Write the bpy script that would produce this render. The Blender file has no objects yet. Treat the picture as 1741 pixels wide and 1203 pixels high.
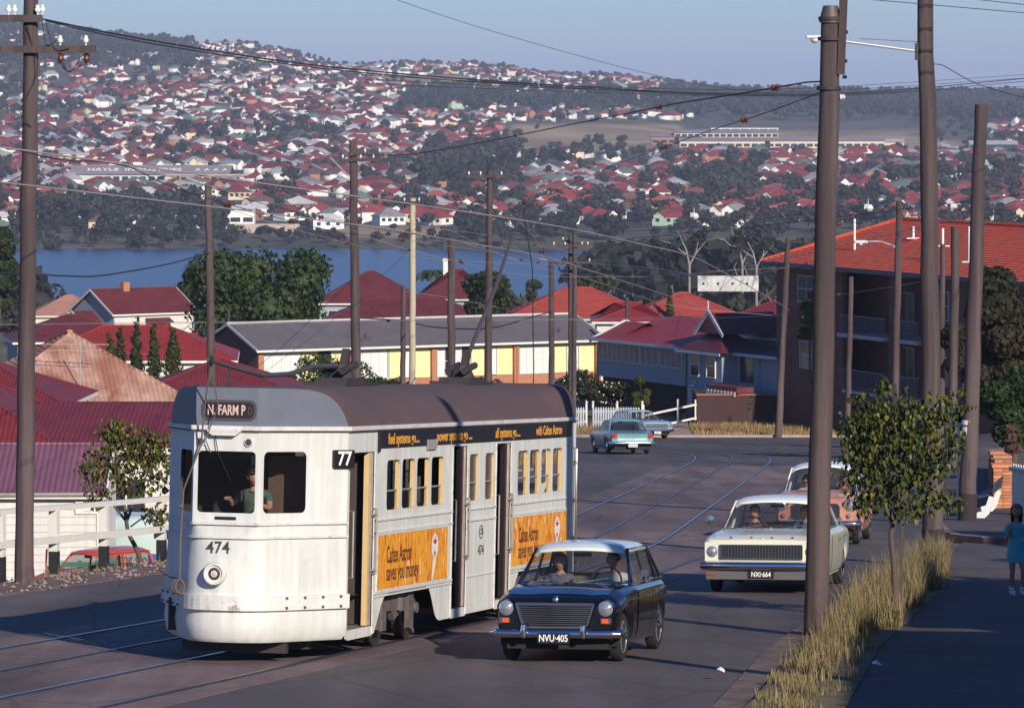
import bpy, bmesh, math, random
import numpy as np
from mathutils import Vector, Matrix, Quaternion
R = math.radians
rnd = random.Random(7)
sc = bpy.context.scene
COL = sc.collection
F = 7500.0            # focal length in photo pixels
def PX(px, d): return (px - 870.5) / F * d
def PZ(py, d): return -(py - 160.0) / F * d

# ------------------------------------------------------------ camera, sky, sun, exposure
cam_d = bpy.data.cameras.new('camera'); cam = bpy.data.objects.new('camera', cam_d); COL.objects.link(cam)
cam.location = (0, 0, 0); cam.rotation_euler = (R(90), 0, 0)
cam_d.sensor_width = 36; cam_d.lens = F / 1741 * 36; cam_d.shift_y = -441.5 / 1741
cam_d.clip_start = 0.5; cam_d.clip_end = 60000
sc.camera = cam
SUN = Vector((0.42, -0.907, 0)).normalized() * math.cos(R(23.5)) + Vector((0, 0, math.sin(R(23.5))))
w = bpy.data.worlds.new('World'); sc.world = w; w.use_nodes = True
nt = w.node_tree; nt.nodes.clear()
sky = nt.nodes.new('ShaderNodeTexSky'); sky.sky_type = 'NISHITA'; sky.sun_disc = False
sky.sun_elevation = R(23.5); sky.sun_rotation = math.atan2(SUN.x, SUN.y)
sky.air_density = 1.0; sky.dust_density = 0.2; sky.ozone_density = 3.0; sky.altitude = 50
bg = nt.nodes.new('ShaderNodeBackground'); bg.inputs[1].default_value = 0.078
out = nt.nodes.new('ShaderNodeOutputWorld')
hsv = nt.nodes.new('ShaderNodeHueSaturation'); hsv.inputs['Saturation'].default_value = 1.15
nt.links.new(sky.outputs[0], hsv.inputs['Color']); tint = nt.nodes.new('ShaderNodeMix'); tint.data_type = 'RGBA'; tint.blend_type = 'MULTIPLY'; tint.inputs[0].default_value = 1; tint.inputs[7].default_value = (.59, .83, 1.28, 1)
nt.links.new(hsv.outputs[0], tint.inputs[6]); nt.links.new(tint.outputs[2], bg.inputs[0]); nt.links.new(bg.outputs[0], out.inputs[0])
sd = bpy.data.lights.new('sun', 'SUN'); sd.energy = 5.0; sd.angle = R(0.53); sd.color = (1.0, 0.91, 0.78)
so = bpy.data.objects.new('sun', sd); COL.objects.link(so)
so.rotation_euler = SUN.to_track_quat('Z', 'Y').to_euler(); so.location = SUN * 300
vs = sc.view_settings
sc.display_settings.display_device = 'sRGB'
vs.view_transform = 'Standard'; vs.look = 'None'; vs.gamma = 1; vs.exposure = 0.2; vs.use_curve_mapping = False
sc.cycles.max_bounces = 6; sc.cycles.diffuse_bounces = 2; sc.cycles.glossy_bounces = 3
sc.cycles.transmission_bounces = 6; sc.cycles.transparent_max_bounces = 16; sc.cycles.volume_bounces = 0
sc.cycles.use_denoising = True
try: sc.cycles.sample_clamp_indirect = 4
except Exception: pass

# ------------------------------------------------------------ materials
MATS = {}
def mat(name, c=(.5, .5, .5), r=.6, m=0, var=.12, sc_=4, bump=0, c2=None, mixsc=1.5, mixat=.5, coat=0, rnd_=0, alpha=1,
        stretch=(1, 1, 1), spec=.5, wave=None, streak=0, emit=0, trans=0, dirt=None):
    """principled material: base colour broken up by noise; c2 = second colour in patches; wave = (axis, scale, depth) fine ribbing"""
    if name in MATS: return MATS[name]
    M_ = bpy.data.materials.new(name); M_.use_nodes = True; t = M_.node_tree; N = t.nodes; L = t.links
    b = N['Principled BSDF']; b.inputs['Roughness'].default_value = r; b.inputs['Metallic'].default_value = m
    b.inputs['Specular IOR Level'].default_value = spec
    if coat: b.inputs['Coat Weight'].default_value = coat; b.inputs['Coat Roughness'].default_value = .05
    if alpha < 1: b.inputs['Alpha'].default_value = alpha
    if trans: b.inputs['Transmission Weight'].default_value = trans
    tc = N.new('ShaderNodeTexCoord'); mp = N.new('ShaderNodeMapping'); L.new(tc.outputs['Object'], mp.inputs[0])
    mp.inputs['Scale'].default_value = stretch
    col = None
    def rgb(v): 
        n = N.new('ShaderNodeRGB'); n.outputs[0].default_value = (*v, 1); return n.outputs[0]
    def noise(s, det=4, ro=.6):
        n = N.new('ShaderNodeTexNoise'); n.inputs['Scale'].default_value = s; n.inputs['Detail'].default_value = det
        n.inputs['Roughness'].default_value = ro; L.new(mp.outputs[0], n.inputs['Vector']); return n.outputs['Fac']
    def mix(fac, a, b_, typ='MIX'):
        n = N.new('ShaderNodeMix'); n.data_type = 'RGBA'; n.blend_type = typ
        if hasattr(fac, 'is_linked') or not isinstance(fac, (int, float)): L.new(fac, n.inputs[0])
        else: n.inputs[0].default_value = fac
        L.new(a, n.inputs[6]); L.new(b_, n.inputs[7]); return n.outputs[2]
    def rng(v, a, b_, c_, d_):
        n = N.new('ShaderNodeMapRange'); L.new(v, n.inputs[0])
        for i, q in enumerate((a, b_, c_, d_)): n.inputs[i + 1].default_value = q
        return n.outputs[0]
    col = rgb(c)
    if c2 is not None:
        col = mix(rng(noise(mixsc, 5), mixat - .08, mixat + .08, 0, 1), col, rgb(c2))
    if var:
        f = rng(noise(sc_, 6, .7), .25, .75, 1 - var, 1 + var)
        cb = N.new('ShaderNodeCombineColor'); [L.new(f, cb.inputs[i]) for i in range(3)]
        col = mix(1.0, col, cb.outputs[0], 'MULTIPLY')
    if rnd_:
        oi = N.new('ShaderNodeObjectInfo'); f = rng(oi.outputs['Random'], 0, 1, 1 - rnd_, 1 + rnd_)
        cb = N.new('ShaderNodeCombineColor'); [L.new(f, cb.inputs[i]) for i in range(3)]
        col = mix(1.0, col, cb.outputs[0], 'MULTIPLY')
    if dirt:
        col = mix(rng(noise(dirt[1], 8, .75), dirt[2], dirt[2] + .12, 0, dirt[3] if len(dirt) > 3 else .7), col, rgb(dirt[0]))
    if streak:
        n = N.new('ShaderNodeTexNoise'); n.inputs['Scale'].default_value = 6; n.inputs['Detail'].default_value = 5
        mp2 = N.new('ShaderNodeMapping'); mp2.inputs['Scale'].default_value = (1.5, 1.5, .12); L.new(tc.outputs['Object'], mp2.inputs[0]); L.new(mp2.outputs[0], n.inputs['Vector'])
        f = rng(n.outputs['Fac'], .3, .7, 1 + streak * .5, 1 - streak)
        cb = N.new('ShaderNodeCombineColor'); [L.new(f, cb.inputs[i]) for i in range(3)]
        col = mix(1.0, col, cb.outputs[0], 'MULTIPLY')
    L.new(col, b.inputs['Base Color'])
    if emit: L.new(col, b.inputs['Emission Color']); b.inputs['Emission Strength'].default_value = emit
    h = None
    if bump:
        h = noise(sc_ * 4, 8, .75)
        bp = N.new('ShaderNodeBump'); bp.inputs['Strength'].default_value = min(1, bump); bp.inputs['Distance'].default_value = .02
        L.new(h, bp.inputs['Height']); L.new(bp.outputs[0], b.inputs['Normal']); last = bp
    if wave:
        wv = N.new('ShaderNodeTexWave'); wv.bands_direction = wave[0]; wv.inputs['Scale'].default_value = wave[1]
        L.new(tc.outputs['Object'], wv.inputs['Vector'])
        bp2 = N.new('ShaderNodeBump'); bp2.inputs['Strength'].default_value = 1; bp2.inputs['Distance'].default_value = wave[2]
        L.new(wv.outputs['Fac'], bp2.inputs['Height']); L.new(bp2.outputs[0], b.inputs['Normal'])
        if bump: L.new(last.outputs[0], bp2.inputs['Normal'])
    MATS[name] = M_
    return M_
def road_detail(m_, rot=-11, streak=.22, cracks=.55):
    t = m_.node_tree; N = t.nodes; L = t.links; b = N['Principled BSDF']; col = b.inputs['Base Color'].links[0].from_socket
    g = N.new('ShaderNodeNewGeometry')
    def tex(kind, sc_, rz, s):
        mp = N.new('ShaderNodeMapping'); mp.inputs['Rotation'].default_value = (0, 0, R(rz)); mp.inputs['Scale'].default_value = s; L.new(g.outputs['Position'], mp.inputs[0])
        n = N.new(kind); n.inputs['Scale'].default_value = sc_; L.new(mp.outputs[0], n.inputs['Vector']); return n
    def mul(f, lo, hi, a, c_):
        nonlocal col
        mr = N.new('ShaderNodeMapRange'); L.new(f, mr.inputs[0])
        for i, q in enumerate((lo, hi, a, c_)): mr.inputs[i + 1].default_value = q
        mx = N.new('ShaderNodeMix'); mx.data_type = 'RGBA'; mx.blend_type = 'MULTIPLY'; mx.inputs[0].default_value = 1; cb = N.new('ShaderNodeCombineColor'); [L.new(mr.outputs[0], cb.inputs[i]) for i in range(3)]
        L.new(col, mx.inputs[6]); L.new(cb.outputs[0], mx.inputs[7]); col = mx.outputs[2]
    n = tex('ShaderNodeTexNoise', 1.1, -rot, (1, .035, 1)); n.inputs['Detail'].default_value = 4; mul(n.outputs['Fac'], .35, .65, 1 - streak, 1 + streak)
    n = tex('ShaderNodeTexNoise', .09, 0, (1, .5, 1)); n.inputs['Detail'].default_value = 3; mul(n.outputs['Fac'], .4, .6, .78, 1.15)
    n = tex('ShaderNodeTexNoise', 9, 0, (1, 1, 1)); n.inputs['Detail'].default_value = 8; n.inputs['Roughness'].default_value = .8; mul(n.outputs['Fac'], .3, .7, .72, 1.3)
    v = tex('ShaderNodeTexVoronoi', .33, 20, (1, .45, 1)); v.feature = 'DISTANCE_TO_EDGE'; mul(v.outputs['Distance'], .004, .016, 1 - cracks, 1)
    L.new(col, b.inputs['Base Color'])
def leafmat(name, c, c2, tr=.25, r=.55, sc_=.35):
    if name in MATS: return MATS[name]
    M_ = mat(name, c, r, var=.3, sc_=sc_ * 3, c2=c2, mixsc=sc_, rnd_=.18, spec=.25)
    N = M_.node_tree.nodes; L = M_.node_tree.links; b = N['Principled BSDF']; o = N['Material Output']
    tn = N.new('ShaderNodeBsdfTranslucent'); ms = N.new('ShaderNodeMixShader'); ms.inputs[0].default_value = tr
    L.new(b.inputs['Base Color'].links[0].from_socket, tn.inputs[0])
    L.new(b.outputs[0], ms.inputs[1]); L.new(tn.outputs[0], ms.inputs[2]); L.new(ms.outputs[0], o.inputs[0])
    return M_

# ------------------------------------------------------------ mesh helpers
def rotm(a, b):
    z = (Vector(b) - Vector(a)); L = z.length; z.normalize()
    up = Vector((0, 0, 1)) if abs(z.z) < .95 else Vector((1, 0, 0))
    x = up.cross(z).normalized(); y = z.cross(x); return x, y, z, L
class MB:
    def __init__(s): s.v = []; s.f = []; s.m = []; s.cur = 0
    def add(s, vs_, fs): 
        o = len(s.v); s.v += [tuple(p) for p in vs_]; s.f += [tuple(i + o for i in f) for f in fs]; s.m += [s.cur] * len(fs); return s
    def box(s, c, d, rz=0, taper=1):
        hx, hy, hz = d[0] / 2, d[1] / 2, d[2] / 2; ca, sa = math.cos(rz), math.sin(rz); p = []
        for dz, t in ((-hz, 1), (hz, taper)):
            for dx, dy in ((-hx, -hy), (hx, -hy), (hx, hy), (-hx, hy)):
                dx *= t; dy *= t; p.append((c[0] + dx * ca - dy * sa, c[1] + dx * sa + dy * ca, c[2] + dz))
        return s.add(p, [(0, 3, 2, 1), (4, 5, 6, 7), (0, 1, 5, 4), (1, 2, 6, 5), (2, 3, 7, 6), (3, 0, 4, 7)])
    def bb(s, x0, x1, y0, y1, z0, z1): return s.box(((x0 + x1) / 2, (y0 + y1) / 2, (z0 + z1) / 2), (abs(x1 - x0), abs(y1 - y0), abs(z1 - z0)))
    def bar(s, a, b, w, h=None):
        h = h or w; x, y, z, L = rotm(a, b); p = []
        for q in (Vector(a), Vector(b)):
            for i, j in ((-1, -1), (1, -1), (1, 1), (-1, 1)): p.append(q + x * (i * w / 2) + y * (j * h / 2))
        return s.add(p, [(0, 3, 2, 1), (4, 5, 6, 7), (0, 1, 5, 4), (1, 2, 6, 5), (2, 3, 7, 6), (3, 0, 4, 7)])
    def tube(s, pts, r, n=8, cap=True):
        pts = [Vector(p) for p in pts]; k = len(pts); rs = r if isinstance(r, (list, tuple)) else [r] * k; V_ = []; X = None
        for i, p in enumerate(pts):
            t = (pts[min(i + 1, k - 1)] - pts[max(i - 1, 0)]).normalized()
            if X is None:
                up = Vector((0, 0, 1)) if abs(t.z) < .9 else Vector((1, 0, 0)); X = up.cross(t).normalized()
            else: X = (X - t * X.dot(t)).normalized()
            Y = t.cross(X)
            for j in range(n):
                a = 2 * math.pi * j / n; V_.append(p + (X * math.cos(a) + Y * math.sin(a)) * rs[i])
        fs = [(i * n + j, i * n + (j + 1) % n, (i + 1) * n + (j + 1) % n, (i + 1) * n + j) for i in range(k - 1) for j in range(n)]
        if cap: fs += [tuple(range(n - 1, -1, -1)), tuple((k - 1) * n + j for j in range(n))]
        return s.add(V_, fs)
    def lathe(s, prof, n=16, o=(0, 0, 0), ax='z'):
        V_ = []
        for (r_, h) in prof:
            for j in range(n):
                a = 2 * math.pi * j / n; c_, s_ = r_ * math.cos(a), r_ * math.sin(a)
                if ax == 'z': q = (c_, s_, h)
                elif ax == 'y': q = (s_, h, c_)
                else: q = (h, c_, s_)
                V_.append((q[0] + o[0], q[1] + o[1], q[2] + o[2]))
        k = len(prof)
        fs = [(i * n + j, i * n + (j + 1) % n, (i + 1) * n + (j + 1) % n, (i + 1) * n + j) for i in range(k - 1) for j in range(n)]
        if prof[0][0] > 1e-6: fs.append(tuple(range(n - 1, -1, -1)))
        if prof[-1][0] > 1e-6: fs.append(tuple((k - 1) * n + j for j in range(n)))
        return s.add(V_, fs)
    def grid(s, P, closed=False):
        nr, nc = len(P), len(P[0]); V_ = [q for row in P for q in row]
        fs = [(i * nc + j, i * nc + (j + 1) % nc, (i + 1) * nc + (j + 1) % nc, (i + 1) * nc + j) for i in range(nr - 1) for j in range(nc if closed else nc - 1)]
        return s.add(V_, fs)
    def prism(s, poly, d, o=(0, 0, 0), plane='xz'):
        """poly: 2-d outline, extruded by d along the third axis"""
        n = len(poly)
        def q(p, k): return {'xz': (p[0] + o[0], o[1] + k, p[1] + o[2]), 'xy': (p[0] + o[0], p[1] + o[1], o[2] + k), 'yz': (o[0] + k, p[0] + o[1], p[1] + o[2])}[plane]
        V_ = [q(p, 0) for p in poly] + [q(p, d) for p in poly]
        return s.add(V_, [tuple(range(n)), tuple(range(2 * n - 1, n - 1, -1))] + [(i, i + n, (i + 1) % n + n, (i + 1) % n) for i in range(n)])
    def quad(s, a, b, c, d): return s.add([a, b, c, d], [(0, 1, 2, 3)])
    def mesh(s, name, m, smooth=False):
        me = bpy.data.meshes.new(name); me.from_pydata(s.v, [], s.f)
        for x in (m if isinstance(m, (list, tuple)) else [m]): me.materials.append(x)
        if any(s.m): me.polygons.foreach_set('material_index', s.m)
        if smooth:
            me.polygons.foreach_set('use_smooth', [True] * len(s.f))
        me.update(); 
        if smooth == 'auto': me.set_sharp_from_angle(angle=R(38))
        elif smooth and smooth is not True: me.set_sharp_from_angle(angle=R(smooth))
        return me
    def build(s, name, m, parent=None, smooth=False, loc=None, rz=0, bev=0, fixn=True):
        me = s.mesh(name, m, False)
        if fixn:
            bm = bmesh.new(); bm.from_mesh(me); bmesh.ops.recalc_face_normals(bm, faces=bm.faces); bm.to_mesh(me); bm.free()
        if smooth:
            me.polygons.foreach_set('use_smooth', [True] * len(me.polygons))
            me.set_sharp_from_angle(angle=R(40 if smooth is True else smooth))
        o = bpy.data.objects.new(name, me); COL.objects.link(o)
        if parent: o.parent = parent
        if loc: o.location = loc
        if rz: o.rotation_euler.z = rz
        if bev:
            b = o.modifiers.new('bevel', 'BEVEL'); b.width = bev; b.segments = 2; b.limit_method = 'ANGLE'
        return o
def tag(o, label=None, cat=None, group=None, kind=None):
    if label: o['label'] = label
    if cat: o['category'] = cat
    if group: o['group'] = group
    if kind: o['kind'] = kind
    return o
def thing(name, label, cat, loc=(0, 0, 0), rz=0, group=None):
    o = bpy.data.objects.new(name, None); COL.objects.link(o); o.location = loc; o.rotation_euler.z = rz
    o.empty_display_size = .2
    return tag(o, label, cat, group)
def linkobj(name, me, parent=None, loc=(0, 0, 0), rz=0, s=None):
    o = bpy.data.objects.new(name, me); COL.objects.link(o); o.parent = parent; o.location = loc; o.rotation_euler.z = rz
    if s is not None: o.scale = s if isinstance(s, (tuple, list)) else (s, s, s)
    return o
FONT = {}
def text(name, s, size, m, parent, loc, rot, ext=.002, sx=1, bold=0, shear=0, align='CENTER'):
    c = bpy.data.curves.new('t', 'FONT'); c.body = s; c.size = size; c.align_x = align; c.align_y = 'CENTER'; c.extrude = ext
    c.resolution_u = 3; c.offset = bold; c.shear = shear
    o = bpy.data.objects.new('t', c); COL.objects.link(o); bpy.context.view_layer.update()
    me = bpy.data.meshes.new_from_object(o.evaluated_get(bpy.context.evaluated_depsgraph_get()))
    bpy.data.objects.remove(o); me.name = name; me.materials.clear(); me.materials.append(m)
    q = bpy.data.objects.new(name, me); COL.objects.link(q); q.parent = parent; q.location = loc; q.rotation_euler = rot; q.scale = (sx, 1, 1)
    return q
# ------------------------------------------------------------ the lie of the land
def sstep(a, b, x):
    t = np.clip((x - a) / (b - a), 0, 1); return t * t * (3 - 2 * t)
FD = np.array([1480, 1560, 1700, 2000, 2400, 2800, 3200, 3600, 4000, 4600, 5400, 7000, 11000, 16000, 30000.])
FPX = np.array([-600, 0, 400, 600, 800, 1000, 1300, 1741, 2400.])
FY = np.array([
 [423, 398, 368, 313, 263, 213, 163, 113, 74, 40, 60, 95, 135, 155, 168],
 [423, 398, 368, 313, 263, 213, 163, 115, 76, 50, 70, 100, 135, 155, 168],
 [422, 398, 368, 313, 263, 213, 170, 135, 103, 82, 95, 115, 140, 158, 168],
 [421, 395, 365, 315, 262, 215, 174, 145, 127, 118, 122, 130, 145, 160, 168],
 [416, 392, 363, 317, 270, 225, 185, 152, 128, 120, 126, 134, 150, 162, 168],
 [411, 388, 360, 317, 272, 235, 197, 165, 143, 134, 140, 148, 156, 164, 168],
 [408, 385, 356, 315, 275, 240, 215, 190, 172, 158, 163, 166, 168, 162, 168],
 [408, 382, 350, 310, 272, 245, 222, 202, 186, 174, 174, 174, 172, 160, 168],
 [408, 382, 350, 310, 272, 245, 222, 202, 186, 174, 174, 174, 172, 158, 168]])
def GN(x, y):
    x = np.asarray(x, float); y = np.asarray(y, float)
    z = np.where(y < 226, -(3.5 + .0625 * y),
                 np.interp(y, [226, 240, 275, 350, 450, 700, 980, 1100, 1130, 1480], [-17.625, -18, -19, -21.5, -25, -38, -46.5, -50.5, -55, -55]))
    n = np.interp(y, [20, 50, 75, 85, 100, 115, 140, 162, 173], [-19.8, -12.3, -6.06, -3.6, -1.9, -.5, 1.2, 2.2, 2.5]) - x
    z = z - 2.1 * sstep(1.3, 5.0, n) * (1 - sstep(125, 175, y)) * sstep(-20, 10, y)
    z = z + 1.7 * sstep(9.5, 11, x) * sstep(241.6, 242.6, y) * (1 - sstep(300, 420, y))
    z = z + .9 * sstep(19, 30, x) * sstep(120, 170, y) * (1 - sstep(300, 420, y))
    # across the river
    px = 870.5 + F * x / np.maximum(y, 1)
    ip = np.clip(px, FPX[0], FPX[-1]); yy = np.clip(y, FD[0], FD[-1])
    i = np.clip(np.searchsorted(FPX, ip) - 1, 0, len(FPX) - 2); t = (ip - FPX[i]) / (FPX[i + 1] - FPX[i])
    j = np.clip(np.searchsorted(FD, yy) - 1, 0, len(FD) - 2); u = (yy - FD[j]) / (FD[j + 1] - FD[j])
    t = t * t * (3 - 2 * t)
    py = (FY[i, j] * (1 - t) + FY[i + 1, j] * t) * (1 - u) + (FY[i, j + 1] * (1 - t) + FY[i + 1, j + 1] * t) * u
    zf = -(py - 160) / F * y
    zf = zf + (np.sin(x / 90 + y / 210) + np.sin(x / 47 - y / 130)) * np.clip((y - 1600) / 1400, 0, 1) * 2.2
    z = np.where(y > 1480, np.maximum(zf, -60), z)
    return z
def G(x, y): return float(GN(x, y))
def clearing(x, y):
    """how bare the far ground is: paddocks, a sports field, the school grounds"""
    px = 870.5 + F * x / np.maximum(y, 1); py = 160 - GN(x, y) / np.maximum(y, 1) * F
    c = np.zeros_like(px)
    for (a, b, c0, d0) in ((870, 1160, 212, 258), (1100, 1640, 238, 260), (640, 800, 128, 146), (440, 600, 307, 320), (1300, 1560, 222, 238), (560, 760, 385, 402), (1300, 1420, 285, 300)):
        c = np.maximum(c, sstep(a - 12, a + 12, px) * (1 - sstep(b - 12, b + 12, px)) * sstep(c0 - 4, c0 + 3, py) * (1 - sstep(d0 - 3, d0 + 4, py)))
    return c * (y > 1490)
def axis(a, b, fine, g):
    o = [0.]; s = fine
    while o[-1] < b: o.append(o[-1] + s); s = max(fine, (o[-1] - a) * g) if o[-1] > a else fine
    return o
ax_ = axis(36, 16000, 1.2, .09); xs = np.array([-v for v in ax_[:0:-1]] + ax_)
ay = axis(260, 30000, 1.6, .012); ys = np.array([-60., -30, -12] + ay)
X_, Y_ = np.meshgrid(xs, ys); Z_ = GN(X_, Y_)
nx, ny = len(xs), len(ys)
me = bpy.data.meshes.new('ground')
me.vertices.add(nx * ny); me.vertices.foreach_set('co', np.stack([X_, Y_, Z_], -1).ravel())
i0 = (np.arange(ny - 1)[:, None] * nx + np.arange(nx - 1)[None, :]).ravel()
q = np.stack([i0, i0 + 1, i0 + nx + 1, i0 + nx], 1)
me.loops.add(q.size); me.loops.foreach_set('vertex_index', q.ravel())
me.polygons.add(len(q)); me.polygons.foreach_set('loop_start', np.arange(0, q.size, 4)); 
me.polygons.foreach_set('use_smooth', np.ones(len(q), bool))
at = me.attributes.new('bare', 'FLOAT', 'POINT'); at.data.foreach_set('value', clearing(X_, Y_).ravel())
me.update(); me.validate()
gm = mat('dry_grass_ground', (.16, .115, .06), .95, var=.4, sc_=.5, c2=(.07, .075, .035), mixsc=.05, bump=.6)
def _gm():
    t = gm.node_tree; N = t.nodes; L = t.links; b = N['Principled BSDF']; src = b.inputs['Base Color'].links[0].from_socket
    geo = N.new('ShaderNodeNewGeometry'); sx = N.new('ShaderNodeSeparateXYZ'); L.new(geo.outputs['Position'], sx.inputs[0])
    gt = N.new('ShaderNodeMapRange'); L.new(sx.outputs['Y'], gt.inputs[0])
    for i_, v_ in enumerate((900, 1400, 0, 1)): gt.inputs[i_ + 1].default_value = v_
    nz = N.new('ShaderNodeTexNoise'); nz.inputs['Scale'].default_value = .02; nz.inputs['Detail'].default_value = 8; L.new(geo.outputs['Position'], nz.inputs['Vector'])
    r1 = N.new('ShaderNodeValToRGB'); e = r1.color_ramp.elements; e[0].position = .38; e[0].color = (.03, .042, .025, 1); e[1].position = .62; e[1].color = (.11, .085, .05, 1)
    L.new(nz.outputs['Fac'], r1.inputs[0])
    att = N.new('ShaderNodeAttribute'); att.attribute_name = 'bare'
    r2 = N.new('ShaderNodeValToRGB'); e = r2.color_ramp.elements; e[0].position = .35; e[0].color = (.19, .125, .07, 1); e[1].position = .65; e[1].color = (.40, .28, .15, 1)
    nz2 = N.new('ShaderNodeTexNoise'); nz2.inputs['Scale'].default_value = .012; nz2.inputs['Detail'].default_value = 6; L.new(geo.outputs['Position'], nz2.inputs['Vector']); L.new(nz2.outputs['Fac'], r2.inputs[0])
    def mx(f, a, c_):
        m_ = N.new('ShaderNodeMix'); m_.data_type = 'RGBA'; L.new(f, m_.inputs[0]); L.new(a, m_.inputs[6]); L.new(c_, m_.inputs[7]); return m_.outputs[2]
    L.new(mx(gt.outputs[0], src, mx(att.outputs['Fac'], r1.outputs[0], r2.outputs[0])), b.inputs['Base Color'])
_gm()
me.materials.append(gm)
ground = bpy.data.objects.new('ground', me); COL.objects.link(ground); tag(ground, kind='structure')

# river
wm = mat('river_water', (.025, .032, .072), .3, var=.15, sc_=.01, bump=0, spec=.28)
def _wm():
    t = wm.node_tree; N = t.nodes; L = t.links; b = N['Principled BSDF']
    tc = N.new('ShaderNodeNewGeometry'); mp = N.new('ShaderNodeMapping'); mp.inputs['Scale'].default_value = (.35, .12, 1); L.new(tc.outputs['Position'], mp.inputs[0])
    nz = N.new('ShaderNodeTexNoise'); nz.inputs['Scale'].default_value = 1; nz.inputs['Detail'].default_value = 5; L.new(mp.outputs[0], nz.inputs['Vector'])
    bp = N.new('ShaderNodeBump'); bp.inputs['Distance'].default_value = .35; bp.inputs['Strength'].default_value = .8; L.new(nz.outputs['Fac'], bp.inputs['Height']); L.new(bp.outputs[0], b.inputs['Normal'])
_wm()
m = MB(); m.quad((-3000, 1050, -52), (3000, 1050, -52), (3000, 1560, -52), (-3000, 1560, -52)); tag(m.build('river_water', wm), kind='structure')

# ------------------------------------------------------------ haze
hz = bpy.data.materials.new('haze'); hz.use_nodes = True; N = hz.node_tree.nodes; N.clear()
pv = N.new('ShaderNodeVolumePrincipled'); o_ = N.new('ShaderNodeOutputMaterial'); hz.node_tree.links.new(pv.outputs[0], o_.inputs['Volume'])
pv.inputs['Color'].default_value = (.64, .74, 1.0, 1); pv.inputs['Density'].default_value = 0.85e-4; pv.inputs['Anisotropy'].default_value = -.05
m = MB(); m.bb(-17000, 17000, -400, 31000, -330, 190)
hob = m.build('haze', hz); tag(hob, kind='stuff')
# ------------------------------------------------------------ roads, tracks, verges
asph = mat('asphalt', (.082, .064, .064), .85, var=.22, sc_=.5, bump=.5, c2=(.096, .075, .074), mixsc=.13, dirt=((.032, .026, .030), .35, .56, .6))
bedm = mat('track_paving', (.185, .122, .112), .9, var=.25, sc_=1.2, bump=.6, c2=(.135, .09, .092), mixsc=.25, dirt=((.05, .038, .042), .6, .56, .6))
walkm = mat('footpath_asphalt', (.07, .052, .058), .9, var=.25, sc_=.8, bump=.6, c2=(.085, .06, .062), mixsc=.4)
kerbm = mat('kerb_stone', (.23, .17, .15), .9, var=.3, sc_=3, bump=.6, dirt=((.07, .05, .045), 2, .5))
dirtm = mat('dirt_gravel', (.20, .135, .115), .95, var=.35, sc_=6, bump=1, c2=(.13, .09, .075), mixsc=2.5)
railm = mat('polished_rail', (.26, .26, .38), .3, m=.9, var=.1, sc_=2)
def cr(pts, step=1.0):
    P = [Vector(p) for p in pts]; o = []
    for i in range(len(P) - 1):
        a, b, c, d = P[max(i - 1, 0)], P[i], P[i + 1], P[min(i + 2, len(P) - 1)]
        n = max(1, int((c - b).length / step))
        for k in range(n):
            t = k / n; o.append(.5 * ((2 * b) + (c - a) * t + (2 * a - 5 * b + 4 * c - d) * t * t + (3 * b - a - 3 * c + d) * t ** 3))
    o.append(P[-1]); return o
def strip(name, L, Rr, dz, m_, ns=8, skirt=.25, nseg=None, parent=None):
    """sheet between two edge lines (same number of points), laid dz above the ground, with its edges turned down"""
    Lp, Rp = [], []
    for a, src in ((Lp, L), (Rp, Rr)):
        for i in range(len(src) - 1):
            k = nseg or max(1, int(max((Vector(L[i + 1]) - Vector(L[i])).length, (Vector(Rr[i + 1]) - Vector(Rr[i])).length) / 2.5))
            for j in range(k): a.append(Vector(src[i]).lerp(Vector(src[i + 1]), j / k))
        a.append(Vector(src[-1]))
    b = MB(); rows = []
    for p, q_ in zip(Lp, Rp):
        row = [p.lerp(q_, j / ns) for j in range(ns + 1)]
        r3 = [(v.x, v.y, G(v.x, v.y) + dz) for v in row]
        if skirt: r3 = [(r3[0][0], r3[0][1], r3[0][2] - skirt)] + r3 + [(r3[-1][0], r3[-1][1], r3[-1][2] - skirt)]
        rows.append(r3)
    b.grid(rows); return b.build(name, m_, parent)
LE = [(-19.8, 20), (-12.3, 50), (-6.06, 75), (-3.6, 85), (-1.9, 100), (-.5, 115), (1.2, 140), (2.2, 162), (2.5, 173), (2.4, 176), (2.0, 179), (1, 182), (-3, 186.5), (-15, 197), (-30, 212), (-70, 245)]
RE = [(-1.8, 20), (2.75, 50), (7.1, 75), (8.6, 85), (9.4, 100), (10.75, 115), (12.85, 140), (14.8, 162), (16.5, 178), (24, 195), (46, 200), (46, 227), (3, 226.6), (-6, 232), (-22, 246), (-62, 282)]
tag(strip('road', LE, RE, .03, asph, 14), kind='structure')
tag(strip('side_road', [(7.0, 76.8), (20, 74.5), (60, 66)], [(9.3, 90.0), (20, 87), (60, 80)], .034, asph, 6), kind='structure')
TC = cr([(-17.77, 0), (-7.8, 40), (-4.33, 54), (-2.35, 62), (-.6, 70), (1.0, 80), (2.15, 88), (3.84, 106.6), (5.9, 130), (8.06, 155), (9.1, 168), (9.5, 178), (9.0, 184.5), (7.4, 190.5), (4.4, 195), (.5, 198.2), (-4, 201), (-12, 207), (-25, 218), (-45, 234)], .7)
def offs(P, o):
    r = []
    for i, p in enumerate(P):
        t = (P[min(i + 1, len(P) - 1)] - P[max(i - 1, 0)]).normalized(); r.append(Vector((p.x + t.y * o, p.y - t.x * o)))
    return r
i1 = next(i for i, p in enumerate(TC) if p.y > 160)
Tb = [p for p in TC if 18 < p.y][: ]
Tb = TC[[i for i, p in enumerate(TC) if p.y > 18][0]: i1]
tag(strip('track_bed', offs(Tb, -2.95), offs(Tb, 2.75), .036, bedm, 6, skirt=.02, nseg=1), kind='structure')
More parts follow.
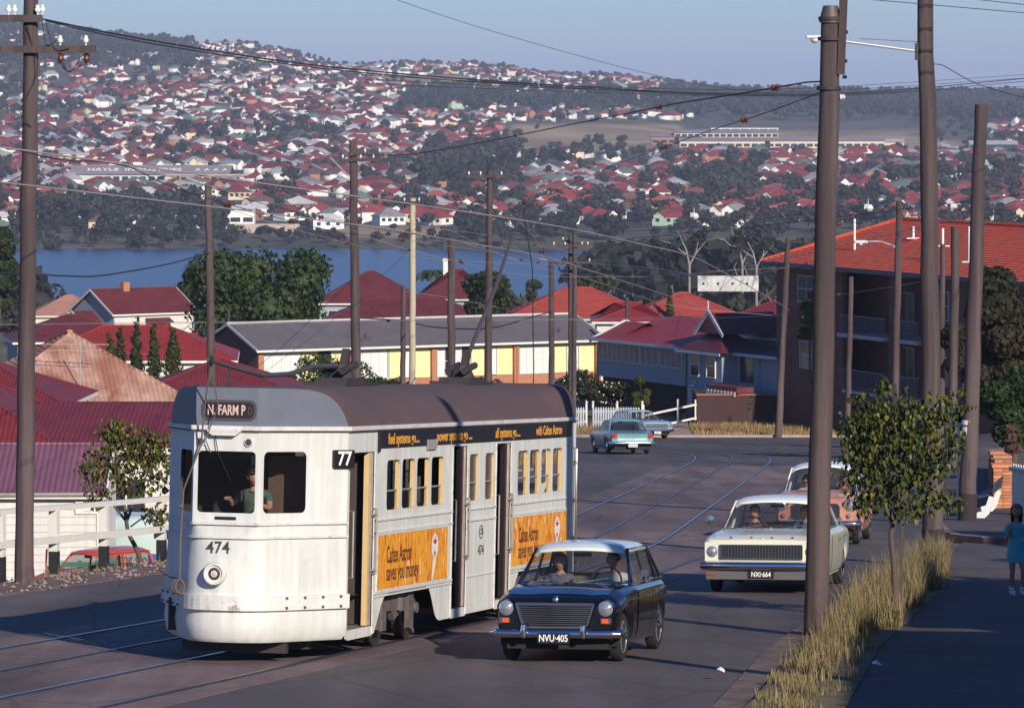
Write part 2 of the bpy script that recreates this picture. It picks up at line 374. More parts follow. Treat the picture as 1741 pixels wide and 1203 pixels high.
road_detail(asph, cracks=.3); road_detail(bedm, streak=.32, cracks=.3); road_detail(walkm, streak=.1, cracks=.35)
TR = TC[[i for i, p in enumerate(TC) if p.y > 18][0]:]
for k, o in enumerate((-2.19, -.75, .73, 2.19)):
    P = offs(TR, o); b = MB()
    for dz_, hw, mi in ((.040, .075, 1), (.048, .027, 0)):
        b.cur = mi; A, B_ = offs(TR, o - hw), offs(TR, o + hw)
        b.grid([[(p.x, p.y, G(p.x, p.y) + dz_), (q_.x, q_.y, G(q_.x, q_.y) + dz_)] for p, q_ in zip(A, B_)])
    r_ = b.build('tram_rail', [railm if k in (0, 2) else mat('dull_rail', (.13, .12, .17), .4, m=.6, var=.2, sc_=2), mat('rail_groove', (.06, .045, .05), .9)]); tag(r_, kind='structure')
# right verge: dirt shoulder, kerb, grass bank, footpath
KE = [(-1.8, 20), (1.0, 38), (2.1, 45.7), (3.0, 53.4), (3.65, 58.1), (5.7, 70.6), (7.1, 76.6)]
VE = [(.8, 20), (2.6, 38), (3.5, 45.7), (4.55, 54.5), (5.1, 58.1), (7.0, 70.6), (7.6, 76.6)]
tag(strip('road_shoulder', KE, [(p[0] + .5, p[1] - .1) for p in KE], .05, dirtm, 2), kind='structure')
tag(strip('grass_verge', [(p[0] + .42, p[1] + .1) for p in KE], VE, .10, mat('verge_soil', (.17, .12, .06), .95, var=.4, sc_=4, bump=1, c2=(.10, .09, .04), mixsc=1.5), 4), kind='structure')
tag(strip('footpath', [(p[0] - .02, p[1]) for p in VE], [(p[0] + 4.2, p[1] - .8) for p in VE], .085, walkm, 5), kind='structure')
# far side of the side street: rounded kerb and footpath
KC = [(30, 84.2), (14, 86.3), (10.4, 87.2), (9.5, 88.2), (9.05, 90), (9.1, 93), (9.6, 100), (10.95, 115), (13.05, 140), (15.0, 162), (16.7, 178)]
KCs = cr([Vector(p) for p in KC], .8)
b = MB()
for i in range(len(KCs) - 1):
    if i % 3 == 2: continue
    p, q_ = KCs[i], KCs[i + 1]; b.bar((p.x, p.y, G(p.x, p.y) + .06), (q_.x, q_.y, G(q_.x, q_.y) + .06), .2, .22)
for i in range(2, len(KCs) - 1, 3):
    p, q_ = KCs[i], KCs[i + 1]; q_ = p.lerp(q_, .97); b.bar((p.x, p.y, G(p.x, p.y) + .055), (q_.x, q_.y, G(q_.x, q_.y) + .055), .2, .22)
tag(b.build('kerb', kerbm), kind='structure')
FP = [(30, 92), (16, 92), (13.2, 92.5), (12.6, 94), (12.5, 96), (12.5, 98), (12.8, 100), (14.2, 115), (16.4, 140), (18.4, 162), (20.2, 178)]
tag(strip('corner_footpath', [(p[0] + (.05 if p[1] > 88 else 0), p[1] + (.05 if p[1] < 88.5 else 0)) for p in KC], FP, .15, walkm, 5), kind='structure')
# far kerb of the bend
FK = cr([(60, 227.5), (15, 226.3), (3, 226.8), (-6, 232.2), (-22, 246.2)], 2)
b = MB()
for i in range(len(FK) - 1):
    p, q_ = FK[i], FK[i + 1]; b.bar((p.x, p.y, G(p.x, p.y) + .07), (q_.x, q_.y, G(q_.x, q_.y) + .07), .2, .2)
tag(b.build('bend_kerb', mat('pale_kerb', (.33, .26, .24), .9, var=.3, sc_=2)), kind='structure')
tag(strip('bend_footpath', [(60, 231.5), (15, 230.4), (5, 230.8)], [(60, 234), (15, 232.6), (5, 233)], .03, mat('old_path', (.13, .09, .09), .95, var=.25, sc_=1), 3), kind='structure')
tag(strip('driveway', [(9.3, 227), (9.4, 234), (9.6, 243)], [(6.0, 227), (7.0, 236), (8.6, 248)], .06, mat('concrete_drive', (.34, .23, .2), .9, var=.2, sc_=1), 4), kind='structure')
# left verge
LV = [(-19.8, 20), (-12.3, 50), (-6.06, 75), (-3.6, 85), (-1.9, 100), (-.5, 115), (1.2, 140), (2.2, 162)]
def wob(p, i): return (p[0] - 2.5 + .2 * math.sin(i * 2.1), p[1] + .6)
tag(strip('gravel_verge', [wob(p, i) for i, p in enumerate(LV)], [(p[0] + .04, p[1]) for p in LV], .05, dirtm, 4), kind='structure')
# ------------------------------------------------------------ tram
white = mat('tram_white', (.63, .63, .59), .6, var=.11, sc_=1.2, bump=.22, dirt=((.27, .22, .19), 1.6, .60, .40), streak=.16)
dome = mat('tram_dome_paint', (.135, .15, .185), .55, var=.12, sc_=2.5, dirt=((.14, .13, .14), 2.2, .62, .6))
canvas = mat('tram_roof_canvas', (.095, .058, .058), .85, var=.15, sc_=1.5, bump=.3)
tan = mat('cream_woodwork', (.62, .43, .20), .5, var=.1)
dark = mat('dark_iron', (.035, .028, .028), .7, var=.4, sc_=6)
iron = mat('dusty_iron', (.11, .085, .085), .75, var=.4, sc_=5)
glass = mat('window_glass', (.03, .032, .035), .04, alpha=.28, spec=.8, var=0)
trimg = mat('dull_trim', (.30, .28, .28), .5, var=.2)
blk = mat('black_enamel', (.012, .011, .014), .45, var=.1)
inner = mat('cab_lining', (.055, .04, .033), .7, var=.2)
W = 2.25; LEN = 12.1
tram = thing('tram', 'white four-window tram number 474 with route 77 and orange advertising panels', 'tram', (-2.02, 53, G(-2.02, 53) + .045))
tram.rotation_euler = (-R(3.5), R(.25), -R(13.98))
def rrect(x0, x1, z0, z1, r, k=4):
    o = []
    for cx_, cz_, a0 in ((x1 - r, z1 - r, 0), (x0 + r, z1 - r, 90), (x0 + r, z0 + r, 180), (x1 - r, z0 + r, 270)):
        for j in range(k + 1): a = R(a0 + 90 * j / k); o.append((cx_ + r * math.cos(a), cz_ + r * math.sin(a)))
    return o
def cell(b, P, s0, s1, z0, z1, h, r=.05):
    """flat panel s0..s1, z0..z1 with a rounded hole h=(a,b,c,d); P maps (s, z, depth) to 3-d"""
    e = .012; lp = rrect(*h, r); cx_, cz_ = (h[0] + h[1]) / 2, (h[2] + h[3]) / 2; n = len(lp); outp = []
    a0, a1, c0, c1 = h[0] - e, h[1] + e, h[2] - e, h[3] + e
    for (x, z) in lp:
        dx, dz = x - cx_, z - cz_; k = min(abs((a1 - cx_) / dx) if abs(dx) > 1e-9 else 1e9, abs((c1 - cz_) / dz) if abs(dz) > 1e-9 else 1e9)
        outp.append((cx_ + dx * k, cz_ + dz * k))
    V_ = [P(x, z, 0) for x, z in lp] + [P(x, z, 0) for x, z in outp]
    b.add(V_, [(i, (i + 1) % n, n + (i + 1) % n, n + i) for i in range(n)])
    for i in range(n):
        a, c = outp[i], outp[(i + 1) % n]
        if abs(a[0] - c[0]) > 1e-6 and abs(a[1] - c[1]) > 1e-6:
            q_ = (a1 if (a[0] + c[0]) / 2 > cx_ else a0, c1 if (a[1] + c[1]) / 2 > cz_ else c0)
            b.add([P(*a, 0), P(*q_, 0), P(*c, 0)], [(0, 1, 2)])
    for (p, q_, u, v) in ((s0, a0, z0, z1), (a1, s1, z0, z1), (a0, a1, z0, c0), (a0, a1, c1, z1)):
        if q_ - p > 1e-4 and v - u > 1e-4: b.quad(P(p, u, 0), P(q_, u, 0), P(q_, v, 0), P(p, v, 0))
def jamb(b, P, h, dep, r=.05, w_=.0):
    lp = rrect(*h, r); n = len(lp)
    V_ = [P(x, z, 0) for x, z in lp] + [P(x, z, dep) for x, z in lp]
    b.add(V_, [(i, (i + 1) % n, n + (i + 1) % n, n + i) for i in range(n)])
    if w_:
        cx_, cz_ = (h[0] + h[1]) / 2, (h[2] + h[3]) / 2
        V2 = [P(x, z, dep) for x, z in lp] + [P(x + (w_ if x > cx_ else -w_), z + (w_ if z > cz_ else -w_), dep) for x, z in lp]
        b.add(V2, [(i, (i + 1) % n, n + (i + 1) % n, n + i) for i in range(n)])
def flat(b, P, s0, s1, z0, z1, dep=0):
    b.quad(P(s0, z0, dep), P(s1, z0, dep), P(s1, z1, dep), P(s0, z1, dep))
def slab(b, P, s0, s1, z0, z1, out_):
    """a strip standing out_ proud of the panel"""
    f = [P(s0, z0, -out_), P(s1, z0, -out_), P(s1, z1, -out_), P(s0, z1, -out_), P(s0, z0, .004), P(s1, z0, .004), P(s1, z1, .004), P(s0, z1, .004)]
    b.add(f, [(0, 1, 2, 3), (0, 1, 5, 4), (1, 2, 6, 5), (2, 3, 7, 6), (3, 0, 4, 7)])
PR = lambda s, z, d: (-d, s, z)                       # right side, s runs back
PL = lambda s, z, d: (-W + d, s, z)
ct = W / 2
FA, FB, FC, FD_ = (-W + 0, 0), (-ct - .4, -1.3), (-ct + .4, -1.3), (0, 0)
def facet(p, q_, back=0):
    p = Vector(p); q_ = Vector(q_); t = (q_ - p).normalized(); nin = Vector((-t.y, t.x))
    return (lambda s, z, d: (p.x + t.x * s + nin.x * d, p.y + t.y * s + nin.y * d, z)), (q_ - p).length
fc, fcl = facet(FB, FC); fr, frl = facet(FC, FD_); fl, fll = facet(FA, FB)
def rfl(f, l): return lambda s, z, d: (lambda v: (v[0], LEN - v[1], v[2]))(f(s, z, d))
WIN1 = [(1.77 + .715 * i, 2.36 + .715 * i) for i in range(4)]; WIN2 = [(8.57 + .695 * i, 9.14 + .695 * i) for i in range(4)]
wz = (1.71, 2.33)
def side(P, name, visible):
    b = MB()
    def bank(s0, s1, wins, ad):
        e = [s0] + [(wins[i][1] + wins[i + 1][0]) / 2 for i in range(len(wins) - 1)] + [s1]
        for i, w_ in enumerate(wins): cell(b, P, e[i], e[i + 1], 1.60, 2.45, (w_[0], w_[1], wz[0], wz[1]), .07)
        flat(b, P, s0, s1, .68, 1.60)
    bank(1.2, 5.0, WIN1, 1); bank(8.15, 11.7, WIN2, 1)
    cell(b, P, 5.76, 6.53, 1.60, 2.45, (5.88, 6.33, wz[0], wz[1]), .06); cell(b, P, 6.53, 7.32, 1.60, 2.45, (6.73, 7.19, wz[0], wz[1]), .06)
    flat(b, P, 5.76, 7.32, .22, 1.60)
    flat(b, P, 0, LEN, 2.45, 2.74); flat(b, P, 0, .1, .22, 2.45); flat(b, P, 11.7, LEN, .22, 2.45)
    for a0 in (0, 6.95):                                     # skirts round the bogie arches
        pts = [(1.2, .22), (1.3, .22), (1.42, .34), (1.62, .55), (1.78, .66), (1.95, .68), (3.75, .68), (3.9, .64), (4.02, .52), (4.2, .30), (4.3, .24), (4.42, .21), (5.0, .21)]
        if a0: pts = [(p[0], p[1]) for p in pts if p[0] < 4.9] + [(4.75, .21)]
        for i in range(len(pts) - 1): b.quad(P(pts[i][0] + a0, pts[i][1], 0), P(pts[i + 1][0] + a0, pts[i + 1][1], 0), P(pts[i + 1][0] + a0, .68, 0), P(pts[i][0] + a0, .68, 0)) if min(pts[i][1], pts[i + 1][1]) < .675 else None
    for (a, c) in ((.1, 1.2), (5.0, 5.76), (7.32, 8.15)): flat(b, P, a, c, .20, .32)
    b.build(name, white, tram)
    t = MB()
    for (a, c) in ((1.2, 5.0), (5.76, 7.32), (8.15, 11.7)):
        for z in (1.60, 1.45): slab(t, P, a, c, z - .012, z + .012, .018)
    for (a, c) in ((1.2, 5.0), (8.15, 11.7)): slab(t, P, a, c, .695, .72, .02); slab(t, P, a, c, .655, .675, .016)
    slab(t, P, 5.76, 7.32, .70, .715, .012)
    for s in (1.2, 4.98, 5.76, 7.31, 8.16, 11.7): slab(t, P, s - .012, s + .012, .22, 2.45, .012)
    t.build('rub_rail', mat('tram_trim_white', (.62, .6, .57), .55, var=.15, sc_=8, dirt=((.2, .13, .1), 9, .55)), tram)
    for w_ in WIN1 + WIN2 + [(5.88, 6.33), (6.73, 7.19)]:
        f = MB(); jamb(f, P, (w_[0], w_[1], wz[0], wz[1]), .06, .06, .03); fo = f.build('window_frame', tan, tram)
        g = MB(); flat(g, P, w_[0] + .01, w_[1] - .01, wz[0] + .01, (wz[0] + wz[1]) / 2 - .08 if w_[0] != 9.265 else wz[1], .03)
        if w_[0] in (5.88, 6.73): flat(g, P, w_[0] + .01, w_[1] - .01, wz[0] + .2, wz[1] - .01, .03)
        g.build('pane', glass if w_[0] not in (5.88, 6.73) else mat('obscured_glass', (.07, .06, .065), .25, var=.4, sc_=9), fo)
        s_ = MB(); s_.bar(P(w_[0] + .02, (wz[0] + wz[1]) / 2 - .07, .03), P(w_[1] - .02, (wz[0] + wz[1]) / 2 - .07, .03), .018); s_.build('sash_bar', trimg, fo)
    lin = MB()                                                # inside lining, set back from the shell
    for (a, c) in ((1.2, 5.0), (5.76, 7.32), (8.15, 11.7)): flat(lin, P, a, c, .7, 1.66, .065); flat(lin, P, a, c, 2.38, 2.7, .065)
    lin.build('lining', inner, tram)
side(PR, 'side_panel', 1); side(PL, 'side_panel', 0)
# door wells with grab rails and posts
for (a, c, dk) in ((.1, 1.2, 1.05), (5.0, 5.76, 5.5), (7.32, 8.15, 7.72)):
    d = MB(); d.bb(-.62, -.02, a + .02, c - .02, .26, .32); dw = d.build('door_step', mat('worn_step', (.20, .17, .15), .8, var=.3, sc_=6), tram)
    d = MB(); d.bb(-.63, -.60, a + .02, c - .02, .33, .72); d.build('step_riser', mat('step_riser_paint', (.33, .3, .27), .7, var=.25, sc_=5, streak=.3), tram)
    p_ = MB(); p_.bb(-.09, -.012, c - .12, c - .03, .33, 2.44); p_.build('door_post', mat('door_post_paint', (.42, .36, .30), .6, var=.3, sc_=8, streak=.35), tram)
    p_ = MB(); p_.bb(-.085, -.02, c - .19, c - .135, .33, 2.44); p_.build('door_post', tan if a < 1 else mat('maroon_post', (.13, .02, .025), .5, var=.2), tram)
    if a > 1: p_ = MB(); p_.bb(-.09, -.02, c - .26, c - .20, .33, 2.44); p_.build('door_post', blk, tram)
    h_ = MB(); x_ = .045
    for s in (a + .03, c - .03):
        h_.tube([(-.01, s, .95), (x_, s, .95), (x_, s, 1.75), (-.01, s, 1.75)], .013, 6)
    h_.tube([(x_, c - .03, 1.68), (-.1, c - .14, 1.66)], .02, 6); h_.tube([(x_, c - .03, 1.0), (-.1, c - .14, .98)], .02, 6)
    h_.build('grab_rail', mat('grab_rail_metal', (.28, .24, .22), .4, m=.5, var=.2), tram, smooth=True)
    d = MB(); d.bb(-.60, -.04, c - .015, c + .015, .33, 2.4); d.bb(-.60, -.04, a - .015, a + .012, .33, 2.4); d.build('bulkhead', inner, tram)
h_ = MB(); h_.tube([(.0, LEN - .15, .9), (.05, LEN - .15, .92), (.05, LEN - .15, 2.3), (0, LEN - .15, 2.32)], .016, 6)
for z in (1.0, 1.55, 2.1): h_.bar((0, LEN - .15, z), (.06, LEN - .15, z), .03, .06)
h_.build('grab_rail', mat('grab_rail_metal'), tram, smooth=True)
# cabs
def cab(fx, end):
    b = MB()
    Pc, Pr, Pl = fx(fc), fx(fr), fx(fl); ws = (1.745, 2.47)
    cell(b, Pc, 0, fcl, 1.63, 2.74, (.055, fcl - .035, *ws), .05)
    cell(b, Pr, 0, .86, 1.63, 2.74, (.09, .79, *ws), .07); flat(b, Pr, .86, frl, 1.63, 2.74)
    cell(b, Pl, fll - .86, fll, 1.63, 2.74, (fll - .79, fll - .09, *ws), .07); flat(b, Pl, 0, fll - .86, 1.63, 2.74)
    # lower body swept round in one curve
    def ring(z, out_, k=.10):
        pts = [(-W, 0)]; base = [FA, FB, FC, FD_]
        def cor(a, v, c, r):
            a, v, c = Vector(a), Vector(v), Vector(c); u1 = (a - v).normalized(); u2 = (c - v).normalized(); o = []
            for j in range(7):
                t = j / 6; o.append((v + u1 * r * (1 - t) ** 2 + u2 * r * t ** 2))
            return o
        pts = [Vector(FA)] + cor(FA, FB, FC, k) + cor(FB, FC, FD_, k) + [Vector(FD_)]
        c0 = Vector((-ct, .6)); res = []
        for p in pts:
            dirv = (p - c0).normalized(); q_ = p + dirv * out_; v = (q_.x, q_.y, z)
            res.append(v if not end else (v[0], LEN - v[1], v[2]))
        return res
    rows = [ring(1.63, 0, .05), ring(1.45, 0, .2), ring(1.2, .015, .33), ring(.9, .02, .36), ring(.62, .015, .36), ring(.45, .03, .36), ring(.27, -.0, .36), ring(.22, -.05, .36)]
    b.grid(rows); co = b.build('cab_shell', white, tram, smooth=40)
    t = MB()
    for z in (1.615, 1.455):
        t.grid([ring(z - .012, .014, .05 if z > 1.5 else .2), ring(z - .012, .034, .05 if z > 1.5 else .2), ring(z + .012, .034, .05 if z > 1.5 else .2), ring(z + .012, .014, .05 if z > 1.5 else .2)])
    t.build('rub_rail', mat('tram_trim_white'), tram)
    bm_ = MB(); bm_.grid([ring(.60, .02, .36), ring(.60, .075, .36), ring(.77, .075, .36), ring(.77, .02, .36)])
    bu = bm_.build('bumper_strip', mat('chipped_white', (.64, .62, .58), .6, var=.12, sc_=3, dirt=((.09, .04, .03), 2.3, .56, .95)), tram)
    rv = MB()
    R_ = ring(.685, .08, .36)
    L0 = [Vector(p) for p in R_]; acc = 0
    for i in range(len(L0) - 1):
        seg = (L0[i + 1] - L0[i]).length
        if seg > .3:
            for k in range(int(seg / .24)):
                for zz in (-.055, .06):
                    p = L0[i].lerp(L0[i + 1], (k + .5) / int(seg / .24)); rv.box((p.x, p.y, p.z + zz), (.028, .028, .028))
    rv.build('rivet', mat('rust', (.14, .06, .04), .8), bu)
    sl = MB(); sg = -1 if not end else 1; yo = 0 if not end else LEN
    for f_, s0, s1 in ((Pc, .28, .54),): slab(sl, f_, s0, s1, 1.665, 1.70, .012)
    sl.build('vent_slot', blk, tram)
    return Pc, Pr, Pl
Pc, Pr, Pl = cab(lambda f: f, False)
cab(lambda f: rfl(f, 0), True)
def framed(P, h, m_=blk, dep=.03, gl=True, nm='windscreen', gm_=None):
    f = MB(); jamb(f, P, h, dep, .05, .012); fo = f.build(nm, m_, tram)
    if gl: g = MB(); flat(g, P, h[0] + .01, h[1] - .01, h[2] + .01, h[3] - .01, dep - .005); g.build('pane', gm_ or mat('cab_glass', (.02, .02, .022), .03, alpha=.18, spec=.6, var=0), fo)
framed(Pc, (.055, fcl - .035, 1.745, 2.47)); framed(Pr, (.09, .79, 1.745, 2.47), gl=True); framed(Pl, (fll - .79, fll - .09, 1.745, 2.47))
# cab interior
b = MB(); b.quad((-W + .05, .12, .7), (-.7, .12, .7), (-.7, .12, 2.7), (-W + .05, .12, 2.7)); b.build('bulkhead', mat('cab_bulkhead', (.03, .022, .02), .7, var=.2), tram)
b = MB(); b.bb(-1.05, -.98, -.55, -.25, .7, 2.4); b.build('partition', tan, tram)
b = MB(); b.bb(-.98, -.2, -.06, -.02, .7, 2.4); b.build('partition', mat('brown_panel', (.10, .06, .045), .6, var=.15), tram)
b = MB(); b.bb(-1.5, -1.18, -1.12, -.9, .7, 1.62); b.tube([(-1.35, -1.0, 1.62), (-1.35, -1.0, 1.7)], .03, 8); b.bar((-1.42, -1.0, 1.71), (-1.2, -1.0, 1.71), .03); b.build('controller', dark, tram)
# roof
def hz_(x): return 2.755 + .47 * (1 - abs((x + ct) / ct) ** 3.0)
def hd_(x): return 2.755 + .47 * (1 - abs((x + ct) / ct) ** 9) ** .8
def yf(x):
    a = abs(x + ct); return -1.3 if a <= .4 else -1.3 * (1 - (a - .4) / (ct - .4))
NX = 36; xs_ = [-W + W * (.5 - .5 * math.cos(math.pi * i / NX)) for i in range(NX + 1)]
rows = []
for k in range(61):
    t = k / 60; row = []
    for x in xs_:
        y0 = yf(x); y = y0 + (LEN - 2 * y0) * t
        e = min((y - y0), (LEN - y0 - y)); wg = float(1 - sstep(.1, 1.3, min(y, LEN - y))); z = hz_(x) * (1 - wg) + hd_(x) * wg + .012 - .03 * max(0, 1 - e / .25) ** 2
        row.append((x, y, z))
    rows.append(row)
b = MB(); b.grid(rows); b.build('roof', canvas, tram, smooth=60)
for s in (0, 1):
    b = MB()
    for i in range(NX):
        x0, x1 = xs_[i], xs_[i + 1]; y0, y1 = yf(x0), yf(x1)
        if s: y0, y1 = LEN - y0, LEN - y1
        b.quad((x0, y0, 2.75), (x1, y1, 2.75), (x1, y1, hd_(x1) - .005), (x0, y0, hd_(x0) - .005))
    b.build('dome', dome, tram)

def outline(o=.0, z=2.745):
    c_ = [(-W - o, 0), (-ct - .4 - o * .4, -1.3 - o), (-ct + .4 + o * .4, -1.3 - o), (o, 0), (o, LEN), (-ct + .4 + o * .4, LEN + 1.3 + o), (-ct - .4 - o * .4, LEN + 1.3 + o), (-W - o, LEN)]
    return [(x, y, z) for x, y in c_]
b = MB(); O_ = outline(.03)
for i in range(8): b.bar(O_[i], O_[(i + 1) % 8], .03, .05)
b.build('cornice', mat('cornice_paint', (.60, .57, .55), .5, var=.2, dirt=((.1, .06, .05), 6, .56)), tram)
b = MB(); O_ = outline(.025, 2.712)
for i in range(8): b.bar(O_[i], O_[(i + 1) % 8], .018, .016)
b.build('drip_rail', mat('rust_line', (.12, .06, .05), .8), tram)
b = MB(); b.grid([[(x, y, .7) for x in (-ct - k_, -ct + k_)] for y, k_ in ((-1.15, .38), (0, 1.0), (LEN, 1.0), (LEN + 1.15, .38))]); b.build('floor', inner, tram)
b = MB(); b.grid([[(x, y, 2.69) for x in (-ct - k_, -ct + k_)] for y, k_ in ((-1.15, .38), (0, 1.0), (LEN, 1.0), (LEN + 1.15, .38))]); b.build('ceiling', inner, tram)
b = MB(); b.bb(-W + .22, -.62, -.6, LEN + .6, .3, .69); b.build('underframe', dark, tram)
# seats and posts inside
for s in (2.1, 2.9, 3.7, 4.5, 8.9, 9.7, 10.5, 11.2):
    for x0 in (-.95, -W + .1):
        b = MB(); b.bb(x0, x0 + .85, s - .2, s + .2, 1.08, 1.15); b.bb(x0, x0 + .85, s + .17, s + .22, 1.15, 1.6); b.bb(x0 + .1, x0 + .7, s - .1, s + .1, .7, 1.08); b.build('seat', mat('brown_seat', (.07, .035, .025), .5), tram)
for s in (2.4, 4.2, 6.5, 9.3, 10.8):
    b = MB(); b.tube([(-ct - .3, s, .7), (-ct - .3, s, 2.69)], .016, 6); b.build('handrail_post', trimg, tram)
b = MB(); b.bar((-.35, 9.9, 2.02), (-.35, 11.4, 2.02), .03); b.build('seat_rail', tan, tram)
# destination box
b = MB(); lp = rrect(.12, .79, 2.85, 3.06, .07, 5); 
Pd = lambda s, z, d: (-ct - .4 + s, -1.3 - .02 + d, z)
def plate(P, lp, th, m_, name, parent=tram):
    b = MB(); n = len(lp); V_ = [P(x, z, -th) for x, z in lp] + [P(x, z, .01) for x, z in lp]
    b.add(V_, [tuple(range(n))] + [(i, (i + 1) % n, n + (i + 1) % n, n + i) for i in range(n)]); return b.build(name, m_, parent)
db = plate(fc, rrect(.085, .765, 2.83, 3.075, .085, 5), .012, mat('box_rim', (.07, .06, .065), .5), 'destination_box')
plate(fc, rrect(.115, .735, 2.86, 3.045, .065, 5), .016, mat('box_blind', (.016, .011, .012), .6), 'blind', db)
text('lettering', 'N. FARM P', .165, mat('blind_letter', (.60, .42, .38), .7), db, (-ct - .4 + .395, -1.3 - .020, 2.95), (R(90), 0, 0), .001, .62, .004)
text('lettering', 'D', .12, mat('blind_letter_faded', (.10, .07, .07), .7), db, (-ct - .4 + .69, -1.3 - .020, 2.945), (R(90), 0, 0), .001, .7)
text('fleet_number', '474', .20, mat('number_paint', (.05, .05, .06), .6), tram, (-ct - .4 + .33, -1.3 - .016, 1.33), (R(90), 0, 0), .002, .98, .002)
# headlamp
b = MB(); b.lathe([(.105, 0), (.135, -.03), (.14, -.09), (.125, -.12), (.105, -.12), (.10, -.10)], 28, (0, 0, 0), 'y')
hl = b.build('headlamp', white, tram, smooth=True, loc=(-ct - .4 + .32, -1.3 - .015, 1.03))
b = MB(); b.lathe([(.0, -.09), (.06, -.105), (.102, -.09)], 24, (0, 0, 0), 'y'); b.build('lens', mat('lamp_lens', (.07, .04, .035), .12, spec=.9, var=.5, sc_=20), hl, smooth=True)
b = MB(); b.lathe([(0, -.108), (.02, -.11), (.03, -.10)], 12, (0, 0, 0), 'y'); b.build('bulb', mat('bulb_glass', (.5, .42, .4), .2), hl, smooth=True)
# two little round lamps and the middle marker light
for s in (.09, .68):
    b = MB(); b.lathe([(.055, 0), (.05, -.025), (.0, -.02)], 20, (0, 0, 0), 'y'); o = b.build('marker_lamp', white, tram, smooth=True, loc=(-ct - .4 + s, -1.302, 2.58))
    b = MB(); b.lathe([(.0, -.026), (.040, -.028)], 20, (0, 0, 0), 'y'); b.build('lens', mat('lamp_lens'), o)
b = MB(); b.bb(-.2, .2, -.09, 0, .0, .03); b.prism([(-.2, 0), (-.14, -.045), (.14, -.045), (.2, 0)], .07, (0, -.085, 0)); b.build('wind_deflector', mat('tram_trim_white'), tram, loc=(-ct - .4 + .39, -1.31, 2.70))
b = MB(); b.tube([(-ct - .14, -1.33, 2.69), (-ct - .09, -1.35, 2.46), (-ct + .08, -1.35, 2.12)], .006, 5); b.build('windscreen_wiper', blk, tram)
# route number board
pb = plate(fr, rrect(1.22, 1.56, 2.27, 2.49, .01, 1), .04, blk, 'route_number_board')
tv = (Vector(FD_) - Vector(FC)).normalized(); rz_ = math.atan2(tv.y, tv.x); pp = fr(1.39, 2.38, -.043)
text('lettering', '77', .235, mat('number_white', (.8, .78, .74), .6), pb, pp, (R(90), 0, rz_), .001, 1.0, .004)
# lettering and advertisements on the side
adm = mat('advert_orange', (.75, .27, .02), .45, var=.0)
def _ad():
    t = adm.node_tree; N = t.nodes; L = t.links; b = N['Principled BSDF']
    tc = N.new('ShaderNodeTexCoord'); mp = N.new('ShaderNodeMapping'); mp.inputs['Scale'].default_value = (1, 1.2, .42); mp.inputs['Rotation'].default_value = (R(24), 0, 0); L.new(tc.outputs['Object'], mp.inputs[0])
    n1 = N.new('ShaderNodeTexNoise'); n1.inputs['Scale'].default_value = 7; n1.inputs['Detail'].default_value = 2; n1.inputs['Distortion'].default_value = 1.4; L.new(mp.outputs[0], n1.inputs['Vector'])
    r = N.new('ShaderNodeValToRGB'); e = r.color_ramp.elements; e[0].position = .30; e[0].color = (.52, .10, .008, 1); e[1].position = .46; e[1].color = (.78, .28, .015, 1)
    for p_, c_ in ((.56, (.85, .42, .03, 1)), (.64, (.75, .22, .01, 1)), (.70, (.85, .70, .45, 1))): q_ = e.new(p_); q_.color = c_
    L.new(n1.outputs['Fac'], r.inputs[0]); L.new(r.outputs[0], b.inputs['Base Color'])
_ad()
maroon = mat('advert_letter', (.09, .018, .012), .6)
for s0, s1 in ((1.38, 4.76), (8.22, 11.58)):
    ap = MB(); ap.bb(0, .012, s0, s1, .745, 1.41); a_ = ap.build('advert_panel', adm, tram)
    fr_ = MB()
    for (y0, y1, z0, z1) in ((s0 - .03, s1 + .03, 1.412, 1.435), (s0 - .03, s1 + .03, .722, .743), (s0 - .03, s0 - .002, .745, 1.41), (s1 + .002, s1 + .03, .745, 1.41)): fr_.bb(0, .014, y0, y1, z0, z1)
    fr_.build('frame', mat('tram_trim_white'), a_)
    text('lettering', 'Caltex Astron', .30, maroon, a_, (.0135, s0 + .40, 1.15), (R(90), 0, R(90)), .0008, .68, .004, align='LEFT')
    text('lettering', 'saves you money', .30, maroon, a_, (.0135, s0 + .40, .93), (R(90), 0, R(90)), .0008, .74, .004, align='LEFT')
    sp = MB(); n = 24; cy, cz = s0 + 2.72, 1.19; P_ = [(.0145, cy + .17 * math.cos(2 * math.pi * i / n), cz + .17 * math.sin(2 * math.pi * i / n) - .012 * math.sin(2 * math.pi * i / n)) for i in range(n)]
    sp.add(P_, [tuple(range(n))]); sp.add([(.0145, cy - .08, cz - .145), (.0145, cy + .08, cz - .145), (.0145, cy - .07, .755), (.0145, cy - .14, .755)], [(0, 1, 2, 3)])
    so_ = sp.build('spoon_motif', mat('motif_white', (.75, .72, .68), .5), a_)
    st = MB(); k = 5; P_ = [(.0165, cy + (.115 if i % 2 == 0 else .045) * math.sin(math.pi * i / k), cz + .04 + (.10 if i % 2 == 0 else .04) * math.cos(math.pi * i / k)) for i in range(10)]; st.add(P_, [tuple(range(10))])
    P_ = [(.0165, cy + (.07 if i % 2 == 0 else .03) * math.sin(math.pi * i / k), cz - .10 + (.05 if i % 2 == 0 else .02) * math.cos(math.pi * i / k)) for i in range(10)]; st.add(P_, [tuple(range(10))])
    st.build('star', mat('star_red', (.55, .03, .02), .5), so_)
    sb_ = MB(); sb_.bb(.0172, .0182, cy - .09, cy + .09, cz - .03, cz + .02); sb_.build('band', mat('motif_white'), so_)
b = MB(); b.bb(0, .014, 1.45, 11.75, 2.485, 2.69); bn = b.build('banner_board', mat('banner_black', (.012, .010, .018), .4, var=.1), tram)
ol = mat('banner_letter', (.80, .36, .04), .5)
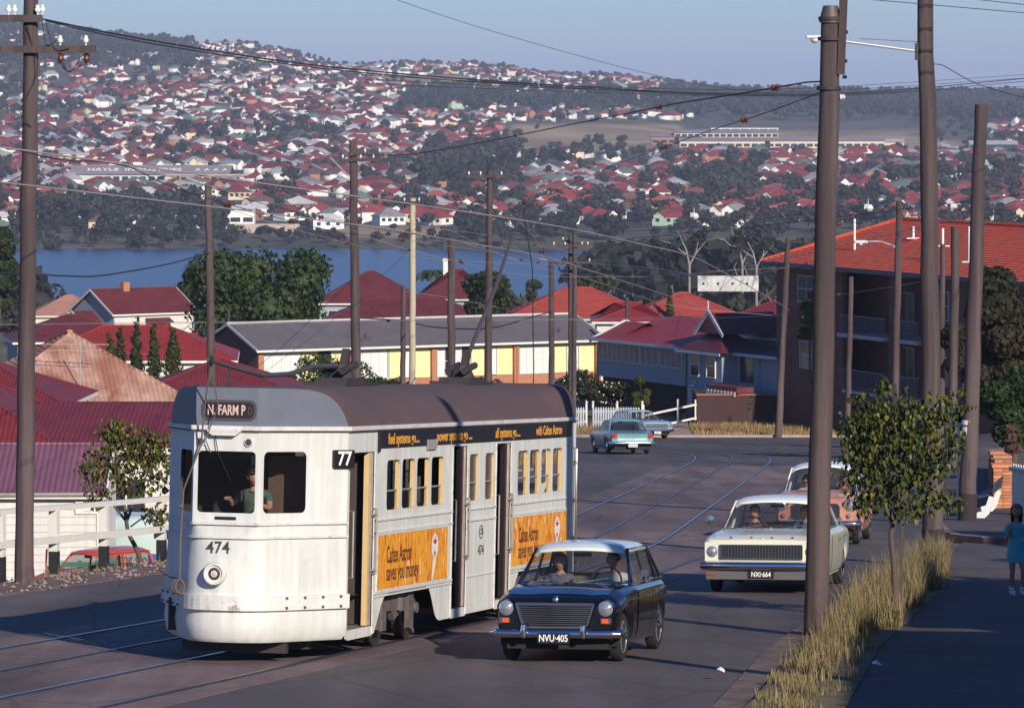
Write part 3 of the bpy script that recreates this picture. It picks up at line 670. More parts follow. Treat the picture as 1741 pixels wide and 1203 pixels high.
for tx, s, w_ in (('fuel systems go....', 1.75, 1.02), ('.power systems go ....', 4.05, 1.04), ('all systems go.....', 7.2, 1.02), ('with Caltex Astron', 9.55, .98)):
    text('lettering', tx, .185, ol, bn, (.0152, s, 2.59), (R(90), 0, R(90)), .0008, w_ * 1.12, .004, align='LEFT')
b = MB(); b.bb(.0145, .03, 3.62, 4.05, 2.43, 2.56); b.build('indicator_box', trimg, tram)
b = MB(); b.bb(0, .03, 1.3, 1.36, 2.44, 2.73); b.build('banner_bracket', blk, tram)
text('fleet_number', '474', .19, mat('number_paint'), tram, (.004, 6.55, 1.03), (R(90), 0, R(90)), .001, 1.1, .002)
em = MB(); em.add([(.004, 6.55 + .1 * math.cos(i * math.pi / 12), 1.28 + .075 * math.sin(i * math.pi / 12)) for i in range(24)], []); 
for i in range(24):
    a0, a1 = i * math.pi / 12, (i + 1) * math.pi / 12
    em.quad(*[(.004, 6.55 + r_ * math.cos(a), 1.28 + r_ * .8 * math.sin(a)) for r_, a in ((.115, a0), (.115, a1), (.095, a1), (.095, a0))])
em.build('emblem', mat('number_paint'), tram)
text('lettering', 'CB', .12, mat('number_paint'), tram, (.004, 6.55, 1.28), (R(90), 0, R(90)), .001, 1.0)
# bogies
def bogie(sc0, nm='bogie'):
    b = MB(); P = lambda s, z: (s, z)
    out_ = [(-1.02, .42), (-.95, .58), (-.3, .60), (.05, .66), (.30, .62), (.5, .56), (.62, .36), (.5, .22), (.38, .24), (.36, .38), (.1, .40), (-.25, .30), (-.35, .42), (-.75, .44), (-.85, .24), (-1.0, .22)]
    b.prism([(p[0], p[1]) for p in out_], .07, (-.20, sc0, 0), 'yz'); b.bb(-W + .15, -.14, sc0 + .05, sc0 + .2, .4, .55)
    b.bb(-.14, -.08, sc0 + .28, sc0 + .5, .18, .60); b.bb(-.14, -.10, sc0 - .9, sc0 - .72, .2, .5); b.tube([(-.1, sc0 + .58, .42), (-.05, sc0 + .58, .42)], .07, 10); b.bar((-.1, sc0 + .4, .62), (-.1, sc0 + .65, .42), .04); b.bar((-.1, sc0 + .35, .2), (-.1, sc0 + .5, .12), .06)
    b.tube([(-.11, sc0 - .1, .58), (-.11, sc0 - .1, .42)], .06, 10)
    o = b.build(nm, iron, tram); b = MB(); b.prism([(p[0], p[1]) for p in out_], .07, (-W + .13, sc0, 0), 'yz'); b.build('side_frame', iron, o)
    for s in (sc0 - .62, sc0 + .85):
        for x in (-.36, -W + .36):
            w_ = MB(); w_.lathe([(.05, -.05), (.26, -.05), (.30, -.03), (.33, -.03), (.33, .05), (.36, .07), (.36, .09), (.28, .09), (.1, .06)], 24, (0, 0, 0), 'x'); q_ = w_.build('wheel', mat('wheel_steel', (.06, .045, .045), .5, m=.5, var=.3), o, smooth=True, loc=(x, s, .35)); 
            if x < -1: q_.rotation_euler.z = math.pi
        a = MB(); a.tube([(-.3, s, .35), (-W + .3, s, .35)], .05, 8); a.build('axle', dark, o)
bogie(2.95); bogie(9.75)
b = MB(); b.bb(-W + .45, -.5, -.75, -.66, .08, .34); b.bb(-W + .35, -.4, -.2, .0, .10, .26); 
for x in (-1.75, -1.5, -1.0, -.7): b.bar((x, -.7, .3), (x, -.2, .12), .03)
b.build('lifeguard', dark, tram)
# trolley gear
def pole_base(s, nm='trolley_base'):
    b = MB(); b.bb(-ct - .28, -ct + .28, s - .75, s + .75, 3.235, 3.275); b.bb(-ct - .22, -ct + .22, s - .45, s + .45, 3.275, 3.33)
    b.tube([(-ct, s, 3.3), (-ct, s, 3.5)], [.2, .10], 10); b.tube([(-ct - .12, s - .35, 3.42), (-ct - .12, s + .25, 3.5)], .05, 8); b.tube([(-ct + .12, s - .35, 3.42), (-ct + .12, s + .25, 3.5)], .05, 8)
    b.bar((-ct, s + .1, 3.45), (-ct, s + .25, 3.68), .1)
    return b.build(nm, dark, tram)
pb2 = pole_base(9.7); b = MB(); b.tube([(-ct, 9.8, 3.5), (-ct - .1, 11.9, 4.62), (-ct - .30, 14.35, 5.95)], [.035, .03, .018], 8); b.build('trolley_pole', mat('pole_tube', (.09, .07, .075), .5, m=.3), pb2, smooth=True)
b = MB(); b.tube([(-ct - .30, 14.35, 5.92), (-ct - .05, 14.0, 5.0), (-ct + .1, 13.6, 3.4), (-ct + .12, 13.46, 2.0)], .009, 5); b.build('trolley_rope', blk, pb2)
b = MB(); b.lathe([(.0, -.025), (.05, -.025), (.035, 0), (.05, .025), (0, .025)], 12, (-ct - .31, 14.42, 6.0), 'x'); b.build('trolley_wheel', dark, pb2)
pb1 = pole_base(3.5); b = MB(); b.tube([(-ct, 3.3, 3.48), (-ct, 2.2, 3.47), (-ct, 1.2, 3.38), (-ct - .03, .2, 3.36), (-ct - .05, -.9, 3.45), (-ct - .06, -1.75, 3.53)], [.036, .034, .03, .028, .024, .02], 8); b.build('trolley_pole', mat('pole_tube'), pb1, smooth=True)
b = MB(); b.lathe([(.0, -.025), (.06, -.025), (.04, 0), (.06, .025), (0, .025)], 12, (-ct - .06, -1.80, 3.54), 'x'); b.bar((-ct - .05, -1.1, 3.45), (-ct - .05, -1.1, 3.2), .03); b.build('trolley_wheel', dark, pb1)
b = MB(); b.tube([(-ct - .06, -1.78, 3.5), (-ct - .2, -1.55, 3.0), (-ct - .28, -1.40, 2.55), (-ct - .52, -1.30, 2.0), (-ct - .56, -1.25, 1.4), (-ct - .56, -1.25, .95)], .011, 5)
b.tube([(-ct - .06, -1.78, 3.5), (-ct - .05, -1.5, 3.0), (-ct - .24, -1.36, 2.6), (-ct - .18, -1.35, 2.45)], .008, 5)
for k in range(4):
    b.tube([(-ct - .60 + .055 * math.cos(a) + .02 * k, -1.26 - .01 * k, .86 + .08 * math.sin(a)) for a in [j * math.pi / 6 for j in range(13)]], .011, 5)
b.tube([(-ct - .56, -1.25, .95), (-ct - .75, -1.0, .95), (-W - .01, -.3, 1.0)], .010, 5)
b.build('trolley_rope', mat('old_rope', (.13, .10, .09), .9), pb1)
b = MB(); b.lathe([(.04, 0), (.05, .03), (.0, .09)], 10, (0, 0, 0), 'x'); b.build('mirror', blk, tram, loc=(-W - .02, -.2, 1.95))
# ------------------------------------------------------------ people
def skinned(name, pts, edges, rad, m_, parent, sub=2):
    me = bpy.data.meshes.new(name); me.from_pydata([tuple(p) for p in pts], edges, [])
    o = bpy.data.objects.new(name, me); COL.objects.link(o)
    sk = o.modifiers.new('s', 'SKIN'); sk.use_smooth_shade = True
    for i, r_ in enumerate(rad):
        v = me.skin_vertices[0].data[i]; v.radius = r_ if isinstance(r_, tuple) else (r_, r_); v.use_root = (i == 0)
    ss = o.modifiers.new('u', 'SUBSURF'); ss.levels = ss.render_levels = sub
    bpy.context.view_layer.update()
    nm = bpy.data.meshes.new_from_object(o.evaluated_get(bpy.context.evaluated_depsgraph_get()))
    bpy.data.objects.remove(o); nm.name = name; nm.materials.clear(); nm.materials.append(m_)
    nm.polygons.foreach_set('use_smooth', [True] * len(nm.polygons))
    q_ = bpy.data.objects.new(name, nm); COL.objects.link(q_); q_.parent = parent; return q_
skinm = mat('skin', (.42, .22, .15), .55, var=.06); skind = mat('tanned_skin', (.30, .14, .085), .55, var=.06)
hairm = mat('dark_hair', (.018, .011, .009), .6, var=.3, sc_=20)
def head(t, c, s=1, hair=hairm, skin=skinm, turn=0, hat=None, longh=False):
    """head of an adult, chin to crown .23 m, centred on c, facing -y turned by turn"""
    h = bpy.data.objects.new('head', None)
    ca, sa = math.cos(turn), math.sin(turn)
    def T(x, y, z): return (c[0] + s * (x * ca - y * sa), c[1] + s * (x * sa + y * ca), c[2] + s * z)
    b = MB(); rows = []
    for i in range(13):
        th = math.pi * i / 12; row = []
        for j in range(18):
            ph = 2 * math.pi * j / 18; x = math.sin(th) * math.sin(ph); y = -math.sin(th) * math.cos(ph); z = math.cos(th)
            w_ = .078 if z > -.2 else .078 - .03 * (-z - .2)
            fy = -.095 if y < 0 else .10
            X, Y, Z = x * w_, (abs(fy) * y), z * .118
            if y < -.3 and abs(x) < .25:
                if -.35 < z < .12: Y -= .022 * (1 - abs(z + .12) / .26) * (1 - abs(x) / .25)   # nose
                if -.95 < z < -.7: Y -= .008
            if y < -.5 and .1 < z < .35 and .2 < abs(x) < .6: Y += .010                       # eye sockets
            row.append(T(X, Y, Z))
        rows.append(row)
    b.grid(rows, True); ho = b.build('head', skin, t, smooth=80)
    for sx in (-1, 1):
        e = MB(); e.lathe([(0, -.012), (.01, -.009), (.012, 0), (0, .008)], 8, (0, 0, 0), 'y'); e.build('eye', mat('eye_dark', (.02, .015, .015), .2), ho, loc=T(sx * .031, -.083, .022))
        e = MB(); e.tube([T(sx * .078, 0, .03), T(sx * .088, .012, .01), T(sx * .078, 0, -.03)], [.012, .016, .008], 6); e.build('ear', skin, ho, smooth=True)
    e = MB(); e.tube([T(-.024, -.086, -.058), T(0, -.095, -.056), T(.024, -.086, -.058)], .0055, 6); e.build('mouth', mat('lips', (.30, .08, .07), .5), ho, smooth=True)
    b = MB(); rows = []
    for i in range(9):
        th = math.pi * (.02 + .60 * i / 8); row = []
        for j in range(20):
            ph = 2 * math.pi * j / 20; x = math.sin(th) * math.sin(ph); y = -math.sin(th) * math.cos(ph); z = math.cos(th)
            front = max(0, -y); k = 1 + .05 * math.sin(j * 2.7 + i)
            zz = z if (y > -.25) else max(z, .45 + .1 * abs(x))
            if longh and y > -.2 and i > 5: zz = z - (i - 5) * .38
            row.append(T(x * .089 * k * (1.12 if longh else 1), y * (.103 if y < 0 else .115) * k, zz * .128 + .004))
        rows.append(row)
    b.grid(rows, True); b.build('hair', hair, t, smooth=80)
    if hat:
        b = MB(); b.lathe([(.095, .045), (.105, .075), (.118, .105), (.10, .125), (0, .13)], 20); b.prism([(-.08, -.09), (-.05, -.15), (.05, -.15), (.08, -.09)], .012, (0, 0, .045), 'xy')
        o = b.build('cap', hat, t, smooth=True, loc=c, rz=turn)
def hand(t, w_, d, skin=skinm, s=1, curl=.5):
    """five-fingered hand from the wrist w_ in direction d"""
    d = Vector(d).normalized(); w_ = Vector(w_); up = Vector((0, 0, 1)) if abs(d.z) < .8 else Vector((0, -1, 0)); x = d.cross(up).normalized(); n = x.cross(d)
    pts = [w_ - d * .03 * s, w_ + d * .02 * s, w_ + d * .06 * s]; ed = [(0, 1), (1, 2)]; ra = [(.022 * s, .018 * s), (.030 * s, .014 * s), (.036 * s, .012 * s)]
    skinned('hand', pts, ed, ra, skin, t, 1)
    for k in range(4):
        b0 = w_ + d * .075 * s + x * (k - 1.5) * .019 * s; L = (.034, .042, .039, .030)[k] * s
        b1 = b0 + (d * math.cos(curl) - n * math.sin(curl)) * L; b2 = b1 + (d * math.cos(curl * 2.4) - n * math.sin(curl * 2.4)) * L * .8
        m = MB(); m.tube([b0 - d * .015 * s, b0, b1, b2], [.009 * s, .009 * s, .008 * s, .006 * s], 6); m.build('finger', skin, t, smooth=80)
    b0 = w_ + d * .03 * s + x * .032 * s; b1 = b0 + (d * .7 + x * .5 - n * .4) * .035 * s; b2 = b1 + (d * .9 - n * .4) * .026 * s
    m = MB(); m.tube([b0 - x * .01, b0, b1, b2], [.011 * s, .011 * s, .009 * s, .007 * s], 6); m.build('thumb', skin, t, smooth=80)
def sitter(label, loc, rz, shirt, hands=((-.17, -.42, .30), (.17, -.42, .30)), hair=hairm, hat=None, turn=0, s=1, skin=skinm, longh=False, cat='person', parent_rot=None, legs=True, group=None):
    """seated adult; origin is the seat point under the hips, facing -y"""
    t = thing('person', label, cat, loc, rz, group)
    if parent_rot: t.rotation_euler = parent_rot
    hip = Vector((0, 0, .10)); ch = Vector((0, .05, .42)); nk = Vector((0, .03, .57)); hd = Vector((0, 0, .72))
    pts = [hip, (0, .04, .25), ch, (0, .04, .53), nk, (0, .01, .63)]; ed = [(0, 1), (1, 2), (2, 3), (3, 4), (4, 5)]; ra = [(.15, .11), (.13, .10), (.155, .105), (.12, .07), (.055, .055), (.052, .052)]
    for sx, hn in zip((-1, 1), hands):
        i = len(pts); sh = Vector((sx * .17, .05, .49)); hn = Vector(hn); el = (sh + hn) / 2 + Vector((sx * .06, .03, -.10))
        pts += [sh, el, hn]; ed += [(3, i), (i, i + 1), (i + 1, i + 2)]; ra += [.052, .040, .026]
    if legs:
        for sx in (-1, 1):
            i = len(pts); pts += [(sx * .09, -.08, .08), (sx * .11, -.44, .12), (sx * .11, -.62, -.28)]; ed += [(0, i), (i, i + 1), (i + 1, i + 2)]; ra += [.085, .06, .045]
    skinned('body', pts, ed, ra, skin, t, 1)
    k = len(pts)
    sp = [hip - Vector((0, 0, .02)), (0, .04, .25), ch, (0, .045, .53)]; se = [(0, 1), (1, 2), (2, 3)]; sr = [(.165, .125), (.147, .117), (.172, .12), (.135, .085)]
    for sx, hn in zip((-1, 1), hands):
        i = len(sp); sh = Vector((sx * .175, .05, .49)); hn = Vector(hn); el = (sh + hn) / 2 + Vector((sx * .06, .03, -.10)); sp += [sh, sh.lerp(el, .65)]; se += [(3, i), (i, i + 1)]; sr += [.066, .056]
    skinned('shirt', sp, se, sr, shirt, t, 1)
    b = MB(); b.tube([(-.05, -.02, .555), (0, -.045, .53), (.05, -.02, .555)], .014, 6); b.build('collar', shirt, t, smooth=True)
    if legs: skinned('trousers', [(0, 0, .08)] + [p for sx in (-1, 1) for p in ((sx * .09, -.08, .08), (sx * .11, -.44, .12), (sx * .11, -.60, -.22))], [(0, 1), (1, 2), (2, 3), (0, 4), (4, 5), (5, 6)], [.12, .095, .07, .06, .095, .07, .06], mat('dark_trousers', (.03, .03, .04), .8), t, 1)
    head(t, hd, 1, hair, skin, turn, hat, longh)
    for hn, sx in zip(hands, (-1, 1)): hand(t, hn, (0.0, -.9, .25), skin)
    if s != 1: t.scale = (s, s, s)
    return t
# ------------------------------------------------------------ cars
chrome = mat('chrome', (.62, .62, .66), .12, m=1, var=.05); tyre = mat('tyre_rubber', (.018, .016, .017), .8, var=.2)
cglass = mat('car_glass', (.025, .03, .032), .03, alpha=.30, spec=.8, var=0); cglass2 = mat('car_glass_side', (.02, .022, .024), .03, alpha=.42, spec=.8, var=0)
carblk = mat('car_underside', (.012, .011, .012), .8); redl = mat('red_lens', (.45, .02, .012), .15, coat=.5); orl = mat('amber_lens', (.70, .10, .02), .15, coat=.5)
lampg = mat('headlamp_glass', (.45, .45, .50), .06, m=.65, var=.25, sc_=40); vinyl = mat('dark_vinyl', (.03, .022, .02), .55)
def sm(x, xp, fp):
    """smooth interpolation through the points"""
    return float(np.interp(x, xp, fp))
def car(name, label, loc, rz, p, group=None, tilt=True):
    L, Wd, H = p['L'], p['W'], p['H']; hw = Wd / 2; paint, roofp = p['paint'], p.get('roofp', p['paint']); wr = p.get('wr', .3); fa, ra_ = p['fa'], p['ra']
    t = thing(name, label, p.get('cat', 'car'), (loc[0], loc[1], G(*loc) + .035), rz, group)
    if tilt:
        g = -.0625; ux = (math.cos(rz), math.sin(rz)); uy = (-math.sin(rz), math.cos(rz)); t.rotation_euler = (math.atan(g * uy[1]), -math.atan(g * ux[1]), rz)
    Q = p['prof']                                        # rows of (y, top z, half width factor, crown, fender lift, bottom z)
    qy = [q[0] for q in Q]
    ysm = sorted(set([round(y, 4) for y in np.linspace(qy[0], qy[-1], 46)] + [round(c + wr * 1.16 * math.sin(a), 4) for c in (fa, ra_) for a in np.linspace(-1.5, 1.5, 13)] + [qy[0] + .015, qy[0] + .04, qy[0] + .08, qy[-1] - .015, qy[-1] - .04]))
    cols = [np.array([q[i] for q in Q]) for i in range(6)]
    dense = np.linspace(qy[0], qy[-1], 200); ker = np.hanning(9); ker /= ker.sum()
    C = []
    for i in range(1, 6):
        v = np.interp(dense, cols[0], cols[i]); pad = np.concatenate([np.full(4, v[0]), v, np.full(4, v[-1])]); C.append(np.convolve(pad, ker, 'valid'))
    def par(y): return [float(np.interp(y, dense, c)) for c in C]
    U = [0, .2, .4, .58, .72, .82, .90, .955, .985]
    SW = p.get('sidew', [1.0, 1.006, 1.0, .995, .985, .95, .90]); SF = [0, .12, .3, .5, .72, .9, 1.0]
    fp_, fw = p.get('fpos', .84), p.get('fwid', .12)
    def sec(y, off=0, side=1):
        zt, wf, cr_, fe, zb = par(y); w_ = hw * wf; row = []
        e0, e1 = y - qy[0], qy[-1] - y
        nose = max(0, 1 - e0 / p.get('nr', .07)); tail = max(0, 1 - e1 / .06)
        zt = zt - .045 * nose ** 2 - .035 * tail ** 2; w_ = w_ - .03 * nose ** 2 - .025 * tail ** 2
        for u in U:
            z = zt + cr_ * (1 - (u / .985) ** 2) + fe * math.exp(-((u - fp_) / fw) ** 2) - .05 * max(0, (u - .85) / .135) ** 2.2
            row.append([side * w_ * u, y, z + off])
        zs = row[-1][2] - off - .03; zbe = zb
        for c in (fa, ra_):
            dd = (wr * 1.17) ** 2 - (y - c) ** 2
            if dd > 0: zbe = max(zbe, wr + math.sqrt(dd) * p.get('archk', 1.0) - .01)
        zbe = min(zbe, zs - .06)
        for k, f in enumerate(SF):
            row.append([side * (w_ * SW[k] + off), y, zs + (zbe - zs) * f])
        return row
    rows = []
    for y in ysm:
        r_ = sec(y, 0, 1); l_ = sec(y, 0, -1); rows.append([tuple(q) for q in l_[::-1] + r_[1:]])
    b = MB(); b.grid(rows)
    for r_ in (rows[0], rows[-1]):
        n = len(r_); half = n // 2
        for k in range(half): b.add([r_[k], r_[k + 1], r_[n - 2 - k], r_[n - 1 - k]], [(0, 1, 2, 3)]) if k < half - 0 and r_[k] != r_[n - 1 - k] else None
    body = b.build('body', paint, t, smooth=55)
    def sub(nm, y0, y1, k0, k1, off, m_, side=1, both=False, par_=t, nyy=10):
        g = []
        for y in np.linspace(y0, y1, nyy):
            r_ = sec(y, off, side)
            if both: l_ = sec(y, off, -1); g.append([tuple(q) for q in (l_[::-1] + r_[1:])][len(U) + 6 - k1: len(U) + 7 + k1])
            else: g.append([tuple(q) for q in r_[k0:k1 + 1]])
        e = []
        for row in g: e.append([(row[0][0], row[0][1], row[0][2] - off)] + row + [(row[-1][0] - (side * off if not both else 0), row[-1][1], row[-1][2] - (off if both else 0))])
        mm = MB(); mm.grid(g); return mm.build(nm, m_, par_, smooth=55)
    gap = MB()
    sub('bonnet', p['hood'][0], p['hood'][1], 0, p.get('hk', 5), .009, paint, both=True, nyy=14)
    if 'boot' in p: sub('boot_lid', p['boot'][0], p['boot'][1], 0, p.get('hk', 5), .009, p.get('bootp', paint), both=True, nyy=8)
    for sd in (1, -1):
        for (y0, y1) in p['doors']:
            d_ = sub('door', y0, y1, len(U) + 0, len(U) + 5, .007, paint, sd, nyy=12)
            yh = y1 - .14; s_ = sec(yh, 0, sd)[len(U) + 1]
            hb = MB(); hb.bar((s_[0] + sd * .035, yh - .09, s_[2]), (s_[0] + sd * .035, yh + .03, s_[2]), .018, .022); hb.bar((s_[0], yh, s_[2]), (s_[0] + sd * .035, yh, s_[2]), .02); hb.build('handle', chrome, d_)
        if p.get('strip'):
            st = MB(); zk = p['strip']
            pr_ = None
            for y in np.linspace(qy[0] + .25, qy[-1] - .2, 16):
                s_ = sec(y, .012, sd)[len(U) + zk]
                if pr_: st.bar(pr_, s_, .014, .02)
                pr_ = s_
            st.build('chrome_strip', p.get('stripm', chrome), t)
        sl = MB(); pr_ = None
        for y in np.linspace(fa + wr * 1.25, ra_ - wr * 1.25, 8):
            s_ = sec(y, .01, sd)[-1]
            if pr_: sl.bar((pr_[0], pr_[1], pr_[2] + .02), (s_[0], s_[1], s_[2] + .02), .02, .035)
            pr_ = s_
        sl.build('sill_trim', p.get('sillm', chrome), t)
    # dark underside, wheel wells
    u = MB(); zb0 = min(c[5] for c in Q); u.bb(-hw * .80, hw * .80, qy[0] + .12, qy[-1] - .12, zb0 - .03, zb0 + .30); u.build('underside', carblk, t)
    for c in (fa, ra_):
        for sd in (1, -1):
            w_ = MB(); a_ = [(wr * 1.15 * math.cos(x), wr * 1.15 * math.sin(x) + wr) for x in np.linspace(-.3, math.pi + .3, 14)]
            w_.grid([[(sd * hw * .93, c + y, z) for y, z in a_], [(sd * hw * .70, c + y, z) for y, z in a_]]); w_.add([(sd * hw * .70, c + y, z) for y, z in a_], [tuple(range(14))]); w_.build('wheel_arch_liner', carblk, t)
            x0 = sd * (hw - .125 - p.get('wi', 0))
            y_ = MB(); tw = .075; y_.lathe([(wr * .60, -tw), (wr * .86, -tw), (wr * .97, -tw * .8), (wr, -tw * .4), (wr, tw * .4), (wr * .97, tw * .8), (wr * .86, tw), (wr * .66, tw * .85)], 28, (0, 0, 0), 'x')
            wh = thing('wheel', None, None); del_ = wh; wh.parent = t; wh.location = (x0, c, wr); wh.rotation_euler = (0, 0, 0 if sd > 0 else math.pi)
            y_.build('tyre', tyre, wh, smooth=True)
            r_ = MB(); r_.lathe([(wr * .68, tw * .85), (wr * .62, tw * .95), (wr * .58, tw * .5), (wr * .42, tw * .45), (wr * .38, tw * .75)], 28, (0, 0, 0), 'x'); r_.build('rim', p.get('rimm', mat('silver_rim', (.35, .35, .36), .4, m=.6)), wh, smooth=True)
            r_ = MB(); r_.lathe([(wr * .46, tw * .62), (wr * .44, tw * .9), (wr * .25, tw * 1.15), (wr * .1, tw * 1.35), (0, tw * 1.4)], 24, (0, 0, 0), 'x'); r_.build('hubcap', chrome, wh, smooth=True)
            if p.get('whitewall'): r_ = MB(); r_.lathe([(wr * .70, tw * 1.02), (wr * .80, tw * 1.03)], 28, (0, 0, 0), 'x'); r_.build('whitewall', mat('whitewall', (.6, .57, .5), .7), wh)
    # greenhouse
    g = p['gh']   # wb: base half width, wt: top half width, ya,yat windscreen base/top; yd,ydt rear base/top; zb belt; zr roof
    zb_, zr = g['zb'], g['zr']; wb_, wt = g['wb'], g['wt']; bow = g.get('bow', .07)
    def scr(yb, yt, sgn, k=1):
        R_ = []
        for i in range(7):
            v = i / 6; row = []
            for j in range(11):
                uu = -1 + 2 * j / 10; x = (wb_ + (wt - wb_) * v) * uu * .985; y = yb + (yt - yb) * v + sgn * bow * (1 - uu * uu); z = zb_ + (zr - .03 - zb_) * v; row.append((x, y, z + (0.012 if v == 0 else 0)))
            R_.append(row)
        return R_
    WS = scr(g['ya'], g['yat'], -1); RS = scr(g['yd'], g['ydt'], 1)
    b = MB(); b.grid(WS); ws = b.build('windscreen', cglass, t, smooth=80)
    b = MB(); b.grid(RS); rs = b.build('rear_window', cglass, t, smooth=80)
    for S_, o in ((WS, ws), (RS, rs)):
        f = MB(); f.tube(S_[0], .011, 6); f.build('surround', chrome, o); 
    rows = []
    yf_, yr_ = g['yat'] - bow - .03, g['ydt'] + bow + .03
    for i in range(17):
        v = i / 16; row = []
        for j in range(15):
            uu = -1 + 2 * j / 14; a = abs(uu)
            yy0 = g['yat'] - bow * (1 - uu * uu) - .035; yy1 = g['ydt'] + bow * (1 - uu * uu) + .035; y = yy0 + (yy1 - yy0) * v
            e = min(v, 1 - v) * (yy1 - yy0)
            z = zr + g.get('rc', .06) * (1 - a ** 2.4) - .05 * max(0, 1 - e / .16) ** 2 - .035 * max(0, (a - .8) / .2) ** 2 + g.get('arc', .02) * math.sin(math.pi * v)
            row.append(((wt + .025) * uu * (1 - .04 * (2 * v - 1) ** 2), y, z))
        rows.append(row)
    lip = [[(q[0] * .985, q[1], q[2] - .035) for q in r_] for r_ in rows]
    b = MB(); b.grid(rows); b.grid(lip)
    for a_, c_ in ((rows[0], lip[0]), (rows[-1], lip[-1])): b.grid([a_, c_])
    for j in (0, -1): b.grid([[r_[j] for r_ in rows], [r_[j] for r_ in lip]])
    b.build('roof', roofp, t, smooth=60)
    for sd in (1, -1):
        Y = [(g['ya'], g['yat'])] + g['pill'] + [(g['yd'], g['ydt'])]
        for i, (yb, yt) in enumerate(Y):
            w_ = .045 if i == 0 else (g.get('cw', .10) if i == len(Y) - 1 else .04)
            b = MB(); 
            P0 = (sd * wb_, yb, zb_ - .02); P1 = (sd * wt, yt, zr - .005)
            dy = w_ if i < len(Y) - 1 else -w_
            if 0 < i < len(Y) - 1: P0 = (P0[0], yb - w_ / 2, P0[2]); P1 = (P1[0], yt - w_ / 2, P1[2])
            o_ = .03
            b.add([P0, (P0[0], P0[1] + dy, P0[2]), (P1[0], P1[1] + dy, P1[2]), P1, (P0[0] - sd * o_, P0[1], P0[2]), (P0[0] - sd * o_, P0[1] + dy, P0[2]), (P1[0] - sd * o_, P1[1] + dy, P1[2]), (P1[0] - sd * o_, P1[1], P1[2])], [(0, 1, 2, 3), (4, 5, 6, 7), (0, 1, 5, 4), (1, 2, 6, 5), (2, 3, 7, 6), (3, 0, 4, 7)])
            b.build('pillar', p.get('pillm', paint) if i < len(Y) - 1 else p.get('rpill', roofp), t)
            if i < len(Y) - 1:
                yb2, yt2 = Y[i + 1]
                gl = MB(); e_ = .006
                gl.quad((P0[0] - sd * e_, yb + .02, zb_ - .01), (P0[0] - sd * e_, yb2 - .02, zb_ - .01), (P1[0] - sd * e_, yt2 - .02, zr - .015), (P1[0] - sd * e_, yt + .02, zr - .015))
                if not (p.get('open') and i == 0 and sd == 1): go = gl.build('side_window', cglass2, t)
        b = MB(); b.bar((sd * (wb_ + .006), g['ya'] + .05, zb_ + .0), (sd * (wb_ + .006), g['yd'] - .05, zb_), .018, .016); b.build('window_sill', chrome, t)
        b = MB(); b.bar((sd * (wt + .012), g['yat'] + .03, zr - .012), (sd * (wt + .012), g['ydt'] - .03, zr - .012), .016, .014); b.build('gutter', p.get('gutm', chrome), t)
        b = MB(); b.bar((sd * wb_ * .985, g['ya'] + .015, zb_ + .01), (sd * wt * .985, g['yat'] + .01, zr - .03), .018); b.build('windscreen_trim', chrome, t)
    # cabin
    seatm = p.get('seatm', vinyl)
    ys0 = g['ya'] + .95; 
    b = MB(); b.bb(-wb_ + .05, wb_ - .05, g['ya'] + .1, g['yd'] - .05, .28, .40); b.build('cabin_floor', carblk, t)
    for yy in (ys0, ys0 + .85):
        if yy < g['yd'] - .1:
            b = MB(); b.bb(-wb_ + .12, wb_ - .12, yy - .45, yy + .05, .40, .55); b.bb(-wb_ + .12, wb_ - .12, yy, yy + .12, .5, zb_ + .05); b.build('seat', seatm, t, bev=.03)
    b = MB(); b.bb(-wb_ + .05, wb_ - .05, g['ya'] - .02, g['ya'] + .28, zb_ - .16, zb_ - .02); b.build('dashboard', p.get('dashm', vinyl), t)
    sx = .33 * Wd / 1.6
    b = MB(); cc = Vector((sx * p.get('drv', -1), g['ya'] + .42, zb_ + .0)); b.tube([cc + Vector((.19 * math.cos(a), .07 * math.sin(a), .18 * math.sin(a))) for a in np.linspace(0, 2 * math.pi, 19)], .012, 6); b.bar(cc, cc + Vector((0, -.25, -.12)), .03); b.bar(cc + Vector((-.18, 0, 0)), cc + Vector((.18, 0, 0)), .02)
    b.build('steering_wheel', carblk, t)
    b = MB(); b.bb(-.11, .11, g['yat'] + .02, g['yat'] + .05, zr - .12, zr - .06); b.build('rear_view_mirror', carblk, t)
    for x in p.get('wip', (-.35, .25)):
        b = MB(); b.tube([(x - .18, g['ya'] - bow - .03, zb_ + .01), (x + .05, g['ya'] - bow - .0, zb_ + .04), (x + .24, g['ya'] - bow + .02, zb_ + .07)], .008, 5); b.build('wiper', chrome, t)
    def front_lamp(x, z, r_, y, m_=lampg, rim_=chrome, nm='headlight', dep=.04, sgn=-1, hood=False):
        b = MB(); b.lathe([(r_ * 1.15, .04), (r_ * 1.17, sgn * -.0 - (dep if sgn < 0 else -dep)), (r_ * 1.02, (-dep - .02) * -sgn * -1 if sgn < 0 else dep + .02), (r_ * .98, (-dep + .005) if sgn < 0 else dep - .005)], 24, (0, 0, 0), 'y'); o = b.build(nm, rim_, t, smooth=True, loc=(x, y, z))
        b = MB(); b.lathe([(r_ * .99, (-dep + .002) if sgn < 0 else dep - .002), (r_ * .7, (-dep - .02) if sgn < 0 else dep + .02), (0, (-dep - .035) if sgn < 0 else dep + .035)], 20, (0, 0, 0), 'y'); b.build('lens', m_, o, smooth=True); return o
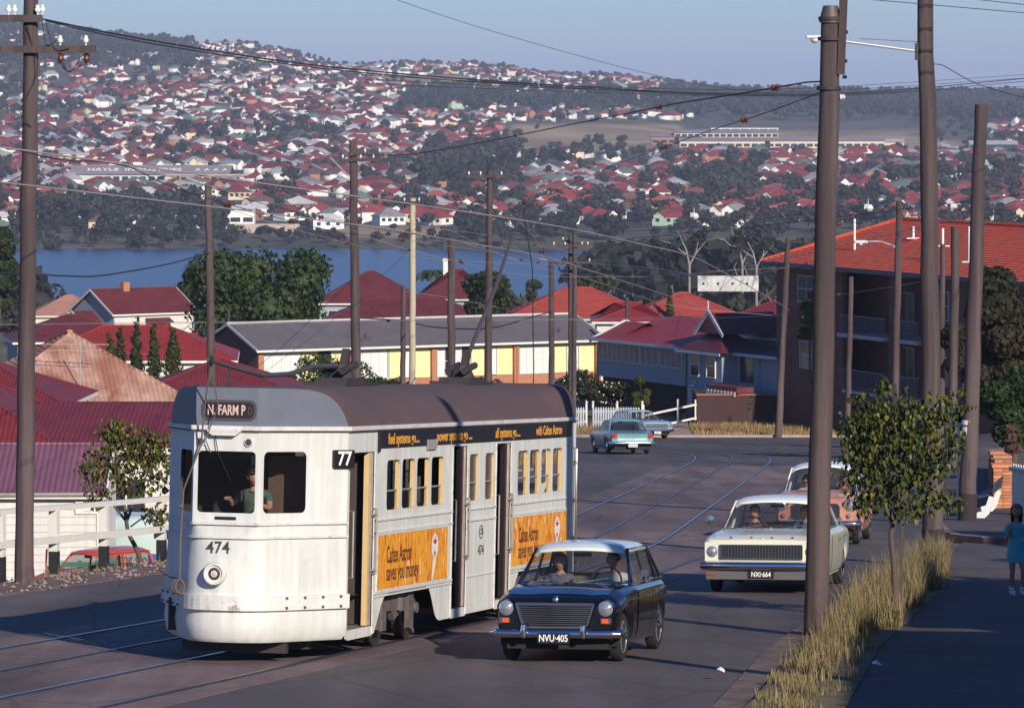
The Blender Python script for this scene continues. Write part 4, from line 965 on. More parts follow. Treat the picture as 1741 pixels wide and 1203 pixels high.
    def bumper(yb, z0, z1, sgn, wrap=.35, hwb=None, bulge=.06, m_=chrome, oy=.05):
        hwb = hwb or hw * 1.0; pts = []
        for uu in np.linspace(-1, 1, 19): pts.append((hwb * uu, yb + sgn * (-(abs(uu) ** 3) * .07 * -1) * -1 * 1))
        path = [(-hwb - .0, yb - sgn * wrap)] + [(hwb * uu, yb + sgn * bulge * (1 - abs(uu) ** 2.5) - sgn * .02) for uu in np.linspace(-1, 1, 19)] + [(hwb, yb - sgn * wrap)]
        zc = (z0 + z1) / 2; hh = (z1 - z0) / 2; prof = [(-.015, -hh), (.012, -hh * .92), (.03, -hh * .5), (.036, 0), (.03, hh * .5), (.012, hh * .92), (-.015, hh)]
        G_ = []
        for (o_, dz) in prof:
            row = []
            for i, (x, y) in enumerate(path):
                nx_, ny_ = (0, sgn)
                if i == 0 or i == len(path) - 1: nx_, ny_ = (math.copysign(1, x), 0)
                elif i in (1, len(path) - 2): nx_, ny_ = (math.copysign(.7, x), .7 * sgn)
                row.append((x + nx_ * (o_ + oy * .2), y + ny_ * (o_ + oy * .2), zc + dz))
            G_.append(row)
        mm = MB(); mm.grid(G_); return mm.build('bumper', m_, t, smooth=60)
    def plateo(s, y, z, w_, h_, bgc, fgc, sgn=-1, parent=t, size=None):
        b = MB(); b.box((0, y, z), (w_, .012, h_)); o = b.build('number_plate', bgc, parent)
        text('lettering', s, size or h_ * .92, fgc, o, (0, y + sgn * .0075, z - h_ * .02), (R(90), 0, 0 if sgn < 0 else math.pi), .0006, .80, .002)
        return o
    return t, dict(sec=sec, sub=sub, lamp=front_lamp, bumper=bumper, plate=plateo, U=len(U), par=par)
platek = mat('plate_black', (.012, .012, .016), .4); platew = mat('plate_white', (.75, .73, .70), .5)

# --- small black saloon with white roof
navy = mat('black_car_paint', (.004, .004, .007), .16, var=.0, coat=.8, spec=.6); wroof = mat('white_car_paint', (.66, .70, .66), .25, var=.02, coat=.5)
P1 = dict(L=3.73, W=1.54, H=1.35, fa=-1.27, ra=1.10, wr=.285, paint=navy, roofp=wroof, pillm=navy, rpill=navy, nr=.10, fpos=.80, fwid=.16, strip=1, wip=(-.35, .2), drv=1, open=True, seatm=mat('tan_seat', (.16, .12, .08), .6),
    prof=[(-1.84, .66, .90, .03, .02, .30), (-1.70, .735, .95, .055, .03, .26), (-1.35, .80, .985, .07, .03, .22), (-.95, .85, 1.0, .05, .01, .20), (-.70, .875, 1.0, .015, 0, .19), (0, .875, 1.0, .0, 0, .19), (.9, .875, .995, .0, 0, .19), (1.25, .87, .98, .02, .01, .21), (1.60, .80, .93, .03, .02, .26), (1.87, .66, .86, .02, .02, .32)],
    hood=(-1.66, -.80), boot=(1.35, 1.80), doors=[(-.62, .27), (.29, 1.02)],
    gh=dict(zb=.885, zr=1.30, wb=.70, wt=.575, ya=-.72, yat=-.22, yd=1.42, ydt=1.02, pill=[(-.60, -.20), (.28, .30), (1.02, .93)], bow=.10, rc=.05, cw=.07))
c1, h1 = car('black_saloon', 'small black saloon with white roof and plate NVU-405 beside the tram', (.90, 54.0), -R(12), P1)
h1['bumper'](-1.88, .30, .40, -1, .30, .76, .05)
for x in (-.36, .36): b = MB(); b.lathe([(0, -.09), (.035, -.07), (.045, 0), (.035, .07), (0, .10)], 12, (x, -1.965, .38)); b.build('overrider', chrome, c1, smooth=True)
for x in (-.60, .60): h1['lamp'](x, .645, .093, -1.80)
gr = MB(); gr.cur = 0
gt = [(-.47, .70), (.47, .70), (.38, .42), (-.38, .42)]; gr.prism(gt, .02, (0, -1.865, 0)); go = gr.build('grille', carblk, c1)
for i in range(11):
    z = .435 + i * .0245; hwg = .38 + (z - .42) / .28 * .09; bow_ = 0; s = MB(); s.tube([(-hwg + .01, -1.875, z), (0, -1.905, z), (hwg - .01, -1.875, z)], .0075, 5); s.build('grille_bar', chrome, go)
s = MB()
for a, c_ in zip(gt, gt[1:] + gt[:1]): s.bar((a[0], -1.885 - .02 * (abs(a[0]) < .1), a[1]), (c_[0], -1.885, c_[1]), .022)
s.build('surround', chrome, go)
b = MB(); b.lathe([(0, -.03), (.035, -.015), (.038, .01)], 14, (0, 0, 0), 'y'); b.build('badge', chrome, c1, loc=(0, -1.845, .745), smooth=True)
b = MB(); b.bar((0, -1.80, .765), (0, -.80, .935), .014, .016); b.build('bonnet_strip', chrome, c1)
for x in (-1, 1):
    b = MB(); b.bb(x * .55, x * .68, -1.885, -1.845, .47, .535); o = b.build('indicator', chrome, c1); b = MB(); b.bb(x * .60 - .035, x * .60 + .045, -1.895, -1.885, .478, .527); b.build('lens', orl, o)
h1['plate']('NVU·405', -1.975, .30, .385, .125, platek, platew)
b = MB(); b.bb(.76, .80, -.62, -.60, .92, .94); b.bar((.78, -.61, .93), (.84, -.60, 1.0), .012); b.bb(.80, .90, -.62, -.59, .98, 1.05); b.build('door_mirror', chrome, c1)

# --- cream saloon
cream = mat('cream_car_paint', (.66, .64, .52), .22, var=.02, coat=.6); croof = mat('white_roof_paint', (.72, .73, .70), .25, var=.02, coat=.5)
P2 = dict(L=4.65, W=1.86, H=1.44, fa=-1.50, ra=1.30, wr=.32, paint=cream, roofp=croof, pillm=cream, rpill=cream, nr=.06, fpos=.9, fwid=.10, wip=(-.4, .3), drv=-1, sillm=cream, archk=.85,
    prof=[(-2.27, .80, .96, .02, .01, .36), (-2.1, .86, .975, .03, .015, .28), (-1.5, .90, 1.0, .035, .01, .24), (-.9, .93, 1.0, .03, 0, .22), (-.7, .93, 1.0, .0, 0, .22), (.6, .93, 1.0, .0, 0, .22), (1.2, .93, .99, .01, .015, .24), (2.0, .90, .96, .02, .03, .3), (2.34, .84, .93, .02, .03, .36)],
    hood=(-2.22, -.95), boot=(1.5, 2.28), doors=[(-.72, .22), (.24, 1.1)],
    gh=dict(zb=.945, zr=1.385, wb=.80, wt=.66, ya=-.88, yat=-.30, yd=1.50, ydt=1.05, pill=[(.22, .24)], bow=.10, rc=.055, cw=.16))
c2, h2 = car('cream_saloon', 'cream saloon with plate NXI-664 passing behind the large foreground pole', (4.28, 70.6), -R(10.5), P2)
h2['bumper'](-2.33, .37, .49, -1, .35, .92, .04); b = MB(); b.bb(-.86, .86, -2.30, -2.24, .22, .37); b.build('front_valance', mat('valance_grey', (.10, .09, .10), .5), c2)
for x in (-.77, .77):
    h2['lamp'](x, .645, .092, -2.245)
b = MB(); b.bb(-.88, .88, -2.285, -2.262, .50, .79); fo = b.build('grille_panel', cream, c2)
gb = MB(); gb.bb(-.63, .63, -2.298, -2.286, .54, .75); go = gb.build('grille', carblk, c2)
for i in range(26): s = MB(); x = -.61 + i * 1.22 / 25; s.bar((x, -2.306, .55), (x, -2.306, .74), .010); s.build('grille_bar', mat('grille_steel', (.13, .13, .18), .35, m=.6), go)
for z in (.54, .75): s = MB(); s.bar((-.64, -2.308, z), (.64, -2.308, z), .02); s.build('surround', chrome, go)
for x in (-.64, .64): s = MB(); s.bar((x, -2.308, .54), (x, -2.308, .75), .02); s.build('surround', chrome, go)
for i in range(4):
    s = MB(); x = -.48 + i * .32; s.box((x, -2.20, .865), (.03, .015, .02)); s.build('bonnet_letter', carblk, c2)
b = MB(); b.bar((0, -2.24, .855), (0, -.98, .975), .02, .02); b.build('bonnet_crease', cream, c2)
h2['plate']('NXI·664', -2.315, .30, .40, .12, platek, platew)
for x in (-1, 1): b = MB(); b.bb(x * .70, x * .86, -2.312, -2.302, .28, .33); b.build('indicator', mat('dull_amber', (.2, .08, .04), .3), c2)
b = MB(); b.bar((-.90, -.70, .93), (-1.0, -.72, 1.03), .014); b.lathe([(0, -.015), (.075, -.01), (.075, .01), (0, .012)], 12, (-1.02, -.72, 1.08), 'y'); b.build('door_mirror', chrome, c2)

# --- salmon pink saloon
pink = mat('salmon_car_paint', (.50, .22, .15), .28, var=.03, coat=.4)
P3 = dict(L=4.4, W=1.74, H=1.58, fa=-1.42, ra=1.22, wr=.33, paint=pink, roofp=wroof, pillm=wroof, rpill=wroof, nr=.2, fpos=.80, fwid=.17, drv=-1, strip=2, archk=.9,
    prof=[(-2.12, .72, .88, .03, .05, .34), (-1.95, .84, .94, .08, .08, .28), (-1.5, .93, .985, .10, .06, .24), (-.95, 1.0, 1.0, .06, .01, .22), (-.75, 1.0, 1.0, 0, 0, .22), (.7, 1.0, 1.0, 0, 0, .22), (1.2, .98, .99, .05, .02, .24), (1.9, .90, .94, .06, .02, .3), (2.22, .75, .88, .03, .02, .36)],
    hood=(-1.9, -.98), boot=(1.45, 2.1), doors=[(-.75, .15), (.17, .98)],
    gh=dict(zb=1.01, zr=1.49, wb=.76, wt=.64, ya=-.85, yat=-.42, yd=1.42, ydt=1.02, pill=[(.16, .18)], bow=.14, rc=.10, cw=.14))
c3, h3 = car('salmon_saloon', 'salmon pink rounded saloon with white roof following the cream saloon', (6.36, 89.6), -R(9), P3)
h3['bumper'](-2.2, .36, .48, -1, .35, .86, .10)
for x in (-.68, .68): h3['lamp'](x, .78, .115, -2.06, dep=.07); h3['lamp'](x * .96, .57, .042, -2.10, nm='side_lamp')
gb = MB(); gb.prism(rrect(-.46, .46, .52, .80, .08), .02, (0, -2.135, 0)); go = gb.build('grille', carblk, c3)
for i in range(8): s = MB(); z = .55 + i * .032; s.bar((-.44, -2.145, z), (.44, -2.145, z), .008); s.build('grille_bar', mat('grille_steel'), go)
s = MB(); lp = rrect(-.47, .47, .51, .81, .08); 
for a, c_ in zip(lp, lp[1:] + lp[:1]): s.bar((a[0], -2.145, a[1]), (c_[0], -2.145, c_[1]), .022)
for x in (-.02,): s.bar((x, -2.15, .52), (x, -2.15, .8), .05)
s.build('surround', chrome, go)
for x in (-.5, .5): b = MB(); b.lathe([(0, -.1), (.03, -.08), (.04, 0), (.03, .09), (0, .11)], 10, (x, -2.31, .46)); b.build('overrider', chrome, c3, smooth=True)

# --- teal saloon seen from behind
teal = mat('teal_car_paint', (.12, .27, .29), .22, var=.02, coat=.6)
P4 = dict(P2); P4.update(paint=teal, roofp=teal, pillm=teal, rpill=teal, strip=2, stripm=chrome)
P4['prof'] = [(-2.27, .80, .96, .02, .01, .36), (-2.1, .86, .975, .03, .015, .28), (-1.5, .90, 1.0, .035, .01, .24), (-.9, .93, 1.0, .03, 0, .22), (.6, .93, 1.0, .0, 0, .22), (1.2, .93, .99, .0, .02, .24), (2.0, .91, .97, .01, .04, .3), (2.34, .86, .95, .0, .04, .40)]
c4, h4 = car('teal_saloon', 'metallic teal saloon driving away at the bend seen from behind', (4.55, 183.8), R(190), P4)
h4['bumper'](2.42, .40, .52, 1, .35, .90, .03)
for x in (-.76, .76): h4['lamp'](x, .76, .10, 2.335, m_=redl, nm='tail_light', sgn=1)
b = MB(); b.bb(-.64, .64, 2.34, 2.352, .80, .83); b.build('tail_strip', chrome, c4); b = MB(); b.bb(-.62, .62, 2.34, 2.352, .55, .66); b.build('tail_panel', mat('pale_teal_panel', (.35, .5, .5), .3, m=.3), c4)
h4['plate']('NHR·850', 2.47, .36, .38, .12, platew, platek, 1)

# --- pale blue saloon
pale = mat('pale_blue_car_paint', (.28, .36, .42), .22, var=.02, coat=.6)
P5 = dict(P2); P5.update(paint=pale, roofp=pale, pillm=pale, rpill=pale)
c5, h5 = car('pale_blue_saloon', 'pale blue saloon with chrome grille waiting behind the teal one', (6.35, 224.0), R(24), P5)
h5['bumper'](-2.33, .36, .50, -1, .35, .92, .04)
for x in (-.76, .76): h5['lamp'](x, .68, .11, -2.25)
gb = MB(); gb.bb(-.62, .62, -2.30, -2.28, .54, .76); go = gb.build('grille', chrome, c5)
h5['plate']('NRK·271', -2.40, .32, .38, .12, platew, platek)

# --- small orange car in the yard
orange = mat('orange_car_paint', (.55, .07, .02), .3, var=.03, coat=.4)
P6 = dict(P1); P6.update(paint=orange, roofp=orange, pillm=orange, rpill=orange, open=False, strip=0)
P6['prof'] = [(q[0] * .88, q[1], q[2], q[3], q[4], q[5]) for q in P1['prof']]; P6['L'] = 3.3; P6['W'] = 1.42; P6['fa'] = -1.13; P6['ra'] = .98; P6['hood'] = (-1.5, -.75); P6['boot'] = (1.3, 1.55); P6['doors'] = [(-.6, .4)]
P6['gh'] = dict(zb=.885, zr=1.30, wb=.64, wt=.53, ya=-.68, yat=-.30, yd=1.35, ydt=1.2, pill=[(.35, .35)], bow=.08, rc=.05, cw=.07)
c6, h6 = car('orange_car', 'small orange hatchback parked below the white railing with its door open', (-9.75, 103.5), -R(42), P6, tilt=False)
for x in (-.52, .52): h6['lamp'](x, .62, .09, -1.585)
h6['bumper'](-1.66, .32, .40, -1, .25, .70, .04)
b = MB(); b.cur = 0
for a, c_ in (((0, 0, .3), (0, .0, 1.28)), ((0, 0, 1.28), (0, .8, 1.28)), ((0, .8, 1.28), (0, .85, .88)), ((0, 0, .9), (0, .85, .88))): b.bar(a, c_, .04)
b.bb(-.02, .02, 0, .85, .3, .88); o = b.build('open_door', orange, c6, loc=(-.72, -.6, .0)); o.rotation_euler.z = R(65)

# --- panel van
vanp = mat('van_paint', (.50, .62, .60), .35, var=.03, coat=.3)
van = thing('panel_van', 'rounded pale turquoise laundry van parked in the yard beyond the orange hatchback', 'van', (-9.55, 113.5, G(-9.55, 113.5) + .03), R(72))
rows = []
for i in range(21):
    v = i / 20; y = -2.0 + 4.0 * v; e = min(v, 1 - v) * 4.0; k = 1 - .35 * max(0, 1 - e / .45) ** 2.2; h = 1.88 - (.75 * max(0, (.95 - (y + 2.0)) / .95) ** 1.6 if y < -1.05 else 0)
    row = []
    for j in range(21):
        a = math.pi * j / 20; cx_, s_ = math.cos(a), math.sin(a); x = .82 * k * math.copysign(abs(cx_) ** .35, cx_); z = .35 + (h - .35) * (s_ ** .38 if s_ > 0 else 0) * (1 - .10 * max(0, 1 - e / .3) ** 2); row.append((x, y, z))
    rows.append(row)
b = MB(); b.grid(rows)
for r_ in (rows[0], rows[-1]): b.add(r_, [tuple(range(len(r_)))])
b.build('body', vanp, van, smooth=50)
b = MB(); b.bb(-.7, .7, -1.8, 1.8, .22, .4); b.build('underside', carblk, van)
for y in (-1.25, 1.2):
    for x in (-.70, .70): b = MB(); b.lathe([(0, -.08), (.3, -.08), (.33, -.04), (.33, .04), (.3, .08), (0, .08)], 20, (0, 0, 0), 'x'); b.build('wheel', tyre, van, smooth=True, loc=(x, y, .33))
for sx in (-1, 1):
    b = MB(); b.prism(rrect(-1.25, -.70, 1.15, 1.55, .08), .02, (sx * .795 - .01, 0, 0), 'yz'); b.build('side_window', mat('van_window', (.02, .025, .03), .1), van)
    b = MB(); b.prism(rrect(.75, 1.15, 1.25, 1.5, .06), .02, (sx * .81 - .01, 0, 0), 'yz'); b.build('side_window', mat('van_window'), van)
    text('lettering', 'Laundering Co.', .30, mat('van_letter', (.50, .03, .03), .5), van, (sx * .826, .25, .80), (R(90), 0, R(90) if sx > 0 else -R(90)), .002, .9, .003)
    b = MB(); b.bb(sx * .822, sx * .826, -1.3, -.55, .62, .95); b.build('blue_flash', mat('van_blue', (.05, .12, .45), .5), van)
for x in (-.5, .5): b = MB(); b.lathe([(.1, .04), (.1, -.02), (0, -.05)], 14, (0, 0, 0), 'y'); b.build('headlight', lampg, van, smooth=True, loc=(x, -1.96, .75))
b = MB(); b.bb(-.6, .6, -2.03, -1.98, .38, .48); b.build('bumper', chrome, van)

# --- people in the vehicles
def inside(root, x, y, z): 
    bpy.context.view_layer.update(); return root.matrix_world @ Vector((x, y, z))
def ride(root, x, y, z, label, **k):
    w_ = inside(root, x, y, z); return sitter(label, w_, 0, parent_rot=root.rotation_euler.copy(), **k)
ride(c1, -.34, .12, .44, 'passenger in the black saloon in dark clothes', shirt=mat('grey_blouse', (.12, .12, .16), .8), hands=((-.12, -.30, .20), (.12, -.32, .20)), s=.93, longh=True)
ride(c1, .33, .12, .44, 'driver of the black saloon in a white shirt with his arm at the window', shirt=mat('white_shirt', (.62, .62, .60), .8), hands=((-.15, -.36, .36), (.28, -.10, .50)), s=.96, turn=R(25))
ride(c2, -.40, .05, .47, 'driver of the cream saloon in dark clothes behind the wheel', shirt=mat('brown_shirt', (.06, .03, .03), .8), hands=((-.15, -.40, .38), (.15, -.40, .38)), turn=R(-15))
ride(c2, .42, .05, .47, 'passenger of the cream saloon half hidden by the large pole', shirt=mat('blue_shirt', (.10, .14, .22), .8), hands=((-.12, -.30, .2), (.12, -.3, .2)))
ride(c3, -.38, .1, .50, 'driver of the salmon saloon in a light shirt', shirt=mat('white_shirt'), hands=((-.15, -.40, .36), (.15, -.40, .36)))
ride(c3, .38, .1, .50, 'passenger of the salmon saloon in a red top', shirt=mat('red_top', (.35, .04, .04), .8), hands=((-.12, -.30, .2), (.12, -.3, .2)))
ride(tram, -.98, -.62, 1.44, 'tram driver in a green shirt and dark peaked cap', shirt=mat('green_uniform', (.07, .10, .07), .8), hands=((-.22, -.26, .46), (.16, -.30, .40)), hat=mat('dark_cap', (.02, .018, .02), .6), turn=R(20), hair=hairm, legs=False)
# ------------------------------------------------------------ foliage and the town across the river
nprs = np.random.RandomState(11)
leafd = leafmat('far_foliage', (.024, .028, .022), (.038, .038, .028), .15, .7, .03)
leafm2 = leafmat('foliage_olive', (.040, .050, .020), (.022, .034, .015), .25, .6, .3)
leafg = leafmat('foliage_green', (.030, .055, .016), (.052, .072, .020), .3, .55, .4)
barkm = mat('bark', (.09, .065, .055), .9, var=.3, sc_=6, bump=.6); barkw = mat('pale_bark', (.27, .23, .21), .85, var=.3, sc_=2)
def crown_arrays(rs, lobes, n, size, core=True, flat=.7):
    """leaf-sized triangles through the crown's lobes + rough inner masses; lobes = (x,y,z,r)"""
    V_, F_ = [], []; wts = np.array([l[3] ** 2 for l in lobes]); wts = wts / wts.sum(); base = 0
    for l, w_ in zip(lobes, wts):
        k = max(6, int(n * w_)); d = rs.normal(size=(k, 3)); d /= np.linalg.norm(d, axis=1)[:, None]; rr = l[3] * rs.uniform(.62, 1.12, (k, 1)) ** .8
        c = d * rr * np.array([1, 1, flat]) + np.array(l[:3]); t1 = np.cross(d + rs.normal(0, .6, (k, 3)), rs.normal(size=(k, 3))); t1 /= np.linalg.norm(t1, axis=1)[:, None] + 1e-9
        t2 = np.cross(d + rs.normal(0, .5, (k, 3)), t1); t2 /= np.linalg.norm(t2, axis=1)[:, None] + 1e-9; s = size * rs.uniform(.6, 1.4, (k, 1))
        q_ = np.stack([c - t1 * s, c + t2 * s * .8, c + t1 * s, c - t2 * s * .8], 1).reshape(-1, 3); V_.append(q_)
        F_.append(np.arange(k * 4).reshape(k, 4) + base); base += k * 4
        if core:
            U_ = []
            for i in range(5):
                th = math.pi * i / 4
                for j in range(6):
                    ph = 2 * math.pi * j / 6 + i; r_ = l[3] * .60 * rs.uniform(.8, 1.15); U_.append((l[0] + r_ * math.sin(th) * math.cos(ph), l[1] + r_ * math.sin(th) * math.sin(ph), l[2] + r_ * math.cos(th) * flat))
            V_.append(np.array(U_)); F_.append(np.array([(base + i * 6 + j, base + i * 6 + (j + 1) % 6, base + (i + 1) * 6 + (j + 1) % 6, base + (i + 1) * 6 + j) for i in range(4) for j in range(6)])); base += 30
    return np.concatenate(V_), np.concatenate(F_)
def npmesh(name, V_, F_, m_):
    me = bpy.data.meshes.new(name); me.vertices.add(len(V_)); me.vertices.foreach_set('co', np.ascontiguousarray(V_, dtype=np.float32).ravel())
    me.loops.add(F_.size); me.loops.foreach_set('vertex_index', np.ascontiguousarray(F_, dtype=np.int32).ravel()); me.polygons.add(len(F_)); me.polygons.foreach_set('loop_start', np.arange(0, F_.size, F_.shape[1], dtype=np.int32))
    me.update(calc_edges=True); me.materials.append(m_); return me
def lobes_for(rs, n, R_, h0, h1, sp=.6):
    o = []
    for i in range(n):
        a = rs.uniform(0, 6.28); r_ = R_ * sp * math.sqrt(rs.uniform(0, 1)); z = rs.uniform(h0, h1); o.append((r_ * math.cos(a), r_ * math.sin(a), z, R_ * rs.uniform(.35, .6)))
    return o
def trunk_mesh(rs, h, r_, lobes, limbs=4):
    b = MB(); b.tube([(0, 0, -.4), (rs.uniform(-.1, .1), rs.uniform(-.1, .1), h * .5), (rs.uniform(-.2, .2), rs.uniform(-.2, .2), h)], [r_, r_ * .75, r_ * .5], 6)
    for l in lobes[:limbs]: b.tube([(0, 0, h * rs.uniform(.5, .9)), (l[0] * .6, l[1] * .6, (h + l[2]) / 2), (l[0], l[1], l[2])], [r_ * .45, r_ * .3, r_ * .12], 5)
    return b
# unit far trees (height 1)
FT = []
for i in range(8):
    rs = np.random.RandomState(50 + i)
    if i < 4: lb = lobes_for(rs, 5, .42, .42, .78, .65)
    elif i < 6: lb = lobes_for(rs, 6, .55, .36, .62, .8)
    else: lb = lobes_for(rs, 4, .26, .45, .92, .5)
    V_, F_ = crown_arrays(rs, lb, 150, .085); V_ = V_ * np.array([1, 1, 1]); zt = V_[:, 2].max(); V_ = V_ / zt
    FT.append((V_, F_, npmesh('crown', V_, F_, leafd), trunk_mesh(rs, .45, .03, [tuple(np.array(l) / zt) for l in lb], 3).mesh('trunk', barkm)))
tree_jobs = []   # (x, y, h, kind, wide)
def pt(px, d): return PX(px, d)
def free(px, py, excl): return not any(a < px < b and c < py < e for a, b, c, e in excl)
LM = [(125, 430, 290, 318), (1095, 1560, 207, 262), (360, 440, 340, 368), (320, 405, 342, 378), (520, 595, 336, 372), (395, 510, 376, 398)]
def pyy(x, y): return 160 - G(x, y) / y * F
# houses
HR = [((.23, .034, .030), 34), ((.15, .022, .024), 18), ((.30, .07, .04), 10), ((.46, .45, .44), 14), ((.25, .25, .26), 9), ((.12, .18, .14), 5), ((.13, .075, .06), 10)]
rcol = [mat('far_roof_' + n, c[0], .7, var=.2, sc_=.3, rnd_=.15, dirt=((.12, .06, .05), .25, .58, .35)) for n, c in zip(('red', 'maroon', 'orange_tile', 'white', 'grey', 'green', 'brown'), HR)]
rname = ['red', 'dark red', 'orange', 'white', 'grey', 'green', 'brown']
hwalls = [mat('far_wall_white', (.76, .73, .68), .8, var=.1, sc_=.4, rnd_=.12), mat('far_wall_cream', (.60, .50, .36), .8, var=.1, sc_=.4), mat('far_wall_green', (.36, .46, .36), .8, var=.1, sc_=.4), mat('far_wall_brick', (.32, .15, .10), .8, var=.15, sc_=.5)]
farwin = mat('far_window', (.03, .035, .045), .2)
wn = ['white', 'cream', 'pale green', 'brick']
HT = []
def hip(b, w_, d_, z0, rise, ridge, ov=.5, cx=0, cy=0):
    hw_, hd = w_ / 2 + ov, d_ / 2 + ov; rl = ridge / 2
    v = [(cx - hw_, cy - hd, z0), (cx + hw_, cy - hd, z0), (cx + hw_, cy + hd, z0), (cx - hw_, cy + hd, z0), (cx - rl, cy, z0 + rise), (cx + rl, cy, z0 + rise)]
    b.add(v, [(0, 1, 5, 4), (1, 2, 5), (2, 3, 4, 5), (3, 0, 4)]); b.add([(p[0], p[1], z0 - .18) for p in v[:4]] + v[:4], [(0, 1, 2, 3), (0, 1, 5, 4), (1, 2, 6, 5), (2, 3, 7, 6), (3, 0, 4, 7)])
for i in range(10):
    rs = random.Random(90 + i); w_ = rs.uniform(9, 13.5); d_ = rs.uniform(7, 9.5); wh = rs.choice([2.6, 2.9, 3.3, 4.4]); rise = rs.uniform(1.9, 2.9)
    wb = MB(); wb.bb(-w_ / 2, w_ / 2, -d_ / 2, d_ / 2, -1.6, wh); rb = MB(); hip(rb, w_, d_, wh, rise, w_ - d_ * .9 if i % 3 else .5)
    if i % 2 == 0:                                         # a projecting gable
        gx = rs.choice([-1, 1]) * (w_ / 2 - 2.4); wb.bb(gx - 2.2, gx + 2.2, -d_ / 2 - 1.8, -d_ / 2, -1.6, wh - .02)
        wb.add([(gx - 2.2, -d_ / 2 - 1.8, wh), (gx + 2.2, -d_ / 2 - 1.8, wh), (gx, -d_ / 2 - 1.8, wh + 1.6)], [(0, 1, 2)])
        rb.add([(gx - 2.7, -d_ / 2 - 2.1, wh - .35), (gx, -d_ / 2 - 2.1, wh + 1.75), (gx + 2.7, -d_ / 2 - 2.1, wh - .35), (gx - 2.7, 0, wh - .35), (gx, 0, wh + 1.75), (gx + 2.7, 0, wh - .35)], [(0, 1, 4, 3), (1, 2, 5, 4)])
    win = []
    for k in range(3 + i % 2):
        x = -w_ / 2 + w_ * (k + .6) / (3.2 + i % 2); n_ = MB(); n_.bb(x - .7, x + .7, -d_ / 2 - (1.88 if (i % 2 == 0 and abs(x - gx) < 2.3) else .06), -d_ / 2, wh - 2.0, wh - .7); win.append(n_.mesh('window', farwin))
    sd_ = MB(); sd_.bb(w_ / 2, w_ / 2 + .06, -1.2, 1.0, wh - 2.0, wh - .7); win.append(sd_.mesh('window', farwin))
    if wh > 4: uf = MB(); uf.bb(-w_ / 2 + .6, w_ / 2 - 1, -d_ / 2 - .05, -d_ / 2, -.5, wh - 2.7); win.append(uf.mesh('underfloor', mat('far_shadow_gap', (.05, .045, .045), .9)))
    HT.append((wb.mesh('wall', hwalls[0]), rb.mesh('roof', rcol[0]), win, w_, wb, rb))
def arr(mb): 
    T_ = []
    for f in mb.f:
        for k in range(1, len(f) - 1): T_.append((f[0], f[k], f[k + 1]))
    return np.array(mb.v), np.array(T_)
spots = []
excl = LM + [(860, 1180, 205, 264), (1090, 1680, 205, 262), (640, 800, 128, 150), (440, 600, 306, 320), (560, 760, 383, 404), (1180, 1741, 178, 206)]
y = 1560.
while y < 4700:
    half = .135 * y; x = -half + rnd.uniform(0, 10)
    while x < half:
        xx = x + rnd.uniform(-2, 2); yy_ = y + rnd.uniform(-7, 7) + 9 * math.sin(x / 130); px = 870.5 + F * xx / yy_; py = pyy(xx, yy_)
        dens = .88 if py > 150 else .62
        cl = math.sin(xx / 110 + yy_ / 170) + math.sin(xx / 61 - yy_ / 97)                 # wooded pockets
        if px < 330 and py < 130: dens = .25
        if px < 60 and py < 175: dens = .2
        if 60 < px < 380 and py > 372: dens = .22
        if 730 < px < 870 and 262 < py < 330: dens = .12
        if px > 1020 and py > 378: dens = .5
        if 700 < px < 1180 and 158 < py < 196: dens = .28
        if px > 1180 and 168 < py < 216: dens = 0
        if px > 1180 and 206 < py < 216: dens = .2
        if 1150 < px < 1300 and 280 < py < 345: dens = .6
        if py > 386: dens *= .3
        if cl > 1.4: dens *= .35
        if rnd.random() < dens and free(px, py, excl) and -60 < px < 1800: spots.append((xx, yy_, px, py))
        x += rnd.uniform(12.5, 18) if y < 2600 else rnd.uniform(15, 24)
    y += 19 + (y - 1560) * .0050
spots.sort(key=lambda s: s[1])
acc = {}
def place_house(x, y, kind, rc, wc, rz, lab, grp, s=1):
    wm_, rm_, win, w_, _, _ = HT[kind]; z = G(x, y)
    t = thing('house', lab, 'house', (x, y, z), rz, grp); t.scale = (s, s, s)
    for me_, m_, nm in ((wm_, hwalls[wc], 'wall'), (rm_, rcol[rc], 'roof')):
        key = (me_.name, m_.name)
        if key not in acc: c_ = me_.copy(); c_.name = nm; c_.materials.clear(); c_.materials.append(m_); acc[key] = c_
        linkobj(nm, acc[key], t)
    for wmesh in win: linkobj(wmesh.name.split('.')[0], wmesh, t)
    return t
def zone(px, py):
    return ('left edge', 'left', 'centre', 'centre', 'right', 'right edge')[int(min(5, max(0, px // 290)))]
rpool = [i for i, c in enumerate(HR) for _ in range(c[1])]
rest = {}
